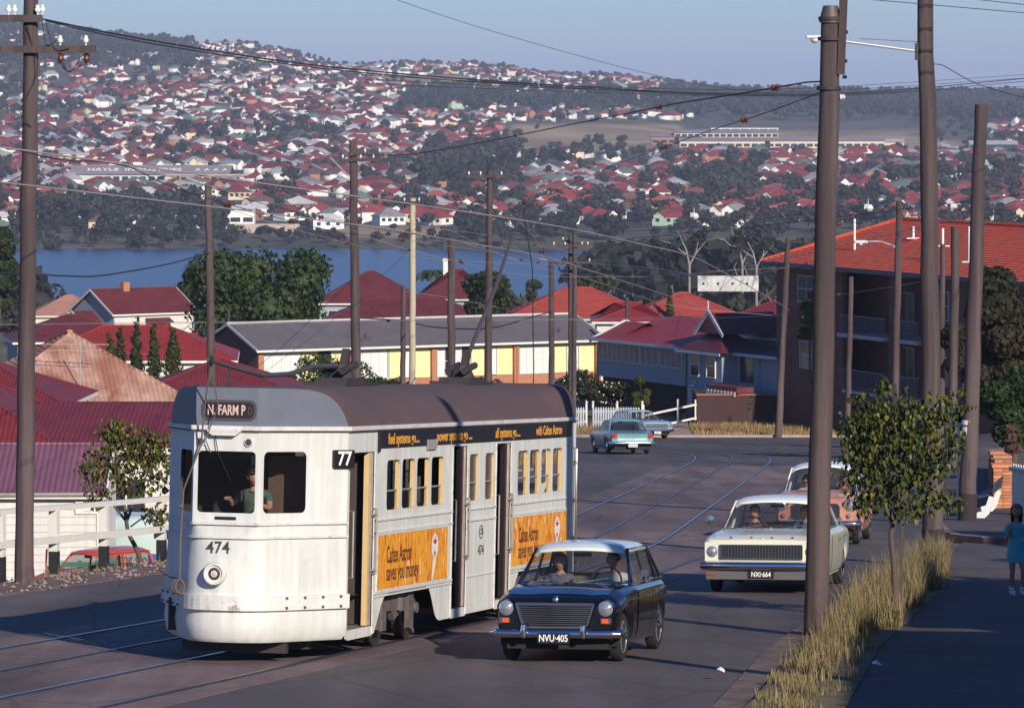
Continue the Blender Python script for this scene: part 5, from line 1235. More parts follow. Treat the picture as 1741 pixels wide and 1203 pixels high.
for i, (x, y, px, py) in enumerate(spots):
    kind = rnd.randrange(10); rc = rnd.choice(rpool); wc = rnd.choice([0] * 13 + [1] * 3 + [2] * 2 + [3] * 2); rz = rnd.choice([0, 0, math.pi / 2, -.4, .4, .8]) + rnd.uniform(-.12, .12)
    if px > 1150 and py > 300 and rc == 3: rc = 0
    if i < 290:
        where = 'on the far river bank' if y < 1680 else ('in streets above the far bank' if y < 1900 else 'on the far lower slope')
        if kind % 2 == 0: where = 'and gable ' + where.replace('streets above ', '').replace('far ', '').replace(' bank', ' far bank')
        lab = '%s house with %s roof %s at %s' % (wn[wc], rname[rc], where, zone(px, py))
        place_house(x, y, kind, rc, wc, rz, lab, lab.replace(' house', ' houses').replace('roof', 'roofs'))
    else:
        for mb, key in ((HT[kind][4], ('w', wc)), (HT[kind][5], ('r', rc))):
            V_, T_ = arr(mb); ca, sa = math.cos(rz), math.sin(rz); W_ = V_ @ np.array([[ca, sa, 0], [-sa, ca, 0], [0, 0, 1]]) + np.array([x, y, G(x, y)])
            rest.setdefault(key, []).append((W_, T_))
far_t = thing('distant_houses', 'hundreds of small red and white houses covering the far hillside', 'houses'); far_t['kind'] = 'stuff'
for key, L_ in rest.items():
    o = 0; VV, TT = [], []
    for V_, T_ in L_: VV.append(V_); TT.append(T_ + o); o += len(V_)
    m_ = hwalls[key[1]] if key[0] == 'w' else rcol[key[1]]
    ob = linkobj('walls' if key[0] == 'w' else 'roofs', npmesh('houses', np.concatenate(VV), np.concatenate(TT), m_), far_t); ob['kind'] = 'stuff'
# trees among the houses
y = 1487.
while y < 5200:
    half = .135 * y; x = -half
    while x < half:
        xx = x + rnd.uniform(-7, 7); yy_ = y + rnd.uniform(-9, 9); px = 870.5 + F * xx / yy_; py = pyy(xx, yy_)
        d_ = .50; cl = math.sin(xx / 110 + yy_ / 170) + math.sin(xx / 61 - yy_ / 97); h = rnd.uniform(4, 9)
        if cl > 1.4: d_ = .8; h *= 1.2
        if px > 1150 and 168 < py < 212: d_ = 1; h = rnd.uniform(10, 15)
        if 700 < px < 1180 and 158 < py < 196: d_ = .8; h = rnd.uniform(9, 14)
        if px < 330 and py < 125 or px < 60 and py < 175: d_ = .85; h = rnd.uniform(8, 14)
        if py < 100: d_ = .8
        if 40 < px < 385 and py > 366: d_ = .9; h = rnd.uniform(6, 13)
        if py > 385: d_ = 1; h = rnd.uniform(4, 9)
        if 385 < px < 780 and py > 372: h = rnd.uniform(2.5, 5.5); d_ = .85
        if 730 < px < 870 and 262 < py < 330: d_ = .8; h = rnd.uniform(9, 15)
        if px > 880 and 270 < py < 350: d_ *= .6
        if px > 1020 and py > 345: d_ = .4; h = rnd.uniform(5, 10)
        if 1150 < px < 1300 and 280 < py < 345: d_ = .3; h = rnd.uniform(8, 13)
        if rnd.random() < d_ and -80 < px < 1820 and (float(clearing(xx, yy_)) < .3 or rnd.random() < .14) and free(px, py, LM + [(105, 445, 312, 336)]): tree_jobs.append((xx, yy_, h))
        x += rnd.uniform(8, 13) if y < 2200 else rnd.uniform(12, 20)
    y += 10 + (y - 1487) * .010
tree_jobs.sort(key=lambda s: s[1])
bulk = {}
for i, (x, y, h) in enumerate(tree_jobs):
    k = rnd.randrange(8); rz = rnd.uniform(0, 6.28); z = G(x, y) - .3
    if i < 270:
        kd = ('broad', 'round', 'spreading', 'bushy', 'low wide', 'flat topped', 'slender', 'narrow')[k]; px = 870.5 + F * x / y
        lab = '%s dark %s across the river at %s' % (kd, 'mangrove at the water line' if y < 1530 else ('tree behind the bank houses' if y < 1700 else 'tree in the streets'), zone(px, 0))
        t = thing('far_tree', lab, 'tree', (x, y, z), rz, lab.replace('mangrove', 'mangroves').replace('tree', 'trees')); t.scale = (h, h, h)
        linkobj('crown', FT[k][2], t); linkobj('trunk', FT[k][3], t)
    else:
        V_ = FT[k][0]; ca, sa = math.cos(rz), math.sin(rz); bulk.setdefault(0, []).append((V_ @ np.array([[ca, sa, 0], [-sa, ca, 0], [0, 0, 1]]) * np.array([h, h, h]) + np.array([x, y, z]), FT[k][1]))
VV, TT, o = [], [], 0
for V_, T_ in bulk[0]: VV.append(V_); TT.append(T_ + o); o += len(V_)
wd = linkobj('woodland', npmesh('woodland', np.concatenate(VV), np.concatenate(TT), leafd)); tag(wd, 'dark trees spread between the houses over the far hills', 'trees', kind='stuff')
# distant blue hills on the horizon
b = MB(); R_ = []
for i in range(160):
    x = -4200 + i * 55; h = 26 + 30 * math.sin(i / 9.) + 14 * math.sin(i / 3.1) + 20 * math.sin(i / 21.); R_.append([(x, 15400, -60), (x, 15900, 10 + h * .4), (x, 16500, 24 + h * .6), (x, 17500, -80)])
b.grid(R_); tag(b.build('distant_hills', leafd, smooth=60), kind='structure')
# landmarks
tag_ = thing
sl = thing('industrial_building', 'long low factory with white letters on its sloping roof across the river', 'factory', (PX(275, 1990), 1990, G(PX(275, 1990), 1990)), R(-3))
b = MB(); b.bb(-41, 30, 0, 18, -3, 4.2); b.build('wall', mat('factory_wall', (.55, .53, .5), .8, var=.1, sc_=.2), sl)
b = MB(); b.bb(2, 41, -5, 12, -3, 3.6); b.build('wing', hwalls[1], sl)
b = MB(); b.quad((-42, -1, 4.2), (31, -1, 4.2), (31, 10, 8.2), (-42, 10, 8.2)); b.quad((-42, 19, 4.2), (31, 19, 4.2), (31, 10, 8.2), (-42, 10, 8.2)); b.build('roof', mat('factory_roof', (.24, .20, .22), .8, var=.15, sc_=.2), sl)
b = MB(); b.bb(0, 42, -6, 13, 3.7, 4.2); b.build('flat_roof', mat('factory_fascia', (.5, .42, .36), .8), sl)
for i in range(9): b = MB(); b.bb(6 + i * 3.4, 8.6 + i * 3.4, -5.06, -5, .6, 3.0); b.build('window', farwin, sl)
for i in range(8): b = MB(); b.bb(-30 + i * 4, -27.2 + i * 4, -.06, 0, 1.2, 3.2); b.build('window', farwin, sl)
text('lettering', 'HAYLE  INDUSTRIES', 4.6, mat('sign_white', (.75, .75, .72), .7), sl, (-13, 4.2, 6.25), (R(20), 0, 0), .05, 1.05, .08, shear=.0)
text('lettering', 'A  A  A  A', 4.2, mat('sign_white'), sl, (22, 4.2, 6.25), (R(20), 0, 0), .05, .8, .05)
def block(name, lab, cat, pxc, d, w_, dep, h, roofm_, wallm, nwin=8, rz=0, bands=1, ruins=None):
    x = PX(pxc, d); t = thing(name, lab, cat, (x, d, G(x, d)), rz)
    b = MB(); b.bb(-w_ / 2, w_ / 2, 0, dep, -4, h); b.build('wall', wallm, t)
    b = MB(); b.add([(-w_ / 2 - .5, -.8, h), (w_ / 2 + .5, -.8, h), (w_ / 2 + .5, dep + .8, h), (-w_ / 2 - .5, dep + .8, h), (-w_ / 2 - .5, dep / 2, h + dep * .16), (w_ / 2 + .5, dep / 2, h + dep * .16)], [(0, 1, 5, 4), (2, 3, 4, 5), (1, 2, 5), (3, 0, 4), (0, 1, 2, 3)]); b.build('roof', roofm_, t)
    for k in range(bands):
        z0 = .8 + k * 3.3
        for i in range(nwin): ww = w_ / nwin; b = MB(); b.bb(-w_ / 2 + ww * (i + .12), -w_ / 2 + ww * (i + .9), -.08, 0, z0, z0 + 1.7); b.build('window', farwin, t)
    return t
slate = mat('school_roof', (.20, .18, .21), .8, var=.1, sc_=.1)
block('school_building', 'long two storey school block with grey roof in front of the wood', 'school', 1235, 2640, 62, 11, 6.6, slate, hwalls[1], 16, bands=2)
block('school_building', 'lower long school block with brick end below the other school blocks', 'school', 1330, 2580, 120, 12, 4.2, slate, hwalls[1], 26)
block('school_building', 'pale school block with light grey roof at the right end of the school', 'school', 1465, 2600, 50, 12, 4.4, mat('light_grey_roof', (.36, .36, .38), .8, var=.1), hwalls[1], 12)
block('school_building', 'short brick school block at the left end of the school', 'school', 1150, 2640, 30, 12, 4.4, slate, hwalls[3], 6)
cf = thing('concrete_frame', 'bare white concrete frame of an unfinished building above the school', 'building site', (PX(1266, 2750), 2750, G(PX(1266, 2750), 2750)))
for i in range(8):
    for yy in (0, 9): b = MB(); b.bb(-20.6 + i * 5.85, -20.1 + i * 5.85, yy, yy + .5, -3, 6.4); b.build('column', hwalls[0], cf)
for z in (3.0, 6.4): b = MB(); b.bb(-20.9, 21, 0, 9.5, z, z + .5); b.build('beam', hwalls[0], cf)
wh_ = place_house(PX(556, 1590), 1590, 4, 3, 0, .15, 'white two storey house with pale grey hipped roof alone above the far shore', None); 
oh_ = place_house(PX(360, 1600), 1600, 1, 2, 0, -.2, 'house with bright orange tiled roof behind the bank trees', None); 
cp = block('open_house', 'white flat roofed house with open undercroft beside the orange roof', 'house', 400, 1640, 14, 9, 5.6, mat('pale_flat_roof', (.6, .6, .58), .7), hwalls[0], 3, bands=1)
for (pxc, lab) in ((1690, 'large dark hall with pale roof at the right edge of the school grounds'), (1620, 'flat white roofed shed beside the dark hall')):
    block('hall', lab, 'hall', pxc, 2450 if pxc > 1650 else 2400, 26, 14, 7 if pxc > 1650 else 3, mat('light_grey_roof'), farwin if pxc > 1650 else hwalls[0], 4)
block('hall', 'long white roofed hall among orange roofs on the right bank', 'hall', 1095, 1830, 20, 9, 3.4, mat('pale_flat_roof'), hwalls[0], 6)
rw = MB(); rw.bb(-11.5, 11.5, 0, 1, -3, 2.6); o = rw.build('retaining_wall', mat('pale_stained_concrete', (.42, .33, .27), .9, var=.3, sc_=.4), loc=(PX(454, 1570), 1570, G(PX(454, 1570), 1570) + .5)); tag(o, 'long pale stained concrete wall above the far shore', 'wall')
# ------------------------------------------------------------ near buildings
wb_white = mat('weatherboard_white', (.60, .57, .52), .7, var=.12, sc_=2, streak=.1); wb_grey = mat('weatherboard_blue_grey', (.27, .30, .36), .75, var=.12, sc_=2)
red_iron = mat('red_painted_iron', (.17, .020, .021), .6, var=.3, sc_=.9, dirt=((.10, .03, .022), 1.1, .58, .55), wave=('X', 2.2, .02)); maroon_iron = mat('maroon_iron', (.125, .022, .024), .6, var=.3, sc_=.8, dirt=((.07, .03, .025), .9, .58, .6), wave=('X', 2.2, .02))
bright_iron = mat('bright_red_iron', (.26, .026, .020), .55, var=.25, sc_=.8, dirt=((.12, .03, .02), 1.0, .58, .5), wave=('X', 2.2, .02))
purple_iron = mat('faded_purple_iron', (.17, .07, .11), .6, var=.2, sc_=1.2, wave=('X', 2.2, .02), streak=.0)
rust_iron = mat('rusted_iron', (.50, .30, .22), .75, var=.3, sc_=1.2, c2=(.30, .12, .075), mixsc=.5, mixat=.47, wave=('X', 1.6, .03), dirt=((.18, .07, .05), .9, .56, .6), stretch=(1, .35, 1))
tile_or = mat('orange_red_tiles', (.62, .105, .045), .75, var=.3, sc_=2.5, dirt=((.22, .05, .03), 1.5, .62, .5)); tile_rd = mat('weathered_red_tiles', (.33, .045, .03), .8, var=.3, sc_=1.5, wave=('Z', 1.6, .03))
fascia = mat('white_fascia', (.66, .62, .56), .6, var=.1); dkroof = mat('grey_felt_roof', (.115, .10, .11), .85, var=.2, sc_=.8, dirt=((.06, .05, .055), .6, .55))
wglass = mat('house_window_glass', (.03, .035, .045), .12, spec=.7, var=.2); curtain = mat('white_curtain', (.62, .62, .60), .8, var=.12, sc_=3); yel = mat('yellow_panel', (.80, .68, .32), .6, var=.04)
brick = bpy.data.materials.new('brick'); 
def brickmat(name, c1, c2, mo, sc_=4.5):
    m_ = mat(name, c1, .85, var=.15, sc_=3, bump=.3); t = m_.node_tree; N = t.nodes; L = t.links; b = N['Principled BSDF']
    tc = N.new('ShaderNodeTexCoord'); br = N.new('ShaderNodeTexBrick'); mp = N.new('ShaderNodeMapping'); mp.inputs['Rotation'].default_value = (R(90), 0, 0)
    sx = N.new('ShaderNodeSeparateXYZ'); cx = N.new('ShaderNodeCombineXYZ'); ad = N.new('ShaderNodeMath'); L.new(tc.outputs['Object'], sx.inputs[0]); L.new(sx.outputs[0], ad.inputs[0]); L.new(sx.outputs[1], ad.inputs[1]); L.new(ad.outputs[0], cx.inputs[0]); L.new(sx.outputs[2], cx.inputs[1]); L.new(cx.outputs[0], br.inputs['Vector'])
    br.inputs['Scale'].default_value = sc_; br.inputs['Color1'].default_value = (*c1, 1); br.inputs['Color2'].default_value = (*c2, 1); br.inputs['Mortar'].default_value = (*mo, 1); br.inputs['Mortar Size'].default_value = .02; br.inputs['Row Height'].default_value = .36; br.inputs['Brick Width'].default_value = 1.05
    L.new(br.outputs['Color'], b.inputs['Base Color']); return m_
bpy.data.materials.remove(brick)
br_or = brickmat('orange_brick', (.42, .16, .075), (.34, .12, .06), (.42, .32, .24)); br_dk = brickmat('dark_brick', (.20, .075, .048), (.16, .058, .038), (.13, .1, .09)); br_mar = brickmat('maroon_brick', (.055, .02, .02), (.045, .017, .018), (.05, .03, .03))
def part(nm, b, m_, par, **k): return b.build(nm, m_, par, **k)
def window(par, x, y, z0, z1, w_, m_=fascia, n=1, gl=wglass, nrm=-1, mid=True, nm='window', cur=0):
    """window on a wall facing local -y at depth y"""
    f = MB(); e = .05
    f.bb(x - w_ / 2 - e, x - w_ / 2, y - .05, y + .02, z0 - e, z1 + e); f.bb(x + w_ / 2, x + w_ / 2 + e, y - .05, y + .02, z0 - e, z1 + e); f.bb(x - w_ / 2, x + w_ / 2, y - .05, y + .02, z1, z1 + e); f.bb(x - w_ / 2 - .02, x + w_ / 2 + .02, y - .07, y + .02, z0 - e, z0)
    for i in range(1, n): f.bb(x - w_ / 2 + w_ * i / n - .025, x - w_ / 2 + w_ * i / n + .025, y - .045, y, z0, z1)
    if mid: f.bb(x - w_ / 2, x + w_ / 2, y - .042, y, (z0 + z1) / 2 - .02, (z0 + z1) / 2 + .02)
    fo = f.build(nm, m_, par)
    for i in range(n):
        g = MB(); g.bb(x - w_ / 2 + w_ * i / n + .03, x - w_ / 2 + w_ * (i + 1) / n - .03, y - .02, y - .004, z0, z1); g.build('pane', curtain if cur and (i % 2 == 0 or cur > 1) else gl, fo)
    return fo
def boards(par, x0, x1, y, z0, z1, m_, step=.19, single=False):
    """weatherboards on a wall facing local -y, each lapping the one below"""
    n = int(round((z1 - z0) / step)); st = (z1 - z0) / n
    if single:
        me_ = MB().prism([(0, 0), (-.03, 0), (-.008, st), (0, st)], x1 - x0, (0, 0, 0), 'yz').mesh('weatherboard', m_)
        for i in range(n): linkobj('weatherboard', me_, par, (x0, y, z0 + i * st))
    else:
        b = MB()
        for i in range(n): b.prism([(0, 0), (-.03, 0), (-.008, st), (0, st)], x1 - x0, (x0, y, z0 + i * st), 'yz')
        o = b.build('weatherboards', m_, par); o['kind'] = 'stuff'
def gableroof(par, x0, x1, y0, y1, z0, rise, m_, ov=.35, axis='x', fm=fascia, hipl=0, hipr=0):
    b = MB()
    if axis == 'x':
        yc = (y0 + y1) / 2; v = [(x0 - ov, y0 - ov, z0), (x1 + ov, y0 - ov, z0), (x1 + ov, y1 + ov, z0), (x0 - ov, y1 + ov, z0), (x0 - ov + hipl, yc, z0 + rise), (x1 + ov - hipr, yc, z0 + rise)]
        b.add(v, [(0, 1, 5, 4), (2, 3, 4, 5)] + ([(3, 0, 4)] if hipl else []) + ([(1, 2, 5)] if hipr else []))
    else:
        xc = (x0 + x1) / 2; v = [(x0 - ov, y0 - ov, z0), (x0 - ov, y1 + ov, z0), (x1 + ov, y1 + ov, z0), (x1 + ov, y0 - ov, z0), (xc, y0 - ov + hipl, z0 + rise), (xc, y1 + ov - hipr, z0 + rise)]
        b.add(v, [(0, 1, 5, 4), (2, 3, 4, 5)] + ([(3, 0, 4)] if hipl else []) + ([(1, 2, 5)] if hipr else []))
    b.add([(p[0], p[1], p[2] - .07) for p in b.v], [tuple(reversed(f)) for f in b.f])
    ro = b.build('roof', m_, par, fixn=False)
    f = MB()
    for i in range(4):
        a, c = v[i], v[(i + 1) % 4]; gable = (axis == 'x' and ((i == 1 and not hipr) or (i == 3 and not hipl))) or (axis == 'y' and ((i == 3 and not hipl) or (i == 1 and not hipr)))
        if not gable: f.bar((a[0], a[1], z0 - .09), (c[0], c[1], z0 - .09), .05, .14)
        else:
            k = v[5] if i == 1 else v[4]
            f.bar((a[0], a[1], z0 - .04), (k[0], k[1], k[2] - .04), .05, .16); f.bar((c[0], c[1], z0 - .04), (k[0], k[1], k[2] - .04), .05, .16)
    f.build('fascia', fm, par); r_ = MB(); r_.tube([(v[4][0], v[4][1], v[4][2] + .02), (v[5][0], v[5][1], v[5][2] + .02)], .06, 6)
    if hipl: r_.tube([v[0], v[4]], .05, 6); r_.tube([v[3], v[4]], .05, 6)
    if hipr: r_.tube([v[1], v[5]], .05, 6); r_.tube([v[2], v[5]], .05, 6)
    r_.build('ridge_capping', m_, ro); return ro
def gend(b, x, y0, y1, z0, rise): yc = (y0 + y1) / 2; b.add([(x, y0, z0), (x, y1, z0), (x, yc, z0 + rise)], [(0, 1, 2)])
def house(name, lab, pxc, d, w_, dep, wh, rise, rm, wm, rz=0, zg=None, hip_=1, wins=3, axis='x', chim=None, cat='house', under=True):
    """ordinary timber house; its eave stands wh above zg"""
    x = PX(pxc, d); zg = G(x, d) if zg is None else zg
    t = thing(name, lab, cat, (x, d, zg), rz); b = MB(); b.bb(-w_ / 2, w_ / 2, 0, dep, -1.5, wh)
    if not hip_:
        (gend(b, -w_ / 2, 0, dep, wh, rise), gend(b, w_ / 2, 0, dep, wh, rise)) if axis == 'x' else b.add([(-w_ / 2, 0, wh), (w_ / 2, 0, wh), (0, 0, wh + rise)], [(0, 1, 2)])
    b.build('wall', wm, t); h_ = (dep / 2 if axis == 'x' else w_ / 2) * (1 if hip_ else 0)
    gableroof(t, -w_ / 2, w_ / 2, 0, dep, wh, rise, rm, axis=axis, hipl=h_, hipr=h_)
    for i in range(wins): window(t, -w_ / 2 + w_ * (i + .5) / wins, -.005, wh - 1.9, wh - .7, min(1.4, w_ / wins * .6), n=2)
    if chim: c_ = MB(); c_.bb(chim[0] - .25, chim[0] + .25, dep / 2 - .25, dep / 2 + .25, wh, wh + rise + chim[1]); c_.bb(chim[0] - .33, chim[0] + .33, dep / 2 - .33, dep / 2 + .33, wh + rise + chim[1] - .25, wh + rise + chim[1] - .1); c_.build('chimney', chim[2], t)
    return t
# A white shed with purple roof
d0 = 108.; x1 = PX(170, d0); zg = G(-12, d0)
sh = thing('shed', 'white weatherboard shed with faded purple corrugated roof at the left edge', 'shed', (x1, d0, zg))
ez = PZ(837, d0) - zg
b = MB(); b.bb(-6.5, 0, .04, 4, -.3, ez); b.build('wall', wb_white, sh); boards(sh, -6.5, 0, .035, -.02, ez - .05, wb_white, .19, True)
b = MB(); b.bb(-.08, .03, -.02, .05, -.2, ez); b.bb(.0, .03, .05, 4, -.2, ez); b.build('corner_board', fascia, sh)
gableroof(sh, -6.5, 0, 0, 4, ez + .02, .98, purple_iron, ov=.18)
b = MB(); b.tube([(-6.8, -.24, ez - .05), (.2, -.24, ez - .02)], .05, 8); b.build('gutter', mat('old_gutter', (.30, .25, .24), .6), sh)
b = MB(); b.bb(-.60, -.06, -.04, -.01, ez - .52, ez - .22); sg = b.build('sign', mat('sign_board', (.70, .68, .64), .6), sh); text('lettering', 'S. PRATLEY', .115, mat('sign_red', (.5, .03, .03), .6), sg, (-.33, -.0425, ez - .33), (R(90), 0, 0), .001, .95, .003); text('lettering', 'L. & Co', .07, mat('sign_red'), sg, (-.33, -.0425, ez - .45), (R(90), 0, 0), .001, 1)
# B white house with deep red roofs behind the shed
t = thing('red_roofed_house', 'white timber house with deep red iron roofs behind the shed', 'house', (PX(60, 126), 126, G(-14, 126)))
ez = PZ(760, 126) - t.location.z
b = MB(); b.bb(-8, 4.2, 0, 11, -.5, ez); b.build('wall', wb_white, t); boards(t, -8, 4.2, -.004, -.3, ez - .02, wb_white, .2)
gableroof(t, -8, .4, -.1, 9, ez + .02, 2.35, red_iron, hipl=4.5, hipr=4.5); 
t2 = PZ(682, 131) - t.location.z
b = MB(); xr = PX(285, 131) - t.location.x; v = [(.2, -.45, ez + .03), (xr + 2, -.45, ez + .03), (xr + 2, 5, t2), (-1.2, 5, t2), (xr + 2, 10, ez), (-1.2, 10, ez)]; b.add(v, [(0, 1, 2, 3), (3, 2, 4, 5)]); b.build('wing_roof', red_iron, t)
b = MB(); b.bar((-8.4, -.48, ez - .07), (xr + 2, -.48, ez - .07), .05, .16); b.build('fascia', fascia, t)
b = MB(); b.bb(3.6, 5.6, .5, 9, -.5, ez - .1); b.build('wing_wall', wb_white, t); window(t, 2.6, -.03, ez - 2.2, ez - .9, 1.1, n=2); window(t, -3, -.03, ez - 2.2, ez - .9, 1.4, n=2)
b = MB(); b.bb(4.9, 5.4, .40, .5, .3, ez - .3); b.build('doorway', inner, t)
b = MB(); b.tube([(-1.35, 1.2, ez + .3), (-1.35, 1.2, ez + 1.5)], .06, 6); b.build('vent_pipe', maroon_iron, t)
# D rusty hipped roof
house('rusty_roofed_house', 'house with patchy rusted corrugated hipped roof left of the tram', 143, 185.5, 8.6, 9.5, 3.3, 2.75, rust_iron, wb_white, rz=R(13), zg=PZ(683, 186) - 3.3)
b = MB(); b.bb(-.02, .02, -.02, .02, 0, 2.3); b.bar((-1.6, 0, 2.15), (1.2, 0, 2.15), .03); b.bar((-1.4, 0, 1.9), (.9, 0, 1.9), .03)
for k in range(5): b.bar((-1.3 + k * .5, -.25, 2.15), (-1.3 + k * .5, .25, 2.15), .02)
tag(b.build('television_aerial', trimg, loc=(PX(137, 186), 186.0, PZ(672, 186))), 'thin television aerial on the rusted roof', 'aerial')
R_ = [('house', 'red hipped roof house right of the rusty roof behind the tram', 365, 212, 7.5, 8, 3, 1.5, red_iron, 672, 0), ('house', 'red roofed house at the left edge beyond the white house', -60, 175, 7.5, 8, 3, 1.6, red_iron, 688, -.05),
      ('house', 'long low red roofed house behind the five cypresses', 225, 246, 11, 8, 3, 1.7, bright_iron, 612, .05), ('house', 'small red roofed house left of the brick motel', 318, 262, 4.5, 6, 3, 1.4, bright_iron, 612, 0),
      ('house', 'dark red roofed house in front of the blue shaded gabled house', 130, 300, 8, 8, 3, 1.6, maroon_iron, 580, .2), ('house', 'house with faded pink hipped roof and cream walls near the river', 118, 420, 7.0, 7, 3.2, 1.75, mat('faded_pink_iron', (.36, .17, .13), .7, var=.25, sc_=.6), 536, .1),
      ('house', 'maroon roofed house with long ridge between the big tree and the chimney', 628, 400, 9, 9, 3.2, 2.7, maroon_iron, 515, 0), ('house', 'lower maroon roofed house directly behind the motel roof', 690, 372, 13, 8, 3.2, 1.6, maroon_iron, 543, 0),
      ('house', 'maroon roofed house with tall white chimney behind the motel', 775, 415, 7, 9, 3.2, 2.6, maroon_iron, 508, 0), ('house', 'house with broad red tiled roof behind the right end of the motel', 985, 330, 10.3, 9, 3.2, 2.1, tile_rd, 541, 0),
      ('house', 'red roofed house with small white gable left of the Queenslander', 1070, 300, 4.4, 7, 3, 1.1, bright_iron, 546, 0), ('house', 'wide red tiled house behind the dark cypress', 1165, 345, 9, 9, 3.2, 2.0, tile_rd, 545, 0)]
WALL_ = [wb_white, wb_white, wb_white, wb_white, wb_grey, mat('cream_wall', (.60, .52, .34), .8), wb_grey, wb_grey, wb_grey, wb_grey, wb_white, wb_white]
for r_, wm_ in zip(R_, WALL_):
    n_, lab, pxc, d, w_, dep, wh, rise, rm, ey, rz = r_
    lab = lab.replace('the Queenslander', 'the grey weatherboard house')
    house(n_, lab, pxc, d, w_, dep, wh, rise, rm, wm_, rz=rz, zg=PZ(ey, d) - wh, chim=(-1.0, 1.05, fascia) if 'chimney' in lab and 'between' not in lab else None)
# gablets on the tiled house and the little white gable
for (pxc, py, d, w_, lab) in ((966, 514, 326, 2.1, 'a'), (893, 532, 326, 1.9, 'b')):
    pass
# G gabled house: shade painted in as blue grey, sunlit side as white
t = thing('gabled_house', 'blue grey house with two front gables and maroon roof near the river', 'house', (PX(262, 372), 372, PZ(572, 372)), R(37))
b = MB(); b.bb(-4, 4, 0, 6.6, -1.5, 2.0); gend(b, -4, 0, 6.6, 2.0, 1.9); gend(b, 4, 0, 6.6, 2.0, 1.9); b.build('wall', wb_grey, t); gableroof(t, -4, 4, 0, 6.6, 2.0, 1.95, maroon_iron, ov=.3)
b = MB(); b.bb(-3.9, 3.9, -.02, 0, -1.5, 1.95); b.build('wall_painted_sunlit', wb_white, t); window(t, .3, -.04, .0, 1.2, 1.6, n=2); b = MB(); b.prism([(-.9, 1.2), (0, 1.6), (0, 1.25)], 2.4, (-.9, 0, 0), 'yz'); b.build('window_hood', maroon_iron, t)
b = MB(); b.bb(-5.8, -4, 1.6, 5.0, -1.5, 1.1); gend(b, -5.8, 1.6, 5.0, 1.1, 1.0); b.build('front_bay', wb_grey, t)
b = MB(); yc = 3.3; b.quad((-6.1, 1.35, .95), (-4, 1.35, .95), (-4, yc, 2.2), (-6.1, yc, 2.2)); b.quad((-6.1, 5.25, .95), (-4, 5.25, .95), (-4, yc, 2.2), (-6.1, yc, 2.2)); b.build('bay_roof', maroon_iron, t)
for z in (2.2,): b = MB(); b.bar((-6.12, 1.3, .93), (-6.12, yc, 2.2), .05, .16); b.bar((-6.12, 5.3, .93), (-6.12, yc, 2.2), .05, .16); b.build('bargeboard', fascia, t)
b = MB(); b.bb(-5.86, -5.8, 2.7, 3.9, -.4, .8); b.build('window', wglass, t)
b = MB(); b.bb(-1.2, -.6, 2.9, 3.5, 3.6, 4.5); b.build('chimney', br_or, t)
# J motel
X0, Y0 = PX(437, 272), 272.; ml = 24.5; rzm = math.atan2(12, 21.3); zg = G(X0, Y0)
t = thing('brick_motel', 'long low brick motel with yellow panels and grey roof behind the tram', 'motel', (X0, Y0, zg), rzm); ez = PZ(594, 272) - zg
b = MB(); b.bb(0, ml, .12, 7.6, -.6, ez - .05); gend(b, 0, .12, 7.6, ez - .05, 1.3); gend(b, ml, .12, 7.6, ez - .05, 1.3); b.build('wall', br_dk, t)
b = MB(); b.bb(0, ml, 0, .118, -.6, 1.08); b.build('brick_dado', br_or, t); b = MB(); b.bb(.3, ml, -.03, -.002, -.02, .12); b.build('plinth', fascia, t)
bays = [0, 6.35, 12.15, 18.1, ml - .38]
for i, s in enumerate(bays): b = MB(); b.bb(s, s + .38, -.22, .0, -.6, ez - .02); b.build('brick_pier', br_or, t)
for i in range(4):
    a, c = bays[i] + .38, bays[i + 1]; L_ = c - a
    window(t, a + .22 * L_, .0, 1.18, ez - .2, .43 * L_, n=4, cur=2 if i != 2 else 1, mid=True)
    for u0, u1 in ((.46, .63), (.80, 1.0)): b = MB(); b.bb(a + u0 * L_, a + u1 * L_ - .02, .0, .1, 1.1, ez - .06); b.build('yellow_panel', yel, t)
    window(t, a + .715 * L_, .0, 1.18, ez - .2, .15 * L_, n=1, cur=0 if i == 0 else 2)
    b = MB(); b.bb(a, a + .45 * L_, -.06, 0, 1.08, 1.13); b.build('window_sill', fascia, t)
gableroof(t, 0, ml, -.3, 7.6, ez, 1.42, dkroof, ov=.3)
b = MB(); b.tube([(-.3, 3.65, ez + 1.46), (ml + .3, 3.65, ez + 1.46)], .09, 6); b.build('ridge_flashing', mat('pale_flashing', (.5, .46, .45), .6), t)
for s in (3.5, 8, 9.8, 13, 16.5, 19, 22): q = MB(); q.tube([(s, .8 + (s % 2), ez + .3), (s, .8 + (s % 2), ez + .75)], .06, 6); q.build('roof_vent', maroon_iron, t)
q = MB(); q.tube([(18.3, -.26, .0), (18.3, -.26, ez - .1)], .05, 6); q.build('downpipe', mat('orange_pipe', (.4, .15, .08), .6), t)
# K grey weatherboard house
t = thing('weatherboard_house', 'grey weatherboard house with sunroom, bay window and red iron roofs at the bend', 'house', (5.07, 258.4, -16.5), math.atan2(-.887, .461))
b = MB(); b.bb(0, 18.4, .03, 11, 0, 2.25); b.build('wall', wb_grey, t); boards(t, 0, 10.2, .03, .02, .92, wb_grey, .2); boards(t, 11.8, 18.4, .03, .02, 2.2, wb_grey, .2)
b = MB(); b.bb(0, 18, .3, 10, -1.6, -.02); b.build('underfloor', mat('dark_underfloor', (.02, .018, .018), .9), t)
for i, (a, c) in enumerate(((.15, 2.9), (3.2, 5.0), (5.2, 7.2), (7.5, 9.9))): window(t, (a + c) / 2, .0, 1.0, 2.1, c - a, n=int((c - a) / .55), gl=mat('sunroom_glass', (.10, .10, .12), .3, var=.2), mid=False)
b = MB(); b.bb(10.35, 11.6, -.02, .03, 0, 2.2); b.build('doorway', inner, t)
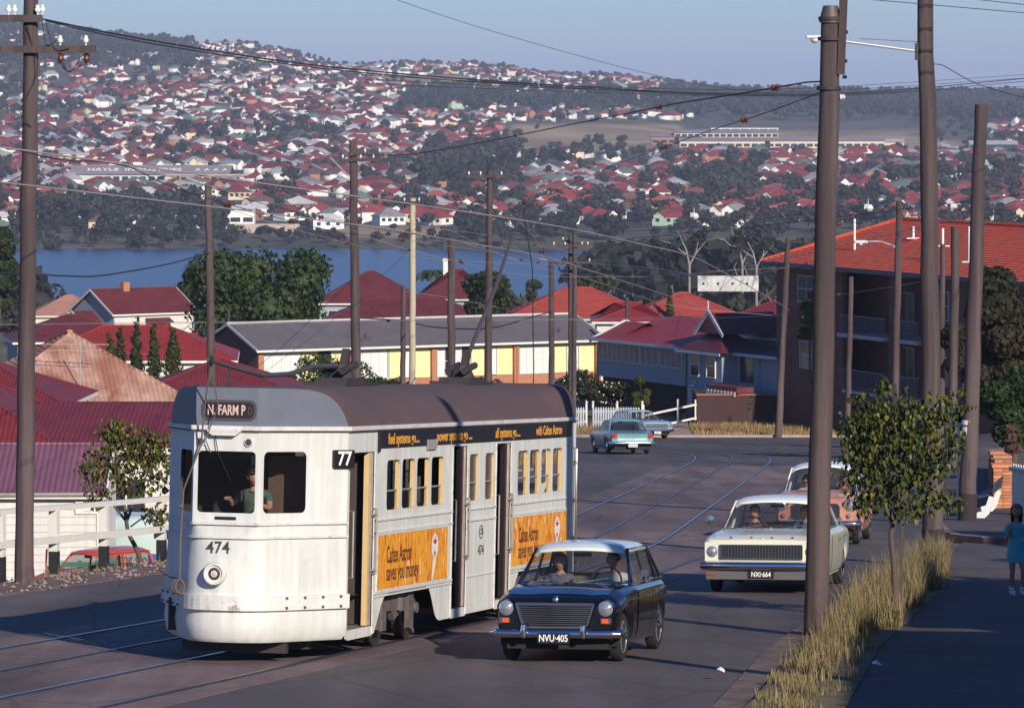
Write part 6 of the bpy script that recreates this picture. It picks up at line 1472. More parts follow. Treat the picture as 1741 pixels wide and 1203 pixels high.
b = MB(); b.bb(12.0, 15.8, -.85, 0, -.9, 2.2); by = b.build('bay_window', wb_grey, t); boards(by, 12.0, 15.8, -.85, -.85, .75, wb_grey, .2)
window(by, 12.9, -.89, .8, 2.05, .9, n=1); window(by, 14.7, -.89, .8, 2.05, .9, n=1)
b = MB(); b.add([(11.6, -1.3, 2.2), (16.4, -1.3, 2.2), (16.4, 2, 2.2), (11.6, 2, 2.2), (13.9, .2, 3.5), (14.1, .2, 3.5)], [(0, 1, 5, 4), (1, 2, 5), (2, 3, 4, 5), (3, 0, 4)]); b.build('bay_roof', mat('dark_red_iron', (.10, .015, .018), .5, wave=('X', 2.2, .02)), t)
b = MB(); b.add([(12.6, -.6, 3.2), (15.4, -.6, 3.2), (14, -.6, 4.3), (12.6, 3.5, 3.2), (15.4, 3.5, 3.2), (14, 3.5, 4.3)], [(0, 1, 2), (0, 2, 5, 3), (1, 4, 5, 2)]); b.build('gablet', maroon_iron, t)
b = MB(); b.bar((12.4, -.68, 3.1), (14, -.68, 4.4), .06, .2); b.bar((15.6, -.68, 3.1), (14, -.68, 4.4), .06, .2); b.tube([(14, -.68, 4.3), (14, -.68, 5.0)], .04, 6); b.build('bargeboard', mat('pale_blue_trim', (.45, .5, .58), .6), t)
b = MB(); b.add([(-.4, -.4, 2.22), (10.6, -.4, 2.22), (10.6, 4.5, 3.5), (1.2, 4.5, 3.5), (-.4, 8, 2.22)], [(0, 1, 2, 3), (0, 3, 4)]); b.build('sunroom_roof', bright_iron, t); b = MB(); b.bar((-.4, -.42, 2.15), (10.6, -.42, 2.15), .05, .16); b.bar((15.8, -.42, 2.15), (21, -.42, 2.15), .05, .16); b.bar((11.4, -1.34, 2.12), (16.4, -1.34, 2.12), .05, .14); b.build('fascia', mat('pale_blue_trim'), t)
gableroof(t, 6.5, 21, 3.2, 15.5, 2.9, 3.3, bright_iron, hipl=6.3, hipr=6.3, ov=.4); b = MB(); b.bb(7, 20.5, 3.6, 15, 0, 2.9); b.build('rear_wall', wb_grey, t)
b = MB(); b.bb(16.0, 21.0, -.4, 3.2, 2.2, 2.26); b.build('verandah_roof', inner, t); b = MB(); b.bb(18.4, 20.6, .1, 3, -1, 2.2); b.build('verandah_wall', wb_grey, t); b = MB(); b.bb(16.4, 17.8, -.02, .03, .6, 2.0); b.build('window', wglass, t)
gab = MB(); gab.add([(-.1, 0, 2.2), (-.1, 4.2, 2.2), (-.1, 2.1, 3.1), (0, 0, 2.2), (0, 4.2, 2.2), (0, 2.1, 3.1)], [(0, 1, 2), (3, 4, 5)]); gab.build('gable_end', wb_grey, t)
b = MB(); b.quad((-.5, -.3, 2.1), (2.2, -.3, 2.1), (2.2, 2.1, 3.15), (-.5, 2.1, 3.15)); b.quad((-.5, 4.5, 2.1), (2.2, 4.5, 2.1), (2.2, 2.1, 3.15), (-.5, 2.1, 3.15)); b.build('gable_roof', bright_iron, t); b = MB(); b.bar((-.52, -.35, 2.05), (-.52, 2.1, 3.15), .05, .22); b.bar((-.52, 4.55, 2.05), (-.52, 2.1, 3.15), .05, .22); b.build('bargeboard', mat('pale_blue_trim'), t)
b = MB(); b.bb(16.6, 19.9, -2.3, -1.2, .25, .55); o = b.build('awning', maroon_iron, t); 
for i in range(9): q = MB(); q.box((16.8 + i * .36, -2.34, .18), (.22, .04, .26)); q.build('scallop', fascia, o)
# L apartment block
t = thing('apartment_block', 'two storey brick flats with orange tiled roof and balconies on the right', 'flats', (14.43, 240.7, -15.9), math.atan2(-.924, .382)); EV = 6.72
b = MB()
def wall(x0, x1, z0, z1, y=0): b.bb(x0, x1, y, y + .25, z0, z1)
wall(0, 2.6, -2, EV); wall(2.6, 4.9, -2, 4.7); wall(2.6, 4.9, 6.2, EV); wall(4.9, 8, -2, EV); wall(13.3, 14.4, -2, EV); wall(17, 32, -2, EV); b.bb(0, .25, .25, 10, -2, EV); b.bb(.25, 32, 1.9, 10, -2, EV); b.build('wall', br_dk, t)
for (a, c) in ((8, 13.3), (14.4, 17)):
    q = MB(); q.bb(a, c, 0, .25, -2, .45); q.build('parapet', br_dk, t)
    q = MB(); q.bb(a, c, -.35, 1.9, 3.1, 3.3); q.bb(a, c, -.05, 1.9, .15, .3); q.build('balcony_slab', mat('slab_concrete', (.45, .42, .42), .8), t)
    for z0 in (.45, 3.3):
        q = MB(); q.bar((a, -.2, z0 + .95), (c, -.2, z0 + .95), .05)
        for i in range(int((c - a) / .16)): q.bar((a + .08 + i * .16, -.2, z0), (a + .08 + i * .16, -.2, z0 + .95), .025)
        q.build('balustrade', mat('grey_blue_iron', (.15, .16, .20), .5), t)
        window(t, (a + c) / 2 + (1.2 if a < 9 else 0), 1.86, z0 + .1, z0 + 2.2, 1.4, n=2, m_=mat('pale_blue_trim'), nm='balcony_door', mid=False)
window(t, 3.75, .02, 4.75, 6.1, 2.1, n=2, m_=mat('pale_blue_trim')); window(t, 3.9, -.01, 1.2, 2.6, 1.8, n=2, m_=mat('pale_blue_trim'))
for a in (19, 23, 27): window(t, a, -.01, 4.5, 5.9, 1.8, n=2, m_=mat('pale_blue_trim')); window(t, a, -.01, 1.2, 2.6, 1.8, n=2, m_=mat('pale_blue_trim'))
ro = MB(); n = 24
for side_ in (0, 1):
    for k in range(n):
        u0, u1 = k / n, (k + 1) / n; o = .6; dz = .045
        def P(u, s): ins = (5 + o) * u; zz = EV + .05 + 2.35 * u; return ((-o + ins, -o + ins, zz) if s == 0 else (32 + o, -o + ins, zz)) if side_ == 0 else ((-o + ins, 10 + o - ins, zz) if s == 0 else (32 + o, 10 + o - ins, zz))
        a, c = P(u0, 0), P(u0, 1); e, f = P(u1, 0), P(u1, 1)
        ro.quad((a[0], a[1], a[2] + dz), (c[0], c[1], c[2] + dz), f, e); ro.quad(a, c, (c[0], c[1], c[2] + dz), (a[0], a[1], a[2] + dz))
    for k in range(n):
        u0, u1 = k / n, (k + 1) / n; a = (-.6 + 5.6 * u0, -.6 + 5.6 * u0, EV + .05 + 2.35 * u0); c = (a[0], 10.6 - 5.6 * u0, a[2]); e = (-.6 + 5.6 * u1, -.6 + 5.6 * u1, EV + .05 + 2.35 * u1); f = (e[0], 10.6 - 5.6 * u1, e[2])
        if side_ == 0: ro.quad((a[0], a[1], a[2] + .045), (c[0], c[1], c[2] + .045), f, e); ro.quad(a, c, (c[0], c[1], c[2] + .045), (a[0], a[1], a[2] + .045))
ro.build('tile_courses', tile_or, t)['kind'] = 'stuff'
q = MB(); q.tube([(-.6, -.6, EV + .1), (5, 5, EV + 2.48)], .1, 6); q.tube([(5, 5, EV + 2.48), (32.6, 5, EV + 2.48)], .1, 6); q.tube([(-.6, 10.6, EV + .1), (5, 5, EV + 2.48)], .1, 6); q.build('ridge_tiles', tile_or, t)
q = MB(); q.bar((-.65, -.65, EV - .05), (32.6, -.65, EV - .05), .08, .22); q.bar((-.65, -.65, EV - .05), (-.65, 10.6, EV - .05), .08, .22); q.bb(-.5, 32, -.5, 0, EV - .14, EV - .1); q.build('eaves', mat('dark_blue_eaves', (.08, .09, .12), .6), t)
for (pxp, py0, py1, dd) in ((1453, 432, 372, 235), (1553, 405, 385, 232), (1603, 418, 388, 225), (1648, 445, 385, 217)):
    q = MB(); v0 = t.matrix_world; q.tube([(0, 0, PZ(py0, dd)), (0, 0, PZ(py1, dd))], .065, 8); q.bar((-.35, 0, PZ(py0, dd)), (.35, 0, PZ(py0, dd)), .10, .06); q.build('flue_pipe', mat('white_pipe', (.7, .7, .68), .5), loc=(PX(pxp, dd), dd, 0)); o = bpy.data.objects[-1] if False else q
for o in [o for o in bpy.data.objects if o.name.startswith('flue_pipe')]:
    w_ = o.location.copy(); bpy.context.view_layer.update(); o.parent = t; o.matrix_parent_inverse = t.matrix_world.inverted()
# retaining wall, ramp rail, picket fences at the bend
t = thing('brick_retaining_wall', 'dark maroon brick retaining wall behind the grass at the bend', 'wall', (PX(1185, 240), 240, G(10.1, 240)))
b = MB(); b.bb(0, 30, 0, .35, -.5, 1.62); b.build('wall', br_mar, t); b = MB(); b.bb(-.05, 30, -.05, .4, 1.62, 1.70); b.build('coping', mat('earthy_coping', (.30, .13, .09), .9), t)
b = MB(); b.bb(-.02, .33, .36, 6, -.5, 1.6); b.build('return_wall', br_mar, t)
t = thing('ramp_railing', 'white painted ramp railing beside the brick wall', 'railing', (PX(1093, 236), 236, G(7, 236)))
for dx, z0, z1, w_ in ((0, -.3, 1.3, .16), (1.9, .2, 1.55, .10), (2.85, .4, 1.5, .08)): b = MB(); b.bb(dx - w_ / 2, dx + w_ / 2, -w_ / 2 + .3 * dx, w_ / 2 + .3 * dx, z0, z1); b.build('post', fascia, t)
for z in (.62, -.1): b = MB(); b.bar((0.1, 0, z + .1), (2.9, .9, z + .62), .09, .10); b.build('rail', fascia, t)
t = thing('picket_fence', 'white picket fence in shade in front of the motel garden', 'fence', (PX(945, 237), 237, G(2, 237)))
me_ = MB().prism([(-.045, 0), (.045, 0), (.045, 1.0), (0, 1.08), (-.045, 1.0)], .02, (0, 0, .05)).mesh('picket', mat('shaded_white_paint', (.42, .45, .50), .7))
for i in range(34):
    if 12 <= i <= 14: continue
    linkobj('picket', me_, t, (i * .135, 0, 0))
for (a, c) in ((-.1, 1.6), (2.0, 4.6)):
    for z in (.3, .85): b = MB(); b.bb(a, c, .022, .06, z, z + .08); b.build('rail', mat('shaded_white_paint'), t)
for x in (1.65, 2.0, 3.3, 4.65): b = MB(); b.bb(x - .05, x + .05, .07, .17, -.2, 1.3); b.lathe([(.05, 1.3), (.08, 1.38), (0, 1.46)], 8, (x, .12, 0)); b.build('post', fascia, t)
# left white railing
t = thing('white_railing', 'white timber road railing with black post feet along the left verge', 'railing', (0, 0, 0))
RP = [(-12.0, 62.5), (-10.9, 66.4), (-9.75, 70.3), (-8.62, 74.3), (-7.95, 76.6), (-7.3, 78.9), (-6.5, 81.8), (-5.85, 84.2), (-5.1, 87)]
rp3 = []
for i, (x, y) in enumerate(RP):
    z = -(3.5 + .0625 * y); hgt = 1.08; rp3.append((x, y, z + hgt))
    b = MB(); b.bb(-.075, .075, -.075, .075, .36, hgt); b.build('post', fascia, t, loc=(x, y, z), rz=-R(14)); b = MB(); b.bb(-.078, .078, -.078, .078, -.8, .355); b.build('post_foot', mat('black_paint', (.015, .014, .016), .7), t, loc=(x, y, z), rz=-R(14))
for i in range(len(rp3) - 1):
    p, q_ = Vector(rp3[i]), Vector(rp3[i + 1]); b = MB(); b.bar(p + Vector((0, 0, .03)), q_ + Vector((0, 0, .03)), .13, .09); b.build('top_rail', fascia, t)
    b = MB(); o = Vector((.075, -.02, -.52)); b.bar(p + o, q_ + o, .05, .12); b.build('mid_rail', fascia, t)
# green yard fence
t = thing('green_fence', 'low green timber fence between the shed and the orange hatchback', 'fence', (PX(106, 107.3), 107.3, G(-11, 107)))
gm_ = mat('green_paint', (.10, .32, .20), .7, var=.2)
for i in range(4): b = MB(); b.bb(i * .42 - .05, i * .42 + .05, -.05, .05, -.3, .95); b.build('post', gm_, t)
for z in (.4, .8): b = MB(); b.bb(-.1, 1.4, -.08, -.052, z, z + .12); b.build('rail', gm_, t)
# brick gate pillars and fences up the right footpath
me_b = MB().bb(-.11, .11, -.05, .05, 0, .07).mesh('brick', mat('loose_brick', (.44, .17, .08), .85, var=.35, rnd_=.35))
for k, (pxp, d, h) in enumerate(((1697, 121, 1.1), (1703, 113, 1.15), (1702, 107, 1.05))):
    x = PX(pxp, d); t = thing('brick_pillar', ('farthest', 'middle', 'nearest')[k] + ' of three orange brick fence pillars along the right footpath', 'pillar', (x, d, G(x, d) + .1))
    b = MB(); b.bb(-.20, .20, -.20, .20, -.3, h); b.build('mortar_core', mat('mortar', (.42, .33, .26), .9), t)
    for j in range(int(h / .08)):
        for q in range(2): linkobj('brick', me_b, t, (-.105 + .215 * q - (.0 if j % 2 else .0), -.205, j * .08), 0, ((.93 if (j + q) % 2 else .98), 1, 1)); linkobj('brick', me_b, t, (.205 if q else -.205, .0, j * .08), R(90), (.93, 1, 1))
    b = MB(); b.bb(-.24, .24, -.26, .24, h, h + .08); b.build('cap', mat('loose_brick'), t)
t = thing('low_brick_fence', 'low dark brick fence running between the orange pillars', 'fence', (0, 0, 0)); b = MB()
for (a, c) in (((PX(1703, 113), 113.25), (PX(1697, 121), 120.8)), ((PX(1702, 107), 107.25), (PX(1703, 113), 112.75)), ((PX(1697, 121), 121.25), (PX(1690, 150), 150))): b = MB(); b.bar((a[0], a[1], G(*a) + .35), (c[0], c[1], G(*c) + .35), .22, .8); b.build('fence_panel', br_dk, t)
t = thing('front_fence', 'white picket fence with green top rail at the right edge', 'fence', (PX(1722, 103), 103, G(11.7, 103) + .1), R(-72))
me_ = MB().prism([(-.05, 0), (.05, 0), (.05, 1.15), (0, 1.22), (-.05, 1.15)], .025, (0, 0, 0)).mesh('picket', fascia)
for i in range(40): linkobj('picket', me_, t, (i * .14, 0, 0))
b = MB(); b.bb(-.1, 5.6, -.06, -.002, 1.05, 1.14); b.bb(-.1, 5.6, .03, .07, .2, .28); b.build('rail', mat('pale_green_paint', (.30, .50, .38), .7), t)
# off to the right of the picture: two unseen houses, added and sized to shade the footpath
for (x, d, w_, dep, rz, lab) in ((13.6, 32, 8.4, 11, -R(9), 'unseen timber house added to shade the near footpath, out of the picture on the right'), (15.3, 46.2, 8, 10.5, -R(9), 'second unseen timber house added to shade the footpath, out of the picture on the right')):
    t = thing('house', lab, 'house', (x, d, G(x, d)), rz); b = MB(); b.bb(-w_ / 2, w_ / 2, 0, dep, -1, 5.2); b.build('wall', wb_white, t); gableroof(t, -w_ / 2, w_ / 2, 0, dep, 5.2, 2.2, red_iron, hipl=dep / 2, hipr=dep / 2)
    for i in range(3): window(t, -w_ / 2 + w_ * (i + .5) / 3, -.005, 1.5, 2.9, 1.2, n=2)
# ------------------------------------------------------------ poles, wires, street furniture
wood = mat('weathered_pole_wood', (.058, .039, .039), .88, var=.4, sc_=3, bump=1, stretch=(1, 1, .045), c2=(.088, .062, .060), mixsc=7, dirt=((.018, .013, .015), 14, .57, .85), rnd_=.12)
woodp = mat('pale_pole_wood', (.42, .36, .24), .85, var=.2, sc_=3, bump=.5, stretch=(1, 1, .1), rnd_=.05); woodk = mat('dark_pole_foot', (.03, .02, .022), .9, var=.3)
ins = mat('brown_porcelain', (.13, .035, .022), .25, var=.2); insw = mat('white_porcelain', (.75, .73, .70), .25); cable = mat('black_cable', (.02, .018, .02), .7); copper = mat('weathered_copper_wire', (.42, .35, .34), .5, m=.2)
POLES = {}
def pole(key, lab, pb, yt, pt_, d, wb_, wt_, m_=wood, yb=None, seed=0, foot=0, par=None, nm='power_pole', grp=None):
    x = PX(pb, d); xt = PX(pt_, d); z0 = G(x, d); zt = PZ(yt, d); rb, rt = wb_ / F * d / 2, wt_ / F * d / 2
    t = thing(nm, lab, 'pole', (x, d, z0), 0, grp); rs = random.Random(seed + int(pb)); P, Rr = [], []
    n = 14
    for i in range(n + 1):
        u = i / n; P.append(((xt - x) * u + rs.uniform(-1, 1) * rb * .10 * (0 < i < n), rs.uniform(-1, 1) * rb * .1, -.4 + (zt - z0 + .4) * u)); Rr.append((rb + (rt - rb) * u) * rs.uniform(.965, 1.035))
    b = MB(); b.tube(P, Rr, 16); b.build('shaft', m_, t, smooth=60)
    if foot: b = MB(); b.tube([(0, 0, -.3), ((xt - x) * .12, 0, foot)], [rb * 1.04, rb * 1.03], 16); b.build('dark_foot', woodk, t, smooth=60)
    POLES[key] = (t, x, xt, d, z0, zt, rb, rt); return t
def at(key, py):
    t, x, xt, d, z0, zt, rb, rt = POLES[key]; z = PZ(py, d); u = (z - z0) / (zt - z0); return Vector((x + (xt - x) * u, d, z))
def local(key, v): t = POLES[key][0]; return Vector(v) - Vector(t.location)
def crossarm(key, py, l0, l1, ang=0, pins=(), m_=wood, up=.12, hw=.05):
    t = POLES[key][0]; c = local(key, at(key, py)); r_ = POLES[key][7] + .05; dx, dy = math.cos(ang), math.sin(ang); c = c + Vector((0, -r_, 0))
    b = MB(); b.bar(c - Vector((dx, dy, 0)) * l0, c + Vector((dx, dy, 0)) * l1, .09, .12); o = b.build('crossarm', m_, t)
    for p in pins:
        q = c + Vector((dx, dy, 0)) * p + Vector((0, 0, .06)); i_ = MB(); i_.lathe([(.012, 0), (.012, .04), (.04, .05), (.05, .09), (.03, .12), (.035, .15), (0, .17)], 10, tuple(q)); i_.build('insulator', insw, o, smooth=True)
    return c
def knob(key, py, dx, m_=ins, r_=.05):
    t = POLES[key][0]; c = local(key, at(key, py)) + Vector((dx, -.05, 0)); b = MB(); b.lathe([(.01, -r_), (r_, -r_ * .5), (r_ * .6, 0), (r_, r_ * .5), (.01, r_)], 10, tuple(c), 'x'); b.build('insulator', m_, t, smooth=True)
pole('L', 'tall weathered power pole with two crossarms at the left edge', 40, -40, 54, 71.7, 33, 24, seed=3, foot=0)
pole('big', 'thick dark power pole with metal cap in the right foreground', 1386, 34, 1412, 57.5, 42, 33, seed=5)
pole('P2', 'tall notched power pole carrying the long street lamp arm', 1588, -60, 1573, 78, 37, 26, seed=6, foot=.7)
pole('P3', 'straight power pole beside the bus stop sign and bench', 1643, 178, 1668, 98.5, 31, 21, seed=7, foot=.75)
pole('R4', 'power pole in the right street row next behind the bus stop', 1619, 386, 1624, 150, 17, 14, seed=8)
pole('R5', 'slim pole with white street lamp arm in front of the flats', 1519, 342, 1529, 165, 14, 11, seed=9, foot=3)
pole('R6', 'slim bare pole close left of the right row power pole', 1600, 415, 1603, 190, 11, 9, seed=10)
pole('R7', 'thin leaning pole standing in the grass at the bend', 1322, 405, 1340, 226, 13, 9, seed=11)
pole('R8', 'short bare pole in front of the flats balconies', 1440, 470, 1447, 200, 11, 8, seed=12)
pole('A', 'pole rising behind the tram front with red roofs behind', 365, 312, 354, 130, 17, 12, seed=13)
pole('B', 'tall pole with crossarm and insulators behind the tram roof', 607, 238, 600, 173, 18, 13, seed=14)
pole('C', 'pale yellowish new pole behind the tram roof', 700, 337, 702, 210, 12, 10, woodp, seed=15)
pole('D', 'short grey pole close left of the pale pole', 684, 486, 686, 228, 10, 8, seed=16)
pole('E', 'plain pole between the pale pole and the trolley pole', 768, 402, 767, 182, 15, 12, seed=17)
pole('Fp', 'tall pole with insulators just right of the trolley pole', 829, 290, 833, 190, 14, 11, seed=18)
pole('H', 'pole with brown insulators left of the double pole', 939, 440, 937, 218, 11, 9, seed=19)
pole('I', 'left pole of the double pole with crossarms', 970, 400, 970, 236, 8.5, 7.5, seed=20)
pole('J', 'right pole of the double pole with crossarms', 975, 395, 977, 235, 9, 8, seed=21)
pole('K', 'thin dark pole in front of the grey sunroom', 1063, 505, 1066, 280, 8, 6, seed=22)
pole('M1', 'left one of two small poles in front of the motel gable', 387, 524, 389, 296, 6, 5, seed=23)
pole('M2', 'right one of two small poles in front of the motel gable', 404, 515, 404, 300, 6.5, 5.5, seed=24)
# left of the left pole, off the frame: pole that shades the tram roof
pole('S', 'power pole beside the near footpath, out of the picture on the right', 870.5 + F * 5.56 / 44.5, 160 - 2.7 / 44.5 * F, 870.5 + F * 5.6 / 44.5, 44.5, 46, 36, seed=30)
# fittings
t = POLES['big'][0]; c = local('big', at('big', 36)); b = MB(); b.lathe([(.148, -.02), (.142, .03), (.095, .20), (0, .205)], 18, tuple(c)); b.build('metal_cap', mat('cap_metal', (.10, .075, .075), .6, m=.3, var=.3), t, smooth=True)
b = MB(); p0 = local('big', at('big', 127)) + Vector((.145, -.05, 0)); p1 = local('big', at('big', 0)) + Vector((.20, -.05, 1.0)); b.bar(p0, p1, .12, .10); b.build('timber_extension', wood, t)
for py in (55, 104, 131): knob('big', py, .20, woodk, .03)
for py, r_ in ((32, 1), (150, 1), (66, .9)): b = MB(); c = local('big', at('big', py)); b.lathe([(.155, -.025), (.16, -.02), (.16, .02), (.155, .025)], 18, tuple(c)); b.build('iron_band', dark, t, smooth=True)
knob('big', 165, .17, insw, .045)
c = crossarm('L', 32, .55, .2, 0, (-.35, -.25, .12, .2)); c2 = crossarm('L', 84, 1.0, 1.08, R(-4), (-.9, .5, .92))
for p in (.5, .92): b = MB(); q = c2 + Vector((p, 0, -.08)); b.lathe([(.01, .02), (.05, 0), (.04, -.04), (.055, -.08), (.03, -.14), (0, -.16)], 10, tuple(q)); b.build('insulator', ins, POLES['L'][0], smooth=True)
knob('L', 104, .02, insw, .035); knob('L', 179, .03, insw, .04); knob('L', 110, .18, insw, .03)
for (a, c_) in (((72, 36, 71.5), (95, 70, 71.4)), ((78, 38, 71.5), (118, 82, 71.4)), ((96, 85, 71.3), (140, 110, 71.2)), ((140, 92, 71.3), (108, 108, 71.2))):
    b = MB(); p, q = Vector((PX(a[0], a[2]), a[2], PZ(a[1], a[2]))), Vector((PX(c_[0], c_[2]), c_[2], PZ(c_[1], c_[2]))); mid = (p + q) / 2 + Vector((-.05, 0, -.22)); b.tube([local('L', v) for v in cr([p, mid, q], .06)], .008, 5); b.build('jumper_lead', cable, POLES['L'][0])
t = POLES['L'][0]; b = MB(); b.tube([local('L', v) for v in cr([at('L', 45) + Vector((-.05, -.15, 0)), at('L', 120) + Vector((.13, -.18, 0)), at('L', 190) + Vector((-.14, -.17, 0)), at('L', 215) + Vector((.05, -.18, 0))], .1)], .008, 5); b.build('jumper_lead', cable, t)
for k, (py, w_) in enumerate(((8, .30), (47, .30), (84, .31), (121, .31))):
    t = POLES['P2'][0]; c = local('P2', at('P2', py)); b = MB(); b.box((c.x + .0, c.y - .13, c.z - .02), (.22, .03, .05)); b.build('pole_step', woodk, t)
# lamp on the long arm
a0 = local('P2', at('P2', 88)); a1 = Vector((PX(1398, 78) - POLES['P2'][1], -.15, PZ(66, 78) - POLES['P2'][4]))
b = MB(); b.tube([a0 + Vector((-.1, 0, 0)), a1], .022, 8); arm = b.build('lamp_arm', mat('galvanised_tube', (.45, .44, .46), .4, m=.5), POLES['P2'][0], smooth=True)
b = MB(); b.tube([a0 + Vector((-.1, 0, .17)), a0.lerp(a1, .65) + Vector((0, 0, .08))], .005, 5); b.build('stay_wire', cable, arm)
b = MB(); b.bb(-.30, .02, -.09, .09, 0, .06); b.lathe([(.085, 0), (.075, -.05), (.03, -.08), (0, -.085)], 12, (-.14, 0, .0)); lo = b.build('street_lamp_head', mat('lamp_white', (.62, .60, .58), .4), arm, bev=.02); lo.location = a1
b = MB(); c = local('P2', at('P2', 88)); b.box((c.x - .16, c.y, c.z), (.08, .1, .3)); b.build('bracket', dark, POLES['P2'][0])
# lamp on R5
a0 = local('R5', at('R5', 422)); a1 = Vector((PX(1470, 165) - POLES['R5'][1], -.1, PZ(411, 165) - POLES['R5'][4]))
b = MB(); b.tube(cr([a0, a0.lerp(a1, .5) + Vector((0, 0, .12)), a1], .2), .03, 6); arm = b.build('lamp_arm', mat('galvanised_tube'), POLES['R5'][0], smooth=True); b = MB(); b.bb(-.4, .1, -.11, .11, -.05, .06); b.lathe([(.1, -.05), (.09, -.11), (0, -.16)], 10, (-.15, 0, 0)); lo = b.build('street_lamp_head', mat('lamp_white'), arm, bev=.03); lo.location = a1
# crossarms further off
crossarm('B', 272, .5, .9, 0, (-.4, .3, .8)); crossarm('B', 262, .15, 1.3, R(20), (.5, 1.1)); crossarm('Fp', 300, 1.0, .7, 0, (-.9, -.4, .5)); knob('Fp', 342, .05, insw, .05); knob('B', 312, .05, insw, .05)
crossarm('J', 418, 1.2, .8, 0, (-1.1, -.5, .4, .7)); crossarm('J', 446, 1.3, .9, 0, (-1.2, .8)); crossarm('C', 344, .5, .4, 0, (-.4, .3)); crossarm('I', 410, .5, .3, 0, (-.4,))
for k, py in (('B', 395), ('C', 390), ('H', 442), ('Fp', 392), ('A', 345), ('R5', 345)): knob(k, py, .1)
b = MB(); p0 = local('B', at('B', 300)) ; b.bar(p0 + Vector((-.15, -.2, 0)), p0 + Vector((-.9, -.2, .75)), .04); b.build('brace', trimg, POLES['B'][0])
# wires
def W3(px, py, d): return Vector((PX(px, d), d, PZ(py, d)))
def wire(lab, pts, r_=.009, m_=copper, balls=(), grp='overhead wires', nm='overhead_wire', ballr=.06, step=1.0):
    P = [p if isinstance(p, Vector) else W3(*p) for p in pts]; Q = cr(P, step) if len(P) > 2 else cr([P[0], (P[0] + P[1]) / 2 - Vector((0, 0, (P[1] - P[0]).length * .012)), P[1]], step)
    b = MB(); b.tube(Q, r_, 5); o = b.build(nm, m_); tag(o, lab, 'wire', grp)
    for u in balls:
        k = min(len(Q) - 2, int(u * (len(Q) - 1))); c = Q[k]; i_ = MB(); i_.lathe([(.01, -ballr), (ballr * .9, -ballr * .6), (ballr * .55, 0), (ballr * .9, ballr * .6), (.01, ballr)], 10, (0, 0, 0), 'x'); i_.build('insulator', ins, o, smooth=True, loc=c)
    return o
TH = 5.75
for off, lab in ((-1.47, 'trolley wire above the far tram track'), (1.46, 'trolley wire above the near tram track')):
    T_ = offs(TC, off); P = [Vector((p.x, p.y, -(3.5 + .0625 * p.y) + TH if p.y < 226 else 0)) for p in T_ if 14 < p.y < 225][::6]; wire(lab, P, .010, copper, grp=None, nm='trolley_wire')
for i, off in ((0, .012), (1, -.012)):
    wire(('thicker' if i == 0 else 'thinner') + ' power cable from the left pole crossarm over the hillside', [(74 + i * 4, 33 + i * 3, 71.6), (240, 66 + i * 5, 78), (480, 104 + i * 4, 88), (700, 127 + i * 4, 98), (960, 146 + i * 3, 112), (1250, 160 + i * 2, 130), (1500, 155 + i * 4, 150), (1800, 128 + i * 5, 175)], .016 - i * .004, cable, grp='cables from the left pole')
for i in range(3): wire(('upper', 'middle', 'lowest')[i] + ' thin power line sagging over the far right ridge', [(620, 128 + i * 7, 150), (1000, 147 + i * 5, 170), (1340, 151 + i * 6, 190), (1760, 126 + i * 6 + (i == 2) * 8, 215)], .010, cable, grp='power lines over the right ridge')
wire('thin wire crossing the sky at the upper centre', [(640, -12, 90), (860, 60, 100), (1160, 138, 118), (1400, 170, 135)], .006, cable, grp=None)
wire('wire crossing the sky at the upper right corner', [(1440, -4, 66), (1741, 22, 70), (1900, 34, 72)], .006, cable, grp='wires in the right corner'); wire('second wire in the upper right corner', [(1560, -12, 66), (1741, 8, 70), (1900, 22, 72)], .006, cable, grp='wires in the right corner')
wire('service wire with brown strain insulator right of the notched pole', [at('P2', 108), (1600, 110, 79), (1660, 142, 84), (1741, 166, 90), (1850, 190, 100)], .008, cable, (.04,), grp=None)
wire('span wire with strain insulators running left from the capped pole', [at('big', 138), (1372, 140, 58), (1255, 160, 64), (1140, 178, 70), (1000, 206, 82), (700, 262, 110), (604, 262, 173)], .011, cable, (.04, .13), grp=None)
wire('lower span wire with strain insulator left of the capped pole', [at('big', 152), (1290, 196, 64), (1180, 232, 76), (1000, 300, 110), (870, 365, 150)], .008, cable, (.10, .3), grp=None)
LW = 'span wire with brown insulators strung across the tram tracks'
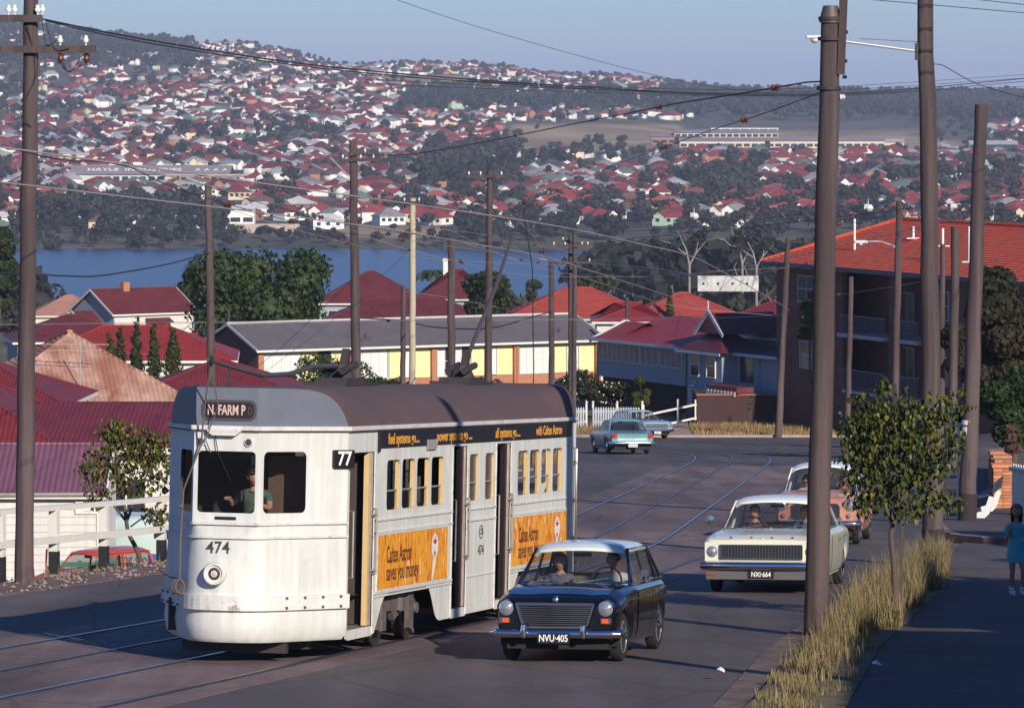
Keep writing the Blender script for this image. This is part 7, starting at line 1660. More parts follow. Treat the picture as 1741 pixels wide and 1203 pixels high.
SP = [([(-30, 240, 60), (105, 272, 66), (210, 281, 70), (345, 335, 82), (600, 398, 120), (700, 392, 160)], (.28, .42)), ([at('L', 262), (210, 282, 80), (480, 350, 110), (600, 392, 150), (830, 428, 185)], (.5, .8)),
      ([at('A', 345), (540, 400, 140), (720, 438, 165), (935, 450, 200), at('H', 445)], (.2, .5, .9)), ([(300, 300, 100), (470, 352, 120), (662, 392, 150), (780, 405, 170), at('Fp', 400)], (.35, .6)),
      ([at('B', 395), (680, 420, 176), (760, 440, 181), (900, 468, 200), (1100, 470, 215)], (.1, .3)), ([at('E', 406), (880, 440, 190), at('H', 448)], (.3, .6)), ([at('C', 390), (800, 412, 200), (868, 415, 200)], (.4,)),
      ([at('Fp', 395), (905, 435, 195), (960, 446, 200), at('J', 450)], (.4, .6)), ([(868, 366, 68), (905, 400, 90), (930, 440, 130), at('H', 448)], (.3,)),
      ([at('J', 412), (1010, 415, 220), (1080, 405, 200), (1180, 395, 180), (1400, 372, 165), (1741, 330, 150), (1900, 306, 140)], (.05, .45)), ([at('J', 446), (1100, 455, 210), (1190, 465, 190), (1330, 440, 175), (1527, 395, 165), (1741, 340, 150), (1900, 300, 140)], (.3, .5)),
      ([at('H', 445), (1060, 470, 205), (1230, 460, 190), (1335, 455, 210)], (.2, .55)), ([at('Fp', 350), (900, 402, 185), (975, 398, 190), (1150, 388, 180), (1395, 360, 120)], (.3,)),
      ([at('B', 330), (700, 380, 178), (830, 400, 190), at('J', 430)], (.6,)), ([at('C', 360), (870, 440, 205), (1000, 474, 220), (1150, 520, 235), (1380, 540, 240)], ()), ([at('K', 512), (1180, 500, 260), (1336, 478, 228)], (.5,)),
      ([at('R7', 415), (1450, 392, 200), (1527, 372, 170), (1741, 330, 150), (1850, 316, 145)], ()), ([at('R7', 520), (1400, 505, 215), (1570, 478, 190), (1700, 440, 170)], (.3,)), ([at('J', 455), (1150, 480, 225), (1336, 430, 226)], ()),
      ([(1040, 420, 210), (1240, 402, 190), (1400, 385, 150), (1640, 352, 105), at('P3', 345)], (.6,)), ([at('R5', 360), (1600, 345, 140), (1680, 330, 115), (1800, 320, 105)], ()), ([(985, 470, 236), (1100, 505, 238), (1200, 560, 250)], ()),
      ([at('P3', 360), (1560, 392, 120), (1400, 440, 160), (1235, 470, 170), (1060, 455, 190)], (.2, .7, .85)), ([at('D', 496), (760, 505, 232), (860, 525, 236), at('H', 530)], ()), ([at('B', 500), (660, 545, 200), (685, 540, 228)], (.5,))]
SD = 'left edge to the pale pole, lowest over the river|left pole towards the crossarm pole|front trolley pole to the brown insulator pole|above the tram front towards the tall insulator pole|tall crossarm pole towards the far bend|plain pole to the brown insulator pole|pale pole to the trolley pole tip|tall insulator pole to the double pole|trolley pole tip to the brown insulator pole|double pole to the right edge, upper|double pole to the right edge, lower|brown insulator pole to the grass bend pole|tall insulator pole to the capped pole|tall crossarm pole to the double pole|pale pole past the grey house|sunroom pole to the grass bend pole|grass bend pole to the right edge|grass bend pole across the flats balconies|double pole to the grass bend pole|bank trees to the bus stop pole, pale|street lamp pole to the right edge|double pole down to the grey house|bus stop pole to the hanging sign|short grey pole to the brown insulator pole|tall crossarm pole down to the short grey pole'.split('|')
for i, (pts, bl) in enumerate(SP): wire('wire from ' + SD[i], pts, .009 if i not in (9, 10) else .013, copper if i % 3 else cable, bl, 'span wires over the tracks', ballr=.085)
wire('thick hanging cable with knots sagging left of the front trolley pole', [(-20, 462, 110), (55, 466, 112), (150, 470, 114), (215, 462, 118), (290, 448, 124), at('A', 430)], .022, cable, (), grp=None)
wire('black cable slung low across the motel roof', [at('B', 540), at('D', 545), (740, 556, 215), (830, 558, 200), (900, 540, 205), at('H', 530)], .030, cable, grp=None)
for i, (a, c) in enumerate(((('M1', 532), (-20, 560, 200)), (('M2', 530), (560, 512, 300)), (('A', 520), (200, 555, 240)), (('M1', 560), (215, 600, 230)), (('B', 470), (330, 690, 215)), (('C', 420), (440, 640, 230)))):
    wire('thin service wire crossing the houses left of the motel', [at(*a), c], .010, copper if i % 2 else cable, grp='service wires to the houses')
# hanging things
t = thing('hanging_sign', 'blank weathered white panel with four bolts hanging over the road', 'sign', W3(1238, 482, 170), R(-3)); b = MB(); b.bb(-1.17, 1.17, -.02, .02, -.30, .30); b.build('panel', mat('flaking_white_paint', (.50, .49, .47), .8, var=.35, sc_=5, dirt=((.22, .20, .20), 3, .52, .8)), t)
for i in range(4): b = MB(); b.lathe([(.05, -.035), (.05, 0)], 8, (-.95 + i * .56, 0, 0), 'y'); b.lathe([(0, -.036), (.05, -.036)], 8, (-.95 + i * .56, 0, 0), 'y'); b.build('bolt', dark, t)
for x in (.35, .75): b = MB(); b.tube([(x, 0, .3), (x - .12, 0, .65), (x - .02, 0, .82)], .012, 5); b.build('hanger', trimg, t)
for k, (px, py, d, lab) in enumerate(((1180, 368, 140, 'small white hanging lamp above the dark bank trees'), (1476, 354, 130, 'white hanging lamp between the capped pole and the notched pole'))):
    b = MB(); b.lathe([(.02, .12), (.08, .10), (.135, .0), (.10, -.07), (.03, -.11)], 12, (.03, 0, 0)); b.bb(-.12, .0, -.05, .05, -.02, .12); b.tube([(0, 0, .1), (0, 0, .28)], .012, 5); tag(b.build('hanging_lamp', mat('lamp_white'), loc=W3(px, py, d), smooth=True), lab, 'lamp'); wire('carrier wire holding the ' + lab.replace('white ', ''), [W3(px - 190, py + 18, d + 14), W3(px, py - 14, d), W3(px + 230, py - 40, d - 14)], .009, copper, grp=None)
# bus stop, marker, bench
d = 99.; x = PX(1629, d); t = thing('bus_stop_sign', 'round pale blue stop sign on white post left of the bench', 'sign', (x, d, G(x, d) + .15)); zc = PZ(708, d) - t.location.z
b = MB(); b.tube([(0, 0, -.1), (0, 0, zc)], .03, 8); b.build('post', fascia, t); b = MB(); b.lathe([(0, -.05), (.215, -.05), (.215, -.03), (0, -.03)], 28, (0, 0, zc), 'y'); pl = b.build('disc', mat('pale_blue_enamel', (.30, .50, .66), .4), t)
b = MB(); b.lathe([(0, -.052), (.13, -.052)], 24, (0, 0, zc), 'y'); b.build('disc_centre', mat('dark_green_enamel', (.03, .10, .07), .4), pl); b = MB(); b.grid([[(r_ * math.cos(a), -.0535, zc + r_ * math.sin(a)) for a in np.linspace(.3, 2.7, 14)] for r_ in (.15, .20)]); b.build('white_arc', mat('number_white'), pl)
t = POLES['P3'][0]; c = local('P3', at('P3', 731)); 
for i, (z0, z1, m_) in enumerate(((-.22, -.14, insw), (-.138, -.09, redl), (-.088, .08, insw), (.082, .13, redl), (.132, .23, insw))): b = MB(); b.lathe([(.182, z0), (.182, z1)], 18, tuple(c)); b.build('marker_band', mat('band_white', (.72, .71, .70), .5) if m_ is insw else mat('band_red', (.35, .03, .04), .5), t, smooth=True)
d = 100.; x = PX(1664, d); t = thing('bench', 'street bench with white concrete ends and dark slats beside the pole', 'bench', (x + .12, d, G(x, d) + .15), R(-12))
def bend(y): b = MB(); b.prism([(-.22, 0), (.02, 0), (.12, .10), (.22, .42), (.20, .48), (.12, .50), (.05, .30), (-.02, .16), (-.24, .10)], .09, (0, y, 0)); return b
bend(-.05).build('concrete_end', mat('white_concrete', (.70, .68, .66), .7), t); bend(1.6).build('concrete_end', mat('white_concrete'), t)
for i in range(4): b = MB(); b.bb(-.20 + i * .085, -.135 + i * .085, -.1, 1.75, .44 + .02 * i, .47 + .02 * i); b.build('slat', mat('dark_slat', (.05, .05, .07), .6), t)
for i in range(3): b = MB(); b.bb(.20 + i * .015, .23 + i * .015, -.1, 1.75, .56 + i * .09, .62 + i * .09); b.build('back_slat', mat('dark_slat'), t)
# litter
for (px, py, lab, c_) in ((1225, 1180 - 20, 'crumpled silver wrapper at the road edge', (.6, .6, .62)), (1490, 1148, 'white scrap of paper in the near grass', (.75, .74, .70)), (1392, 1142, 'small red scrap at the foot of the capped pole', (.5, .05, .04))):
    d = 3.5 / ((py - 160) / F - .0625); x = PX(px, d); b = MB(); b.add([(.07 * math.cos(a) * rnd.uniform(.5, 1), .05 * math.sin(a), rnd.uniform(0, .04)) for a in np.linspace(0, 5.5, 7)] + [(0, 0, .06)], [(i, (i + 1) % 7, 7) for i in range(7)]); tag(b.build('litter', mat('litter_%d' % px, c_, .6), loc=(x, d, G(x, d) + .12)), lab, 'litter')
# ------------------------------------------------------------ vegetation near the camera
def tree(name, lab, x, d, h, R_, h0, n, size, lm, seed, nl=9, tr=.12, zg=None, bark_=None, core=True, flat=.75, sp=.65, cat='tree', top=.92):
    rs = np.random.RandomState(seed); z = G(x, d) if zg is None else zg; t = thing(name, lab, cat, (x, d, z))
    lb = [(a, b_, min(c, h - r_ * flat), r_) for a, b_, c, r_ in lobes_for(rs, nl, R_, h0, h * top, sp)]
    V_, F_ = crown_arrays(rs, lb, n, size, core, flat); linkobj('crown', npmesh('crown', V_, F_, lm), t)
    trunk_mesh(rs, (h0 + h * .2), tr, lb, 6).build('trunk', bark_ or barkm, t, smooth=60); return t
def treepx(name, lab, px, ytop, ybase, d, wpx, **k):
    zt = PZ(ytop, d); zb = PZ(ybase, d) if ybase else G(PX(px, d), d); h = zt - zb; R_ = wpx / F * d / 2
    return tree(name, lab, PX(px, d), d, h, R_, h * k.pop('h0', .35), k.pop('n', 2500), k.pop('size', .25), k.pop('lm', leafm2), k.pop('seed', int(px) + 99), zg=zb, **k)
treepx('broadleaf_tree', 'big dark dense tree in front of the motel gable', 447, 424, 700, 300, 215, n=13000, size=.17, nl=24, tr=.3, h0=.38, lm=leafg, sp=.75)
treepx('broadleaf_tree', 'looser dark tree at the left of the big dense tree', 322, 412, 640, 420, 95, n=5000, size=.22, nl=9, tr=.25, h0=.5)
treepx('broadleaf_tree', 'rounded olive tree behind the motel roof beside the trolley pole', 833, 462, 640, 318, 112, n=8000, size=.15, nl=15, tr=.2, h0=.3, sp=.6)
treepx('broadleaf_tree', 'small wispy tree against the river right of the rounded tree', 911, 466, 560, 400, 36, n=400, size=.25, nl=5, h0=.5, core=False)
treepx('broadleaf_tree', 'dark flat tree against the river behind the tiled roof', 1000, 466, 560, 500, 90, n=1500, size=.4, nl=8)
treepx('broadleaf_tree', 'dark tree cut by the left edge above the pale roof', -2, 378, 640, 330, 75, n=6000, size=.2, nl=10, h0=.35)
treepx('broadleaf_tree', 'dark brown leaved tree at the right edge beside the flats', 1712, 442, 740, 165, 135, n=12000, size=.12, nl=16, tr=.25, h0=.3, lm=leafmat('brown_green_foliage', (.040, .030, .014), (.022, .024, .012), .2, .7, .4), sp=.8)
treepx('broadleaf_tree', 'second dark tree behind the right street poles', 1640, 500, 760, 190, 70, n=5000, size=.14, nl=8, h0=.3, lm=MATS['brown_green_foliage'])
treepx('hedge_tree', 'rounded green hedge tree above the brick pillars at the right edge', 1722, 622, 800, 135, 120, n=10000, size=.075, nl=12, h0=.35, tr=.12, lm=leafg, sp=.8)
treepx('shrub', 'bare twiggy brown shrub behind the front fence', 1716, 722, 790, 118, 40, n=700, size=.07, nl=5, h0=.4, tr=.03, lm=leafmat('brown_twigs', (.10, .05, .04), (.06, .03, .03), .1, .8, 1), core=False)
treepx('street_tree', 'sunlit leafy street tree just left of the capped pole before the flats', 1378, 492, 640, 236, 46, n=650, size=.13, nl=6, h0=.4, tr=.07, lm=leafmat('yellow_green_foliage', (.10, .11, .02), (.05, .07, .02), .35, .5, .5), core=False)
for i, (px, yt, yb, d, w_, lab, lm) in enumerate(((570, 600, 676, 255, 130, 'ragged green bush in front of the motel left bays', leafg), (488, 635, 680, 245, 60, 'low bush at the left end of the motel bush row', leafg), (960, 627, 700, 250, 100, 'flowering bush in front of the motel right end', leafm2), (1040, 648, 705, 247, 70, 'dark hedge bush with white flowers below the sunroom', leafm2), (1092, 640, 700, 245, 34, 'thin young tree with yellowing leaves beside the ramp', MATS['yellow_green_foliage']), (800, 640, 690, 250, 90, 'low bush row hidden partly by the tram roof', leafg), (660, 640, 690, 250, 70, 'small bush left of the trolley base', leafg))):
    treepx('bush', lab, px, yt, yb, d, w_, n=2200, size=.085, nl=7, h0=.25, tr=.04, lm=lm, core=i not in (0, 4), cat='bush', sp=.8)
fl = MB()
for i in range(34):
    px = rnd.choice([rnd.uniform(925, 1010), rnd.uniform(1018, 1060)]); c = W3(px, rnd.uniform(640, 690), 243.5 + rnd.uniform(0, 1)); fl.box(tuple(c), (.07, .06, .07))
o = fl.build('blossom', mat('pink_white_blossom', (.7, .5, .45), .7, var=.3, rnd_=.1)); tag(o, 'pale blossoms scattered over the bushes before the motel', 'blossom', kind='stuff')
# cypresses
rs = np.random.RandomState(4)
for k, (px, yt, lab) in enumerate(((187, 565, 'shortest cypress at the left end of the row'), (204, 556, 'second cypress from the left in the row of five'), (232, 537, 'tallest cypress in the middle of the row of five'), (262, 549, 'fourth cypress from the left in the row of five'), (294, 559, 'broadest cypress at the right end of the row'))):
    d = 232. + k * .5; zb = PZ(640, d); h = PZ(yt, d) - zb; w_ = (.35, .38, .40, .42, .58)[k]
    lb = [(rs.uniform(-.08, .08), rs.uniform(-.08, .08), h * (u), w_ * (1.15 - u) ** .7 * .9) for u in np.linspace(.1, .95, 9)]
    V_, F_ = crown_arrays(rs, lb, 700, .09, True, 1.3); t = thing('cypress', lab, 'tree', (PX(px, d), d, zb), 0, None); linkobj('crown', npmesh('crown', V_, F_, leafmat('cypress_foliage', (.045, .055, .016), (.028, .035, .012), .15, .7, .8)), t); b = MB(); b.tube([(0, 0, -2), (0, 0, h * .6)], [.1, .04], 6); b.build('trunk', barkm, t)
d = 345.; zb = PZ(560, d); t = thing('cypress', 'slim dark cypress standing before the red tiled roofs', 'tree', (PX(1139, d), d, zb)); h = PZ(495, d) - zb; lb = [(0, 0, h * u, .42 * (1.1 - u) ** .6) for u in np.linspace(.05, .95, 8)]; V_, F_ = crown_arrays(rs, lb, 400, .14, True, 1.3); linkobj('crown', npmesh('crown', V_, F_, MATS['cypress_foliage']), t); b = MB(); b.tube([(0, 0, -2), (0, 0, h * .6)], [.1, .04], 6); b.build('trunk', barkm, t)
# palm by the river
d = 520.; t = thing('palm', 'small palm with drooping fronds against the river', 'palm', (PX(735, d), d, PZ(520, d))); h = PZ(466, d) - PZ(520, d); b = MB(); b.tube([(0, 0, -2), (0, 0, h)], .12, 6); b.build('trunk', barkm, t)
for i in range(14):
    a = i * .449 * 3; b = MB(); c_, s_ = math.cos(a), math.sin(a); k = rnd.uniform(.8, 1.2); P = [(0, 0, h), (c_ * .9 * k, s_ * .9 * k, h + .5), (c_ * 1.9 * k, s_ * 1.9 * k, h + .1 - .3 * (i % 3)), (c_ * 2.4 * k, s_ * 2.4 * k, h - .7)]
    w_ = .22; b.grid([[(p[0] - s_ * w_, p[1] + c_ * w_, p[2] - .1), p, (p[0] + s_ * w_, p[1] - c_ * w_, p[2] - .1)] for p in P]); b.build('frond', leafg, t)
# near bank: wooded headland on the right and scattered trees down to the river
bank = []
for i in range(215):
    px = rnd.uniform(1025, 1760) if i < 130 else rnd.uniform(1030, 1330); d = rnd.uniform(820, 1060)
    if px < 1120 and d < 960 - (1120 - px): continue
    bank.append((px, d, rnd.uniform(10.5, 15.5) * (1 if px > 1060 else .85)))
for i in range(14): bank.append((rnd.uniform(-40, 40), rnd.uniform(700, 900), rnd.uniform(8, 12)))
for i in range(40): bank.append((rnd.uniform(0, 1750), rnd.uniform(440, 620), rnd.uniform(3.5, 6)))
bank.sort(key=lambda q: q[1])
for i, (px, d, h) in enumerate(bank):
    x = PX(px, d); k = rnd.randrange(8); lab = '%s dark tree on the near river bank, %s' % (('broad', 'round', 'spreading', 'bushy', 'low wide', 'flat topped', 'slender', 'narrow')[k], ('left part' if px < 500 else 'middle part' if px < 1000 else 'right of the water' if px < 1300 else 'behind the flats'))
    t = thing('bank_tree', lab, 'tree', (x, d, G(x, d) - .3), rnd.uniform(0, 6.28), lab.replace('tree', 'trees')); t.scale = (h, h, h); linkobj('crown', FT[k][2], t); linkobj('trunk', FT[k][3], t)
for k, (px, yt, lab) in enumerate(((1262, 385, 'pale bare gum tree with forked white limbs'), (1286, 400, 'second pale gum tree right of the forked one'), (1172, 392, 'faint pale gum tree left of the hanging sign'))):
    d = 815. - k; x = PX(px, d); zb = PZ(500, d); h = PZ(yt, d) - zb; t = thing('gum_tree', lab, 'tree', (x, d, zb)); rr = random.Random(k); b = MB(); b.tube([(0, 0, -6), (0, 0, h * .45), (-.6, 0, h * .7), (-2.2, 0, h)], [.30, .24, .17, .05], 6); b.tube([(0, 0, h * .45), (1.2, 0, h * .65), (1.8, 0, h * .92)], [.2, .14, .05], 6); b.tube([(-.5, 0, h * .62), (-3.4, 0, h * .80), (-5.2, 0, h * .84)], [.14, .10, .04], 6); b.tube([(1.0, 0, h * .62), (3.2, 0, h * .85)], [.12, .04], 6); b.build('trunk', barkw, t, smooth=60)
    lb = [(rr.uniform(-3.5, 3), 0, h * rr.uniform(.75, 1), 1.3) for _ in range(5)]; V_, F_ = crown_arrays(np.random.RandomState(k), lb, 120, .5, False); linkobj('crown', npmesh('crown', V_, F_, leafd), t)
# ------------ leafy sapling with large leaves beside the road
def leafmesh(nm, m_, L, w_):
    b = MB(); b.add([(0, 0, 0), (-w_ * .5, L * .22, .012), (-w_ * .42, L * .6, .0), (0, L, -.03), (w_ * .42, L * .6, 0), (w_ * .5, L * .22, .012), (0, L * .5, -.018)], [(0, 1, 6), (1, 2, 6), (2, 3, 6), (3, 4, 6), (4, 5, 6), (5, 0, 6)]); return b
lf1 = leafmat('big_leaf', (.13, .14, .030), (.08, .10, .024), .35, .42, 3); lf2 = leafmat('big_leaf_yellow', (.30, .24, .04), (.16, .17, .03), .35, .45, 3); lf3 = leafmat('big_leaf_dark', (.040, .062, .018), (.03, .05, .015), .3, .45, 3)
def sapling(lab, px, pyb, lobes, stems, nleaf, nsingle, L, seed, stake=None, cols=(lf1, lf3, lf2), wts=(.55, .41, .04)):
    d = 3.5 / ((pyb - 160) / F - .0625); x = PX(px, d); z = G(x, d); rs = random.Random(seed); s = d / F
    t = thing('street_sapling', lab, 'tree', (x, d, z)); mes = [[leafmesh('leaf', c, L * k, L * .85 * k).mesh('leaf', c) for k in (.8, 1.05)] for c in cols]; LB = leafmesh('leaf', None, L, L * .85)
    def loc(p): return Vector(((p[0] - px) * s, p[2] if len(p) > 2 else 0, (pyb - p[1]) * s))
    for st in stems: b = MB(); P = [loc(p) for p in st[0]]; b.tube(cr(P, .12), [st[1] + (st[2] - st[1]) * i / max(1, len(cr(P, .12)) - 1) for i in range(len(cr(P, .12)))], 8); b.build('trunk' if st is stems[0] else 'branch', barkm, t, smooth=60)
    L_ = []
    wt = [l[2] * l[3] for l in lobes]
    for i in range(nleaf):
        l = rs.choices(lobes, wt)[0]; a, e = rs.uniform(0, 6.28), math.acos(rs.uniform(-1, 1)); rr = rs.uniform(.35, 1.05)
        p = loc((l[0], l[1])) + Vector((math.cos(a) * math.sin(e) * l[2] * s * rr, math.sin(a) * math.sin(e) * l[2] * s * rr * .9, math.cos(e) * l[3] * s * rr)); L_.append((p, rr, a))
    L_.sort(key=lambda q: q[0].y - .25 * q[1]); bulk_ = {}
    for i, (p, rr, a) in enumerate(L_):
        c = rs.choices(range(3), wts)[0]; eu = (R(-50) + rs.uniform(-.7, .5), rs.uniform(-.5, .5), rs.uniform(-2.2, 2.2) + math.pi); 
        if i < nsingle: o = linkobj('leaf', mes[c][rs.randrange(2)], t, p); o.rotation_euler = eu
        else:
            M_ = Matrix.Translation(p) @ __import__('mathutils').Euler(eu).to_matrix().to_4x4(); bulk_.setdefault(c, MB()).add([M_ @ Vector(v) for v in LB.v], LB.f)
    for c, b in bulk_.items(): b.build('foliage', cols[c], t, fixn=False)['kind'] = 'stuff'
    if stake: b = MB(); b.bar(loc(stake[0]), loc(stake[1]), .05, .045); b.build('stake', wood, t)
    return t
sapling('leafy green street sapling with timber stake between the capped and notched poles', 1524, 1059, [(1470, 720, 48, 60), (1450, 790, 34, 45), (1545, 720, 52, 62), (1500, 790, 60, 60), (1580, 780, 50, 50), (1540, 850, 50, 38), (1600, 700, 34, 42), (1475, 850, 36, 30), (1625, 745, 26, 24), (1500, 655, 16, 22), (1636, 665, 20, 10), (1600, 850, 42, 26), (1640, 690, 18, 8), (1520, 760, 75, 85), (1475, 740, 45, 60)],
        [([(1524, 1064), (1520, 960), (1515, 910), (1522, 880), (1530, 820), (1545, 740)], .055, .02), ([(1518, 890), (1500, 850), (1472, 800), (1450, 750)], .03, .01), ([(1525, 870), (1560, 800), (1590, 740), (1635, 668)], .028, .006), ([(1520, 860), (1495, 760), (1480, 700), (1510, 645)], .025, .006), ([(1530, 850), (1580, 840), (1640, 850)], .02, .006)], 2700, 300, .082, 3, stake=((1530, 1059), (1536, 830)))
sapling('small spreading tree with reddish green leaves growing behind the white railing', 247, 951, [(200, 740, 38, 42), (160, 760, 32, 45), (240, 730, 40, 45), (195, 700, 34, 32), (270, 760, 30, 40), (165, 810, 28, 22), (255, 720, 40, 30), (225, 790, 42, 24), (265, 840, 26, 22), (195, 690, 12, 20)],
        [([(247, 955), (235, 905), (218, 870), (214, 840), (205, 790), (195, 720)], .05, .02), ([(214, 850), (190, 820), (170, 790)], .025, .008), ([(216, 850), (235, 800), (262, 750)], .028, .008), ([(222, 860), (250, 840), (270, 830)], .02, .006)], 1500, 120, .085, 8, cols=(lf1, leafmat('rust_leaf', (.12, .05, .02), (.08, .05, .02), .3, .5, 3), lf2), wts=(.72, .22, .06))
d = 231.; t = thing('young_street_tree', 'tiny young tree on a thin stake in the grass at the bend', 'tree', (PX(1276, d), d, G(12.5, d))); b = MB(); b.tube([(0, 0, 0), (.02, 0, 1.9)], .025, 6); b.build('trunk', barkm, t); V_, F_ = crown_arrays(rs, [(0, 0, 1.6, .16), (.02, 0, 1.9, .13), (-.03, 0, 1.3, .1)], 90, .06, False); linkobj('crown', npmesh('crown', V_, F_, MATS['yellow_green_foliage']), t)
# trees off the right of the frame which shade the footpath
for k, (x, d, h, R_) in enumerate(((13.6, 57.5, 5.6, 2.6), (15.5, 66, 5.8, 2.4), (17.0, 78, 6.0, 2.6), (20.5, 95, 6.5, 2.8), (24.5, 118, 7, 3))):
    tree('garden_tree', '%s garden tree beyond the right footpath, outside the picture' % ('first', 'second', 'third', 'fourth', 'fifth')[k], x, d, h, R_, h * .3, 2600, .16, leafg, 70 + k, nl=11, sp=.75)
# ------------ grass
def blades(name, pts, hmin, hmax, w_, m_, lab, lean=.35, seed=1, headm=None):
    rs = np.random.RandomState(seed); n = len(pts); P = np.array(pts); h = rs.uniform(hmin, hmax, n) * P[:, 3]; a = rs.uniform(0, 6.28, n); ln = rs.uniform(.05, lean, n) * h; dx, dy = np.cos(a), np.sin(a); w_ = w_ * rs.uniform(.6, 1.3, n)
    b0 = np.stack([P[:, 0] - dy * w_, P[:, 1] + dx * w_, P[:, 2]], 1); b1 = np.stack([P[:, 0] + dy * w_, P[:, 1] - dx * w_, P[:, 2]], 1); mx, my, mz = P[:, 0] + dx * ln * .35, P[:, 1] + dy * ln * .35, P[:, 2] + h * .6
    m0 = np.stack([mx - dy * w_ * .7, my + dx * w_ * .7, mz], 1); m1 = np.stack([mx + dy * w_ * .7, my - dx * w_ * .7, mz], 1); tp = np.stack([P[:, 0] + dx * ln, P[:, 1] + dy * ln, P[:, 2] + h], 1); tp2 = tp + np.stack([dy * w_ * .2, -dx * w_ * .2, 0 * h], 1)
    V_ = np.stack([b0, b1, m1, m0, tp2, tp], 1).reshape(-1, 3); i = np.arange(n)[:, None] * 6; F_ = np.concatenate([i + np.array([[0, 1, 2, 3]]), i + np.array([[3, 2, 4, 5]])])
    o = linkobj(name, npmesh(name, V_, F_, m_)); tag(o, lab, 'grass', kind='stuff'); return o
dry = leafmat('dry_grass_blades', (.40, .30, .15), (.24, .19, .09), .35, .7, 1.2); dryg = leafmat('olive_grass_blades', (.13, .13, .045), (.22, .17, .07), .35, .7, 1.2)
def kx(P_, y): return float(np.interp(y, [p[1] for p in P_], [p[0] for p in P_]))
pts, pg = [], []
rr = random.Random(5)
for i in range(19000):
    y = rr.uniform(44, 77.3); a, c = kx(KE, y) + .40, kx(VE, y); u = rr.random(); x = a + (c - a) * u
    cl = math.sin(x * 5.1 + y * 1.7) + math.sin(y * 3.3 - x * 2.2) + rr.gauss(0, .5); hh = np.interp(y, [44, 50, 54, 57, 62, 70, 75, 77.5], [.18, .28, .42, .72, 1.0, 1.0, .9, .5]) * (1 - .5 * abs(u - .5))
    if u > .82 + .25 * math.sin(y * 1.9) * math.sin(y * .7 + 1) or u < .10 + .12 * math.sin(y * 2.7): continue
    if y < 57 and u > .6 and rr.random() < .7: continue
    if cl < -.2: hh *= .45
    (pts if (cl > -.6 and rr.random() < .8) else pg).append((x, y, G(x, y) + .09, hh * (1 if cl > 0 else .75)))
blades('dry_grass', pts, .30, .85, .0065, dry, 'tall dry golden grass on the right verge', lean=.6); blades('green_grass', pg, .2, .5, .011, dryg, 'short olive grass growing through the dry verge', seed=2)
pts = []
for i in range(5200):
    y = rr.uniform(52, 100); x = kx(LV, y) - rr.uniform(.5, 3.2) ** 1.05
    if rr.random() < .25 + .75 * (x < kx(LV, y) - 2.0): pts.append((x, y, G(x, y) + .04, rr.uniform(.3, 1) * (1.4 if rr.random() < .15 else .7)))
blades('verge_grass', pts, .12, .34, .012, leafmat('mixed_verge_grass', (.26, .19, .08), (.12, .12, .04), .3, .7, 1.0), 'rough grass and weeds along the gravel under the white railing', lean=.8, seed=3)
pts = []
for i in range(9000):
    px = rr.uniform(975, 1420); y = rr.choice([rr.uniform(227.2, 230.2), rr.uniform(233, 239.5)]); x = PX(px, y)
    if 6 < x < 9.5: continue
    pts.append((x, y, G(x, y) + .0, 1))
for i in range(700): y = rr.uniform(160, 176); x = kx(LV, y) - rr.uniform(.1, 2.5) ** 1 if y < 162 else 2.2 - rr.uniform(0, 2.5); pts.append((x, y, G(x, y), 1.3))
blades('bend_grass', pts, .12, .32, .02, leafmat('pale_dry_grass', (.38, .27, .12), (.28, .18, .09), .3, .7, .3), 'pale dry grass bank along the far kerb of the bend', lean=.7, seed=4)
# gravel on the left verge and the shoulder
b = MB(); 
for i in range(1500):
    y = rr.uniform(50, 92); x = kx(LV, y) - rr.uniform(-.15, 2.3); s = rr.uniform(.02, .055); c = (x, y, G(x, y) + .055 + s * .3); b.add([(c[0] + s * rr.uniform(.6, 1), c[1], c[2]), (c[0], c[1] + s, c[2]), (c[0] - s * rr.uniform(.6, 1), c[1], c[2]), (c[0], c[1] - s, c[2]), (c[0], c[1], c[2] + s * .7)], [(0, 1, 4), (1, 2, 4), (2, 3, 4), (3, 0, 4)])
tag(b.build('gravel', mat('gravel_stones', (.30, .21, .18), .9, var=.4, sc_=3)), 'loose stones on the left road verge', 'gravel', kind='stuff')
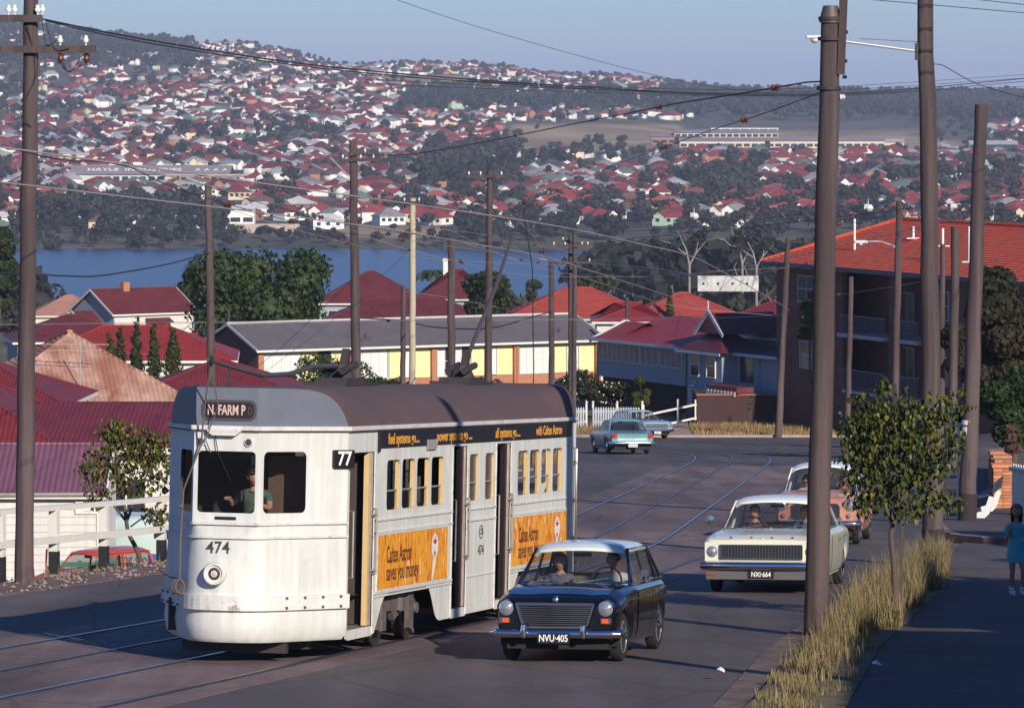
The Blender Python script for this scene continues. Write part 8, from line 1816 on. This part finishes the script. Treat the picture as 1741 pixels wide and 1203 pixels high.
# ------------ girl on the footpath
d = 67.; x = PX(1728, d); z = G(x, d) + .09; dressm = mat('turquoise_dress', (.06, .34, .40), .6, var=.15, sc_=14, dirt=((.55, .65, .65), 11, .60, .6)); sk = mat('girl_skin', (.36, .17, .11), .55)
t = thing('person', 'girl in a short turquoise dress and white shoes walking up the right footpath', 'person', (x, d, z), R(12))
pts = [(0, 0, .70), (0, .01, .86), (0, .01, 1.02), (0, .0, 1.10), (0, -.01, 1.18)]; ed = [(0, 1), (1, 2), (2, 3), (3, 4)]; ra = [(.11, .085), (.09, .07), (.11, .075), (.04, .04), (.04, .04)]
def limb(base, P, r0): 
    i = len(pts)
    for j, p in enumerate(P): pts.append(p); ra.append(r0[j]); ed.append((base if j == 0 else i + j - 1, i + j))
limb(0, [(-.065, 0, .64), (-.07, -.02, .36), (-.07, .02, .07), (-.07, -.07, .04)], [.07, .042, .03, .028]); limb(0, [(.065, 0, .64), (.075, -.10, .37), (.08, -.05, .08), (.08, -.14, .05)], [.07, .042, .03, .028])
limb(2, [(-.125, 0, 1.04), (-.17, -.03, .83), (-.14, -.14, 1.02)], [.036, .028, .022]); limb(2, [(.125, 0, 1.04), (.16, .02, .82), (.12, -.14, .76)], [.036, .028, .022])
skinned('body', pts, ed, ra, sk, t, 2)
b = MB(); b.lathe([(.165, .50), (.15, .62), (.125, .78), (.105, .86), (.125, .98), (.13, 1.04), (.07, 1.10), (.05, 1.105)], 20); o = b.build('dress', dressm, t, smooth=True); o.scale = (1, .72, 1)
for sx in (-1, 1): b = MB(); b.tube([(sx * .11, 0, 1.05), (sx * .165, -.01, .93)], [.055, .058], 10); b.build('sleeve', dressm, t, smooth=True)
for p in ((-.07, -.03), (.08, -.10)):
    b = MB(); b.tube([(p[0], p[1] + .06, .035), (p[0], p[1] - .04, .04), (p[0], p[1] - .10, .025)], [.035, .038, .026], 8); b.tube([(p[0], p[1] + .05, .05), (p[0], p[1] + .05, .14)], [.036, .036], 8); b.build('shoe', mat('white_shoe', (.75, .74, .72), .6), t, smooth=True)
head(t, Vector((0, -.01, 1.27)), .92, hairm, sk, R(-20), None, True); hand(t, (-.14, -.14, 1.02), (.1, -.1, 1), sk, .75, .9); hand(t, (.12, -.14, .76), (-.3, -1, .1), sk, .75)
